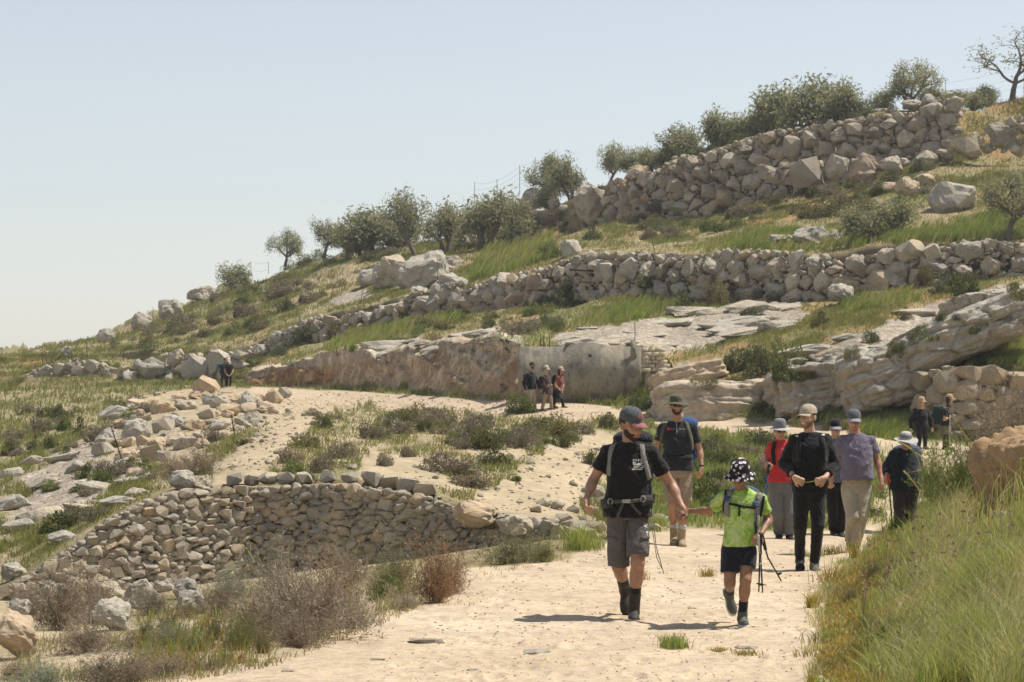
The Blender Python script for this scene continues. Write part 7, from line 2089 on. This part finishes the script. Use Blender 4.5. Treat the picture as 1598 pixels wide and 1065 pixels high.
m.strap('fly_seam', [(979, 812), (980, 826), (980, 840)], .012, M['grey_short'], m.root, n=8, th=.004)
m.BV = bv_

# ---- boy
b = Person('boy in lime green tie-dye t-shirt and flowered bucket hat beside the front man', (1157, 976), vox=.006, skin='c', k=.80, tw=.70)
dyh = float(m.base[1] - .14 - b.base[1])
b.skel(shL=(1134, 773, .02), shR=(1187, 778, -.01), hipL=(1140, 860, 0), hipR=(1166, 860, 0), knL=(1138, 906, -.05), anL=(1143, 931, .26), knR=(1162, 904, -.08), anR=(1158.5, 961, 0),
       elL=(1110, 801, dyh * .55), wrL=(1081, 803, dyh), elR=(1201, 812, .05), wrR=(1185, 832, -.13))
b.head_frame(1154, 742, -.03, -18, 20, -3, .93)
b.body(((1068, 806, dyh - .02), (0, .4, -.8), .9, 1, .82), ((1175, 842, -.17), (.2, .8, -.3), 1.5, 1, .85), neck=.05)
b.face(brows=M['hair']); b.hair(M['hair'], low=-.05)
b.top(M['tiedye'], .62, 852, infl=.016, loose=.004, name='t_shirt', fold=.009, seed=4, slv_r=1.05)
b.bottoms(M['navy'], 'shorts', {'L': .72, 'R': .56}, .014, .02, seed=5)
for L, td, ud in (('R', (.02, -1, -.04), (0, 0, 1)), ('L', (.25, -.33, -.9), (.1, -.9, .35))):
    b.sock(L, M['sock_d'], hi=.13); b.shoe(L, td, ud, M['shoe_g'], M['sole_p'], 'shoe', .05, 1.05)
b.brimhat(M['flower'], R=.135, z0=.034, rz=.105, droop=.038, wav=.006, name='bucket_hat', seed=1)
pk = b.pack('small grey and blue backpack on the boy in the lime green t-shirt', M['pack_n'], .26, .15, .38, (0.01, 0))
b.strap('shoulder_strap', [(1135, 805), (1134, 790), (1137, 770), (1141, 758)], .05, M['strap_g'], pk, 1141, th=.012)
b.strap('shoulder_strap', [(1180, 825), (1178, 800), (1182, 780), (1186, 768)], .05, M['strap_g'], pk, 1186, th=.012)
b.strap('strap_edge', [(1131, 796), (1130.5, 780), (1133, 762)], .016, M['strap_k'], pk, 1136, th=.016)
b.strap('strap_edge', [(1177, 832), (1176.5, 812), (1177, 790)], .014, M['strap_k'], pk, th=.014)
b.strap('strap_edge', [(1186, 808), (1188, 790), (1190, 775)], .016, M['strap_k'], pk, th=.016)
b.strap('adjuster', [(1133, 782), (1134, 775)], .05, M['pack_n'], pk, th=.018, n=4)
b.strap('adjuster', [(1176, 790), (1177, 783)], .05, M['pack_n'], pk, th=.018, n=4)
b.strap('sternum_strap', [(1136, 786), (1150, 788), (1164, 791), (1175, 792)], .018, M['strap_k'], pk, th=.012)
b.strap('strap_tail', [(1152, 790), (1152, 800), (1151.5, 804)], .014, M['strap_k'], pk, th=.01, n=8)
def pole(label, p, pts, r0=.008, mat='pole_k', grip=None):
    """trekking pole given by pixels + depth relative to its holder"""
    q = np.array([p.J(*v) for v in pts]) + p.base
    rt = thing('trekking_pole', label, 'trekking pole', q[-1])
    q = q - q[-1]
    mb = MB(); mb.tube(q, np.linspace(r0, r0 * .75, len(q)), 7); mb.build('shaft', M[mat], rt)
    d = unit(q[0] - q[1])
    mb = MB(); mb.tube([q[0] - d * .13, q[0] - d * .06, q[0], q[0] + d * .02], [r0 * 1.6, r0 * 1.9, r0 * 2.0, r0 * 1.3], 8); mb.build('grip', M[grip or mat], rt)
    mb = MB(); mb.tube([q[-1] + d * .07, q[-1] + d * .062], [r0 * 2.6, r0 * 2.8], 8); mb.build('basket', M[mat], rt)
    return rt
pole('black folded trekking pole hanging straight down from the left hand of the boy', b, [(1183, 833, -.18), (1182, 880, -.17), (1181, 921, -.16)])
pole('second black trekking pole of the boy, tip just right of the straight one', b, [(1182, 838, -.16), (1185, 880, -.14), (1187.5, 923, -.13)])
pole('black trekking pole of the boy bent outwards to the right', b, [(1186, 833, -.15), (1192, 855, -.12), (1196, 868, -.1), (1218, 906, -.06)])
pole('thin silver section of the trekking poles in the hand of the boy', b, [(1180, 836, -.19), (1183, 870, -.17), (1184, 890, -.16)], .006, 'pole_s')

# ---- olive hat man
o1 = Person('bearded man in an olive sun hat and sunglasses walking behind the front man', (1057, 852), vox=.008, skin='a')
o1.skel(shL=(1034, 667, .02), shR=(1081, 667, 0), hipL=(1046, 738, 0), hipR=(1069, 738, 0), knL=(1049, 788, -.06), anL=(1053, 838, .12), knR=(1067, 788, -.06), anR=(1063, 841, -.02),
        elL=(1026, 700, .06), wrL=(1025, 728, -.04), elR=(1092, 703, .05), wrR=(1094.5, 730, -.06))
o1.head_frame(1055.5, 633, -.03, 6, 2, 0, 1.0)
o1.body(((1026, 745, -.08), (.5, .6, 0), .6, -1), ((1090, 746, -.12), (-.6, .5, 0), .7, 1))
o1.face(eyes=False); o1.beard(M['hair']); o1.hair(M['hair']); o1.shades()
o1.top(M['charcoal'], .62, 734, infl=.016, name='t_shirt', seed=7)
o1.bottoms(M['khaki'], 'shorts', .88, .022, .025, seed=8)
for L in 'LR':
    o1.sock(L, M['sock_w'], hi=.185); o1.shoe(L, (.05 if L == 'R' else -.08, -1, -.03), (0, 0, 1), M['boot_t'], M['sole_g'], 'boot', .13, 1.05)
o1.brimhat(M['hat_olive'], R=.165, z0=.05, rz=.088, droop=.035, wav=.014, name='sun_hat', seed=2)
pk = o1.pack('hiking backpack with a blue cover on the man in the olive sun hat', M['pack_b'], .26, .2, .48, (.13, .04))
o1.strap('shoulder_strap', [(1033, 702), (1032, 685), (1034, 670), (1040, 661)], .045, M['strap_o'], pk, 1041, th=.012)
o1.strap('shoulder_strap', [(1079, 702), (1077, 685), (1073, 670), (1070, 659)], .05, M['strap_o'], pk, 1070, th=.012)
o1.strap('hip_belt', [(1034, 714), (1045, 715), (1058, 715), (1079, 713)], .06, M['pack_k'], pk, th=.014)
o1.strap('zip', [(1055, 677), (1055.3, 668), (1055, 658)], .010, M['buckle'], o1.root, th=.004, n=6)
pl = [[(x, 668.8), (x + 1.6, 668.8), (x + 1.6, 670.6), (x, 670.6)] for x in np.arange(1046.5, 1070, 2.3) if abs(x - 1055) > 2]
o1.decal('chest_print', pl, M['print_g'])
o1.decal('chest_emblem', [[(1040, 667.5), (1045, 667.5), (1045.5, 671.5), (1040, 671.3)]], M['print_r'])
wristband(o1, 'R', M['strap_k'])

# ---- man in black
k1 = Person('smiling man in a black long sleeved top, black trousers and beige cap', (1263, 890), vox=.008, skin='b', k=1.02)
k1.skel(shL=(1241, 686, .0), shR=(1288, 685, .0), hipL=(1252, 765, 0), hipR=(1275, 765, 0), knL=(1247, 822, -.08), anL=(1250, 873, .10), knR=(1275, 820, -.09), anR=(1270, 880, -.04),
        elL=(1225, 724, .06), wrL=(1237, 744, -.17), elR=(1304, 725, .06), wrR=(1284, 745, -.18))
k1.head_frame(1260.5, 652, -.02, -38, -3, 2, 1.04)
k1.body(((1250, 753, -.23), (.4, .8, -.1), 1.35, -1), ((1268, 753, -.24), (-.4, .8, -.1), 1.35, 1))
k1.face(smile=True, brows=M['hair_brown']); k1.beard(M['beard_light'], False); k1.hair(M['hair_brown'])
k1.top(M['black_knit'], hem=758, infl=.018, loose=.015, long=2, name='jersey', seed=9)
k1.bottoms(M['black_trouser'], 'trousers', .97, .012, seed=10, cuff=.042)
k1.shoe('L', (-.1, -1, -.1), (0, 0, 1), M['shoe_k'], M['sole_d'], 'shoe', .05); k1.shoe('R', (.06, -1, -.04), (0, 0, 1), M['shoe_g'], M['sole_g'], 'shoe', .05)
k1.cap(M['cap_beige'], M['cap_beige'])
pk = k1.pack('black backpack on the smiling man in black', M['pack_k'], .28, .16, .44)
k1.strap('shoulder_strap', [(1245, 720), (1244, 700), (1246, 685)], .05, M['strap_k'], pk, 1248, th=.012)
k1.strap('shoulder_strap', [(1284, 720), (1284, 700), (1281, 684)], .05, M['strap_k'], pk, 1280, th=.012)
k1.decal('strap_tag', [[(1240, 681), (1245, 681.4), (1245, 683.6), (1240, 683.2)]], M['print'], off=.020); k1.decal('strap_tag', [[(1281, 679), (1286, 678.8), (1286, 681), (1281, 681.2)]], M['print'], off=.020)
k1.decal('neck_opening', [[(1255, 676), (1266, 676), (1262, 694), (1258, 692)]], M['navy'])
wristband(k1, 'L', M['strap_k'])
mb = MB(); a, c_ = k1.J(1249, 751.5, -.26) + k1.base, k1.J(1269, 748.5, -.27) + k1.base
mb.tube([np.zeros(3), (c_ - a) * .5 + np.array([0, 0, -.003]), c_ - a], [.004, .006, .003], 5)
tag(mb.build('grass_straw', M['grass_tall'], loc=a), 'green grass stalk held between both hands of the smiling man in black', 'grass stalk')

# ---- man in purple
p1_ = Person('older man in a grey purple t-shirt, beige trousers and slate cap', (1331, 861), vox=.009, skin='d', k=1.03, tw=.94)
p1_.skel(shL=(1315, 686, 0), shR=(1358, 686, 0), hipL=(1326, 763, 0), hipR=(1348, 763, 0), knL=(1328, 806, -.12), anL=(1330, 846, .16), knR=(1343, 806, -.08), anR=(1334, 852, -.02),
         elL=(1304, 720, .03), wrL=(1297, 744, -.08), elR=(1370, 718, .06), wrR=(1374, 746, -.04))
p1_.head_frame(1332, 657, -.03, -3, 4, 0, 1.04)
p1_.body(((1292, 759, -.14), (.5, .6, 0), .8, -1), ((1376, 763, -.09), (-.7, .4, 0), .7, 1))
p1_.face(brows=M['hair_brown']); p1_.hair(M['hair_brown'])
p1_.top(M['purple'], .62, 748, infl=.02, loose=.012, name='t_shirt', seed=12, prof=PROF_B, slv_r=1.12)
p1_.bottoms(M['beige'], 'trousers', .97, .022, seed=13, cuff=.055)
for L in 'LR': p1_.shoe(L, (-.1, -1, -.03), (0, 0, 1), M['shoe_g'], M['sole_g'], 'shoe', .05)
p1_.cap(M['cap_slate'], M['brim_p'], L=.07, droop=.03)

# ---- man in red
r1 = Person('hiker in a red t-shirt, grey trousers and grey sun hat behind the man in black', (1222, 841), vox=.010, skin='d')
r1.skel(shL=(1204, 695, 0), shR=(1236, 695, 0), hipL=(1211, 762, 0), hipR=(1230, 762, 0), knL=(1213, 801, -.08), anL=(1217, 833, .08), knR=(1230, 801, -.06), anR=(1232, 834, 0),
        elL=(1196, 716, .06), wrL=(1194, 722, -.18), elR=(1243, 720, .05), wrR=(1240, 743, -.1))
r1.head_frame(1216.5, 672.5, -.03, 8, 5, 0, 1.02)
r1.body(((1199, 727, -.28), (.5, .3, -.6), 1.2, -1), ((1240, 757, -.14), (-.5, .5, 0), .8, 1))
r1.face(eyes=False); r1.shades(); r1.hair(M['hair_brown'])
r1.top(M['red'], .6, 752, infl=.018, loose=.025, name='t_shirt', seed=15)
r1.bottoms(M['grey_trouser'], 'trousers', .97, .024, seed=16, cuff=.062)
for L in 'LR': r1.shoe(L, (-.2 if L == 'L' else .1, -1, -.03), (0, 0, 1), M['shoe_k'], M['sole_d'], 'shoe', .05)
r1.brimhat(M['hat_grey'], R=.145, z0=.046, rz=.115, droop=.025, wav=.008, name='sun_hat', seed=3, brimm=M['hat_light'])
pk = r1.pack('dark backpack on the hiker in the red t-shirt', M['pack_k'], .30, .18, .46)
r1.strap('shoulder_strap', [(1207, 725), (1205, 705), (1208, 692)], .055, M['strap_k'], pk, 1209, th=.012)
pl = []
for y in np.arange(700, 722, 3.2):
    x = 1211 + R_.random() * 2
    while x < 1226:
        wd = R_.uniform(.8, 2.4); pl.append([(x, y), (x + wd, y), (x + wd, y + .9), (x, y + .9)]); x += wd + .8
r1.decal('chest_print', pl, M['print_p'])
wristband(r1, 'L', M['strap_k'])
pole('blue trekking pole hanging beside the hiker in red', r1, [(1197, 725, -.26), (1193, 760, -.2), (1190, 800, -.12), (1189, 838, -.08)], .011, 'pole_b', 'pole_k')

# ---- man with the black cap
c1 = Person('smiling hiker in a black cap and sunglasses, half hidden between black and purple', (1307, 836), vox=.011, skin='b')
c1.skel(shL=(1289, 693, 0), shR=(1322, 693, 0), hipL=(1298, 757, 0), hipR=(1315, 757, 0), knL=(1299, 798, -.06), anL=(1302, 828, .06), knR=(1313, 798, -.03), anR=(1312, 829, 0),
        elL=(1285, 722, .04), wrL=(1288, 745, -.06), elR=(1327, 722, .04), wrR=(1325, 745, -.06))
c1.head_frame(1303.5, 669, -.03, -6, 4, 0, 1.02)
c1.body(((1289, 758, -.1), (.5, .5, 0), .7, -1), ((1324, 758, -.1), (-.5, .5, 0), .7, 1))
c1.face(smile=True, eyes=False); c1.shades(); c1.hair(M['hair'])
c1.top(M['blue_grey'], .6, 752, name='t_shirt', seed=17)
c1.bottoms(M['black_trouser'], 'trousers', .97, .022, seed=18, cuff=.058)
for L in 'LR': c1.shoe(L, (0, -1, -.03), (0, 0, 1), M['shoe_k'], M['sole_d'], 'shoe', .05)
c1.cap(M['cap_black'], M['brim_p'], L=.07, droop=.03)

# ---- floppy hat man
f1 = Person('hiker in navy clothes and a pale floppy hat behind the leafy bush at right', (1412, 840), Y=36, vox=.011, skin='d', k=.98)
f1.skel(shL=(1394, 708, 0), shR=(1428, 708, .02), hipL=(1404, 766, 0), hipR=(1422, 766, 0), knL=(1402, 803, -.12), anL=(1404, 830, .04), knR=(1420, 803, -.04), anR=(1421, 831, .05),
        elL=(1383, 730, .04), wrL=(1381, 743, -.16), elR=(1436, 731, .05), wrR=(1429, 749, -.14))
f1.head_frame(1413, 690, -.05, -8, 8, 0, 1.02)
f1.body(((1381, 752, -.24), (.5, .3, -.5), 1.2, -1), ((1422, 753, -.2), (-.5, .6, 0), 1.2, 1))
f1.face(eyes=False); f1.shades(); f1.hair(M['hair_brown'])
f1.top(M['navy'], hem=764, infl=.03, loose=.03, long=2, name='jacket', seed=19, prof=PROF_B)
f1.bottoms(M['brown_trouser'], 'trousers', .97, .03, seed=20, cuff=.062)
for L in 'LR': f1.shoe(L, (0, -1, -.03), (0, 0, 1), M['boot_d'], M['sole_d'], 'boot', .1)
f1.brimhat(M['hat_light'], R=.175, z0=.05, rz=.10, droop=.025, wav=.018, name='floppy_hat', seed=4, asym=(-.015, 0))
f1.dome(M['hat_grey'], .092, .112, .075, .075, 0, 'hat_band')
pk = f1.pack('slate blue backpack on the hiker in the floppy hat', M['pack_n'], .40, .24, .50, (.10, .03))
f1.strap('shoulder_strap', [(1399, 735), (1398, 718), (1401, 705)], .05, M['strap_k'], pk, 1402, th=.012)
pole('red and black trekking pole planted beside the hiker in the floppy hat', f1, [(1382, 741, -.24), (1385, 772, -.22), (1388, 803, -.2), (1390, 836, -.18)], .011, 'pole_k', 'pole_r')

# ---- distant figures
def far_person(label, foot, j, head, skin, hat, hatm, brimm, topm, longs, botm, kind, shoem, prof=PROF_M, hairm='hair', longhair=0, hem=None, vox=.018, skirt=None, k=1.0, hs=1.05, handL=None, handR=None, sleeve=.6):
    p = Person(label, foot, vox=vox, prof=prof, skin=skin, k=k)
    p.skel(**j)
    p.head_frame(*head, hs)
    p.body(handL, handR, .05)
    p.hair(M[hairm], longhair)
    p.top(topm, sleeve, hem, infl=.02, loose=.02, long=longs, seed=int(foot[0]), name='jacket' if longs else 't_shirt')
    p.bottoms(botm, kind, .95, .016, seed=int(foot[0]) + 1, cuff=.05)
    if skirt: p.skirt(skirt[0], skirt[1])
    for L in 'LR': p.shoe(L, p.fwd * np.array([1, 1, 0]) + np.array([0, 0, -.03]), (0, 0, 1), shoem, M['sole_g'], 'shoe', .06)
    if hat == 'cap': p.cap(hatm, brimm)
    return p
far_person('blond woman in black with a tan cap beside the stone wall at right', (1438, 701),
  dict(shL=(1429, 643, -.06), shR=(1447, 643, .06), hipL=(1433, 665, -.02), hipR=(1443, 665, .04), knL=(1434, 683, -.05), anL=(1434, 697, 0), knR=(1444, 683, 0), anR=(1444, 697, .05), elL=(1421, 656, 0), wrL=(1421, 668, -.03), elR=(1453, 656, .06), wrR=(1454, 667, 0)),
  (1438, 627, -.02, 45, 6, 0), 'b', 'cap', M['cap_tan'], M['cap_tan'], M['black_knit'], True, M['black_trouser'], 'trousers', M['shoe_k'], PROF_F, 'hair_light', .22, 668, .013,
  handL=((1422, 672, -.06), (.5, .5, 0), .6, -1), handR=((1455, 671, 0), (-.5, .5, 0), .6, 1)).pack('black backpack of the blond woman', M['pack_k'], .32, .18, .45)
w2_ = far_person('dark haired woman in brown skirt and tan cap with a dark green pack', (1476, 702),
  dict(shL=(1475, 641, -.17), shR=(1479, 641, .17), hipL=(1475, 665, -.09), hipR=(1477, 665, .09), knL=(1474, 683, -.08), anL=(1473, 698, -.08), knR=(1480, 683, .08), anR=(1479, 698, .1), elL=(1471, 655, -.22), wrL=(1482, 651, -.19), elR=(1480, 655, .2), wrR=(1486, 651, .08)),
  (1482, 623, 0, 72, 8, 0), 'b', 'cap', M['cap_tan'], M['cap_tan'], M['charcoal'], False, M['black_trouser'], 'trousers', M['shoe_k'], PROF_F, 'hair', .25, 664, .013, (M['skirt'], 678),
  handL=((1487, 649, -.15), (0, .3, 1), .9, -1), handR=((1490, 650, .03), (0, -.3, 1), .9, 1))
w2_.pack('dark green rounded backpack of the woman in the brown skirt', M['pack_g'], .34, .26, .52)
pole('thin pale trekking pole of the woman in the brown skirt', w2_, [(1480, 649, -.22), (1480, 670, -.22), (1479.5, 701, -.2)], .012, 'pole_s')
a_ = far_person('first hiker by the concrete wall, in a dark jacket and beige trousers', (829, 643),
  dict(shL=(824, 584, -.17), shR=(833, 584, .15), hipL=(828, 610, -.09), hipR=(832, 610, .09), knL=(827, 626, -.08), anL=(825, 640, -.08), knR=(834, 626, .08), anR=(835, 640, .1), elL=(817, 597, -.22), wrL=(820, 608, -.22), elR=(839, 597, .2), wrR=(842, 607, .1)),
  (830.5, 571, 0, 62, 5, 0), 'a', 'cap', M['cap_dark'], M['cap_dark'], M['black_knit'], True, M['beige'], 'trousers', M['shoe_k'], PROF_M, 'hair', 0, 608, .016,
  handL=((821, 612, -.22), (.5, 0, 0), .6, -1), handR=((843, 612, .1), (-.5, 0, 0), .6, 1))
a_.beard(M['hair']); a_.pack('grey straps and dark backpack of the first hiker by the concrete wall', M['pack_k'], .3, .16, .4)
b_ = far_person('second hiker by the concrete wall, in plum shirt and pale grey cap', (854, 641),
  dict(shL=(849, 589, -.16), shR=(856, 589, .16), hipL=(852, 613, -.09), hipR=(857, 613, .09), knL=(849, 627, -.08), anL=(846, 638, -.06), knR=(860, 627, .08), anR=(861, 638, .1), elL=(847, 601, -.2), wrL=(853, 604, -.22), elR=(858, 600, .2), wrR=(860, 604, .08)),
  (852.5, 576.5, 0, 52, 8, 0), 'b', 'cap', M['hat_light'], M['hat_light'], M['plum'], True, M['khaki'], 'trousers', M['shoe_g'], PROF_M, 'hair_brown', 0, 616, .016,
  handL=((857, 602, -.2), (0, .3, 1), .8, -1), handR=((861, 602, 0), (0, -.3, 1), .8, 1))
b_.pack('black backpack of the second hiker by the concrete wall', M['pack_k'], .3, .16, .42)
c_ = far_person('woman in rust red top and black skirt by the concrete wall', (872, 637),
  dict(shL=(870, 589, -.16), shR=(877, 589, .15), hipL=(868, 610, -.09), hipR=(873, 610, .09), knL=(866, 623, -.08), anL=(864, 633, -.08), knR=(877, 623, .08), anR=(879, 633.5, .1), elL=(866, 601, -.2), wrL=(873, 608, -.22), elR=(879, 601, .18), wrR=(878, 609, .05)),
  (875, 578, 0, 58, 8, 0), 'b', 'cap', M['cap_rose'], M['cap_rose'], M['maroon'], False, M['black_trouser'], 'trousers', M['shoe_k'], PROF_F, 'hair_brown', .26, 609, .016, (M['black_knit'], 622),
  handL=((876, 611, -.2), (0, .3, 1), .8, -1), handR=((877, 613, .03), (0, -.3, 1), .6, 1))
c_.pack('dark backpack of the woman in rust red', M['pack_k'], .28, .15, .4)
d_ = far_person('distant hiker with a teal backpack bowing over something, left of the white cap', (350, 604),
  dict(shL=(346, 570, -.16), shR=(352, 570, .16), hipL=(347.5, 585, -.09), hipR=(350.5, 585, .09), knL=(347, 594, -.08), anL=(346.5, 601.5, -.08), knR=(352, 594, .08), anR=(352, 601.5, .1), elL=(342.5, 578.5, -.22), wrL=(338.5, 586, -.2), elR=(354, 578, .2), wrR=(357, 584, .0)),
  (351.5, 562.5, -.02, 65, 25, 0), 'a', None, None, None, M['navy'], False, M['brown_trouser'], 'trousers', M['shoe_k'], PROF_M, 'hair', 0, 585, .022,
  handL=((337, 590, -.2), (.5, 0, 0), .6, -1), handR=((359, 586, 0), (0, 0, 1), .6, 1))
d_.pack('teal backpack of the distant hiker at left', M['pack_t'], .34, .24, .5)
far_person('distant hiker in a white cap and dark t-shirt looking down at the hands', (358, 604),
  dict(shL=(353, 570.5, 0), shR=(362, 570.5, 0), hipL=(354.5, 585.5, 0), hipR=(359.5, 585.5, 0), knL=(354, 594.5, -.05), anL=(354.5, 601.5, 0), knR=(360, 594.5, -.05), anR=(359.5, 601.5, 0), elL=(351, 578.5, 0), wrL=(355, 585, -.2), elR=(364, 578.5, 0), wrR=(361, 585, -.2)),
  (357, 563, -.05, 5, 28, 0), 'b', 'cap', M['cap_white'], M['cap_white'], M['black_tee'], False, M['black_trouser'], 'trousers', M['shoe_k'], PROF_M, 'hair_brown', 0, 586, .022,
  handL=((357, 587, -.26), (.5, .5, 0), .9, -1), handR=((359.5, 587, -.26), (-.5, .5, 0), .9, 1))

# ------------------------------------------------------------------ posts and wire
def post(px, foot, tx, top, label, r=.022, Y=None):
    q = hit(px, foot) if Y is None else P(px, foot, Y)
    s = q[1] / FPX
    mb = MB(); d = np.array([(tx - px) * s, 0, (foot - top) * s])
    rr_ = max(r, .6 * s)
    for (a, b) in ((np.array([rr_, .006, 0]), None), (np.array([.006, rr_, 0]), None)):
        V = [c * a + e for e in (-d * .06, d) for c in (-1,)]
    mb.tube([-d * .08, d * .5, d], [rr_ * .75] * 3, 4)
    rt = thing('iron_post', label, 'fence post', q)
    mb.build('post', M['rust'], rt)
    for f in (.35, .6, .85):
        m2 = MB(); c = d * f; m2.tube([c - np.array([rr_ * 1.6, 0, 0]), c + np.array([rr_ * 1.6, 0, 0])], rr_ * .45, 4); m2.build('wire_hook', M['rust'], rt)
    return rt
post(57, 700, 52, 650, 'straight rusty post on the left slope, leftmost of the three below the track')
post(193, 727, 173, 664, 'leaning rusty post in front of the rubble pile')
post(366, 680, 361, 647, 'short rusty post right of the rubble pile')
post(562, 482, 567, 444, 'rusty post leaning right at the left part of the middle wall')
post(683, 452, 683, 404, 'upright rusty post standing in front of the big boulder outcrop')
post(1022, 396, 1015, 359, 'rusty post leaning left on the middle wall at centre')
mb = MB(); q = P(907, 421, 131); mb.tube([P(888, 421, 131) - q, P(926, 423, 131) - q], .06, 6)
tag(mb.build('iron_bar', M['rust'], loc=q), 'rusty iron bar lying on top of the middle wall', 'iron bar')
def fence(label, posts, wires=3, r=.022):
    base = P(posts[0][0], posts[0][1], posts[0][3])
    rt = thing('wire_fence', label, 'fence', base)
    tops = []
    for px, foot, top, Y in posts:
        a, b = P(px, foot + 3, Y) - base, P(px + random.uniform(-1, 1), top, Y) - base
        mb = MB(); mb.tube([a, b], r, 5); mb.build('post', M['rust'], rt); tops.append((a, b))
    for w_ in range(wires):
        f = .35 + .6 * w_ / max(1, wires - 1)
        mb = MB(); pts = []
        for i in range(len(tops) - 1):
            A = tops[i][0] + (tops[i][1] - tops[i][0]) * f; B = tops[i + 1][0] + (tops[i + 1][1] - tops[i + 1][0]) * f
            for q in range(5):
                t_ = q / 5; pts.append(A * (1 - t_) + B * t_ - np.array([0, 0, .12 * math.sin(t_ * 3.14)]))
        pts.append(B); mb.tube(pts, .006, 4, False); mb.build('wire', M['wire'], rt)
fence('wire fence with thin posts at the far left above the low collapsing wall', [(66, 572, 540, 168), (73, 571, 549, 166), (80, 570, 548, 164), (112, 568, 545, 162), (136, 566, 535, 160), (193, 562, 548, 158)], 3)
fence('wire fence on the skyline behind the left boulders', [(229, 500, 484, 236), (238, 500, 480, 236)], 4)
fence('wire fence on the skyline left of the lone olive', [(380, 430, 412, 218), (392, 428, 408, 216), (419, 424, 409, 214)], 2)
fence('wire fence climbing the skyline between the central olives', [(740, 330, 284, 196), (776, 318, 280, 194), (811, 300, 258, 192), (835, 292, 246, 190)], 4)
fence('thin wires crossing the skyline gap left of the bare tree', [(1475, 170, 128, 172), (1598, 150, 100, 176)], 3)
# ------------------------------------------------------------------ thin summer haze
mb = MB()
mb.box((30, 420, 14), (660, 560, 30))
hz = mb.build('haze', None)
t = NT('haze')
vol = t.n('VolumePrincipled')
vol.inputs['Color'].default_value = (.93, .95, 1.0, 1)
vol.inputs['Density'].default_value = .00028
vol.inputs['Anisotropy'].default_value = .3
t.l(vol.outputs[0], t.out.inputs['Volume'])
hz.data.materials.append(t.m)
tag(hz, kind='stuff')
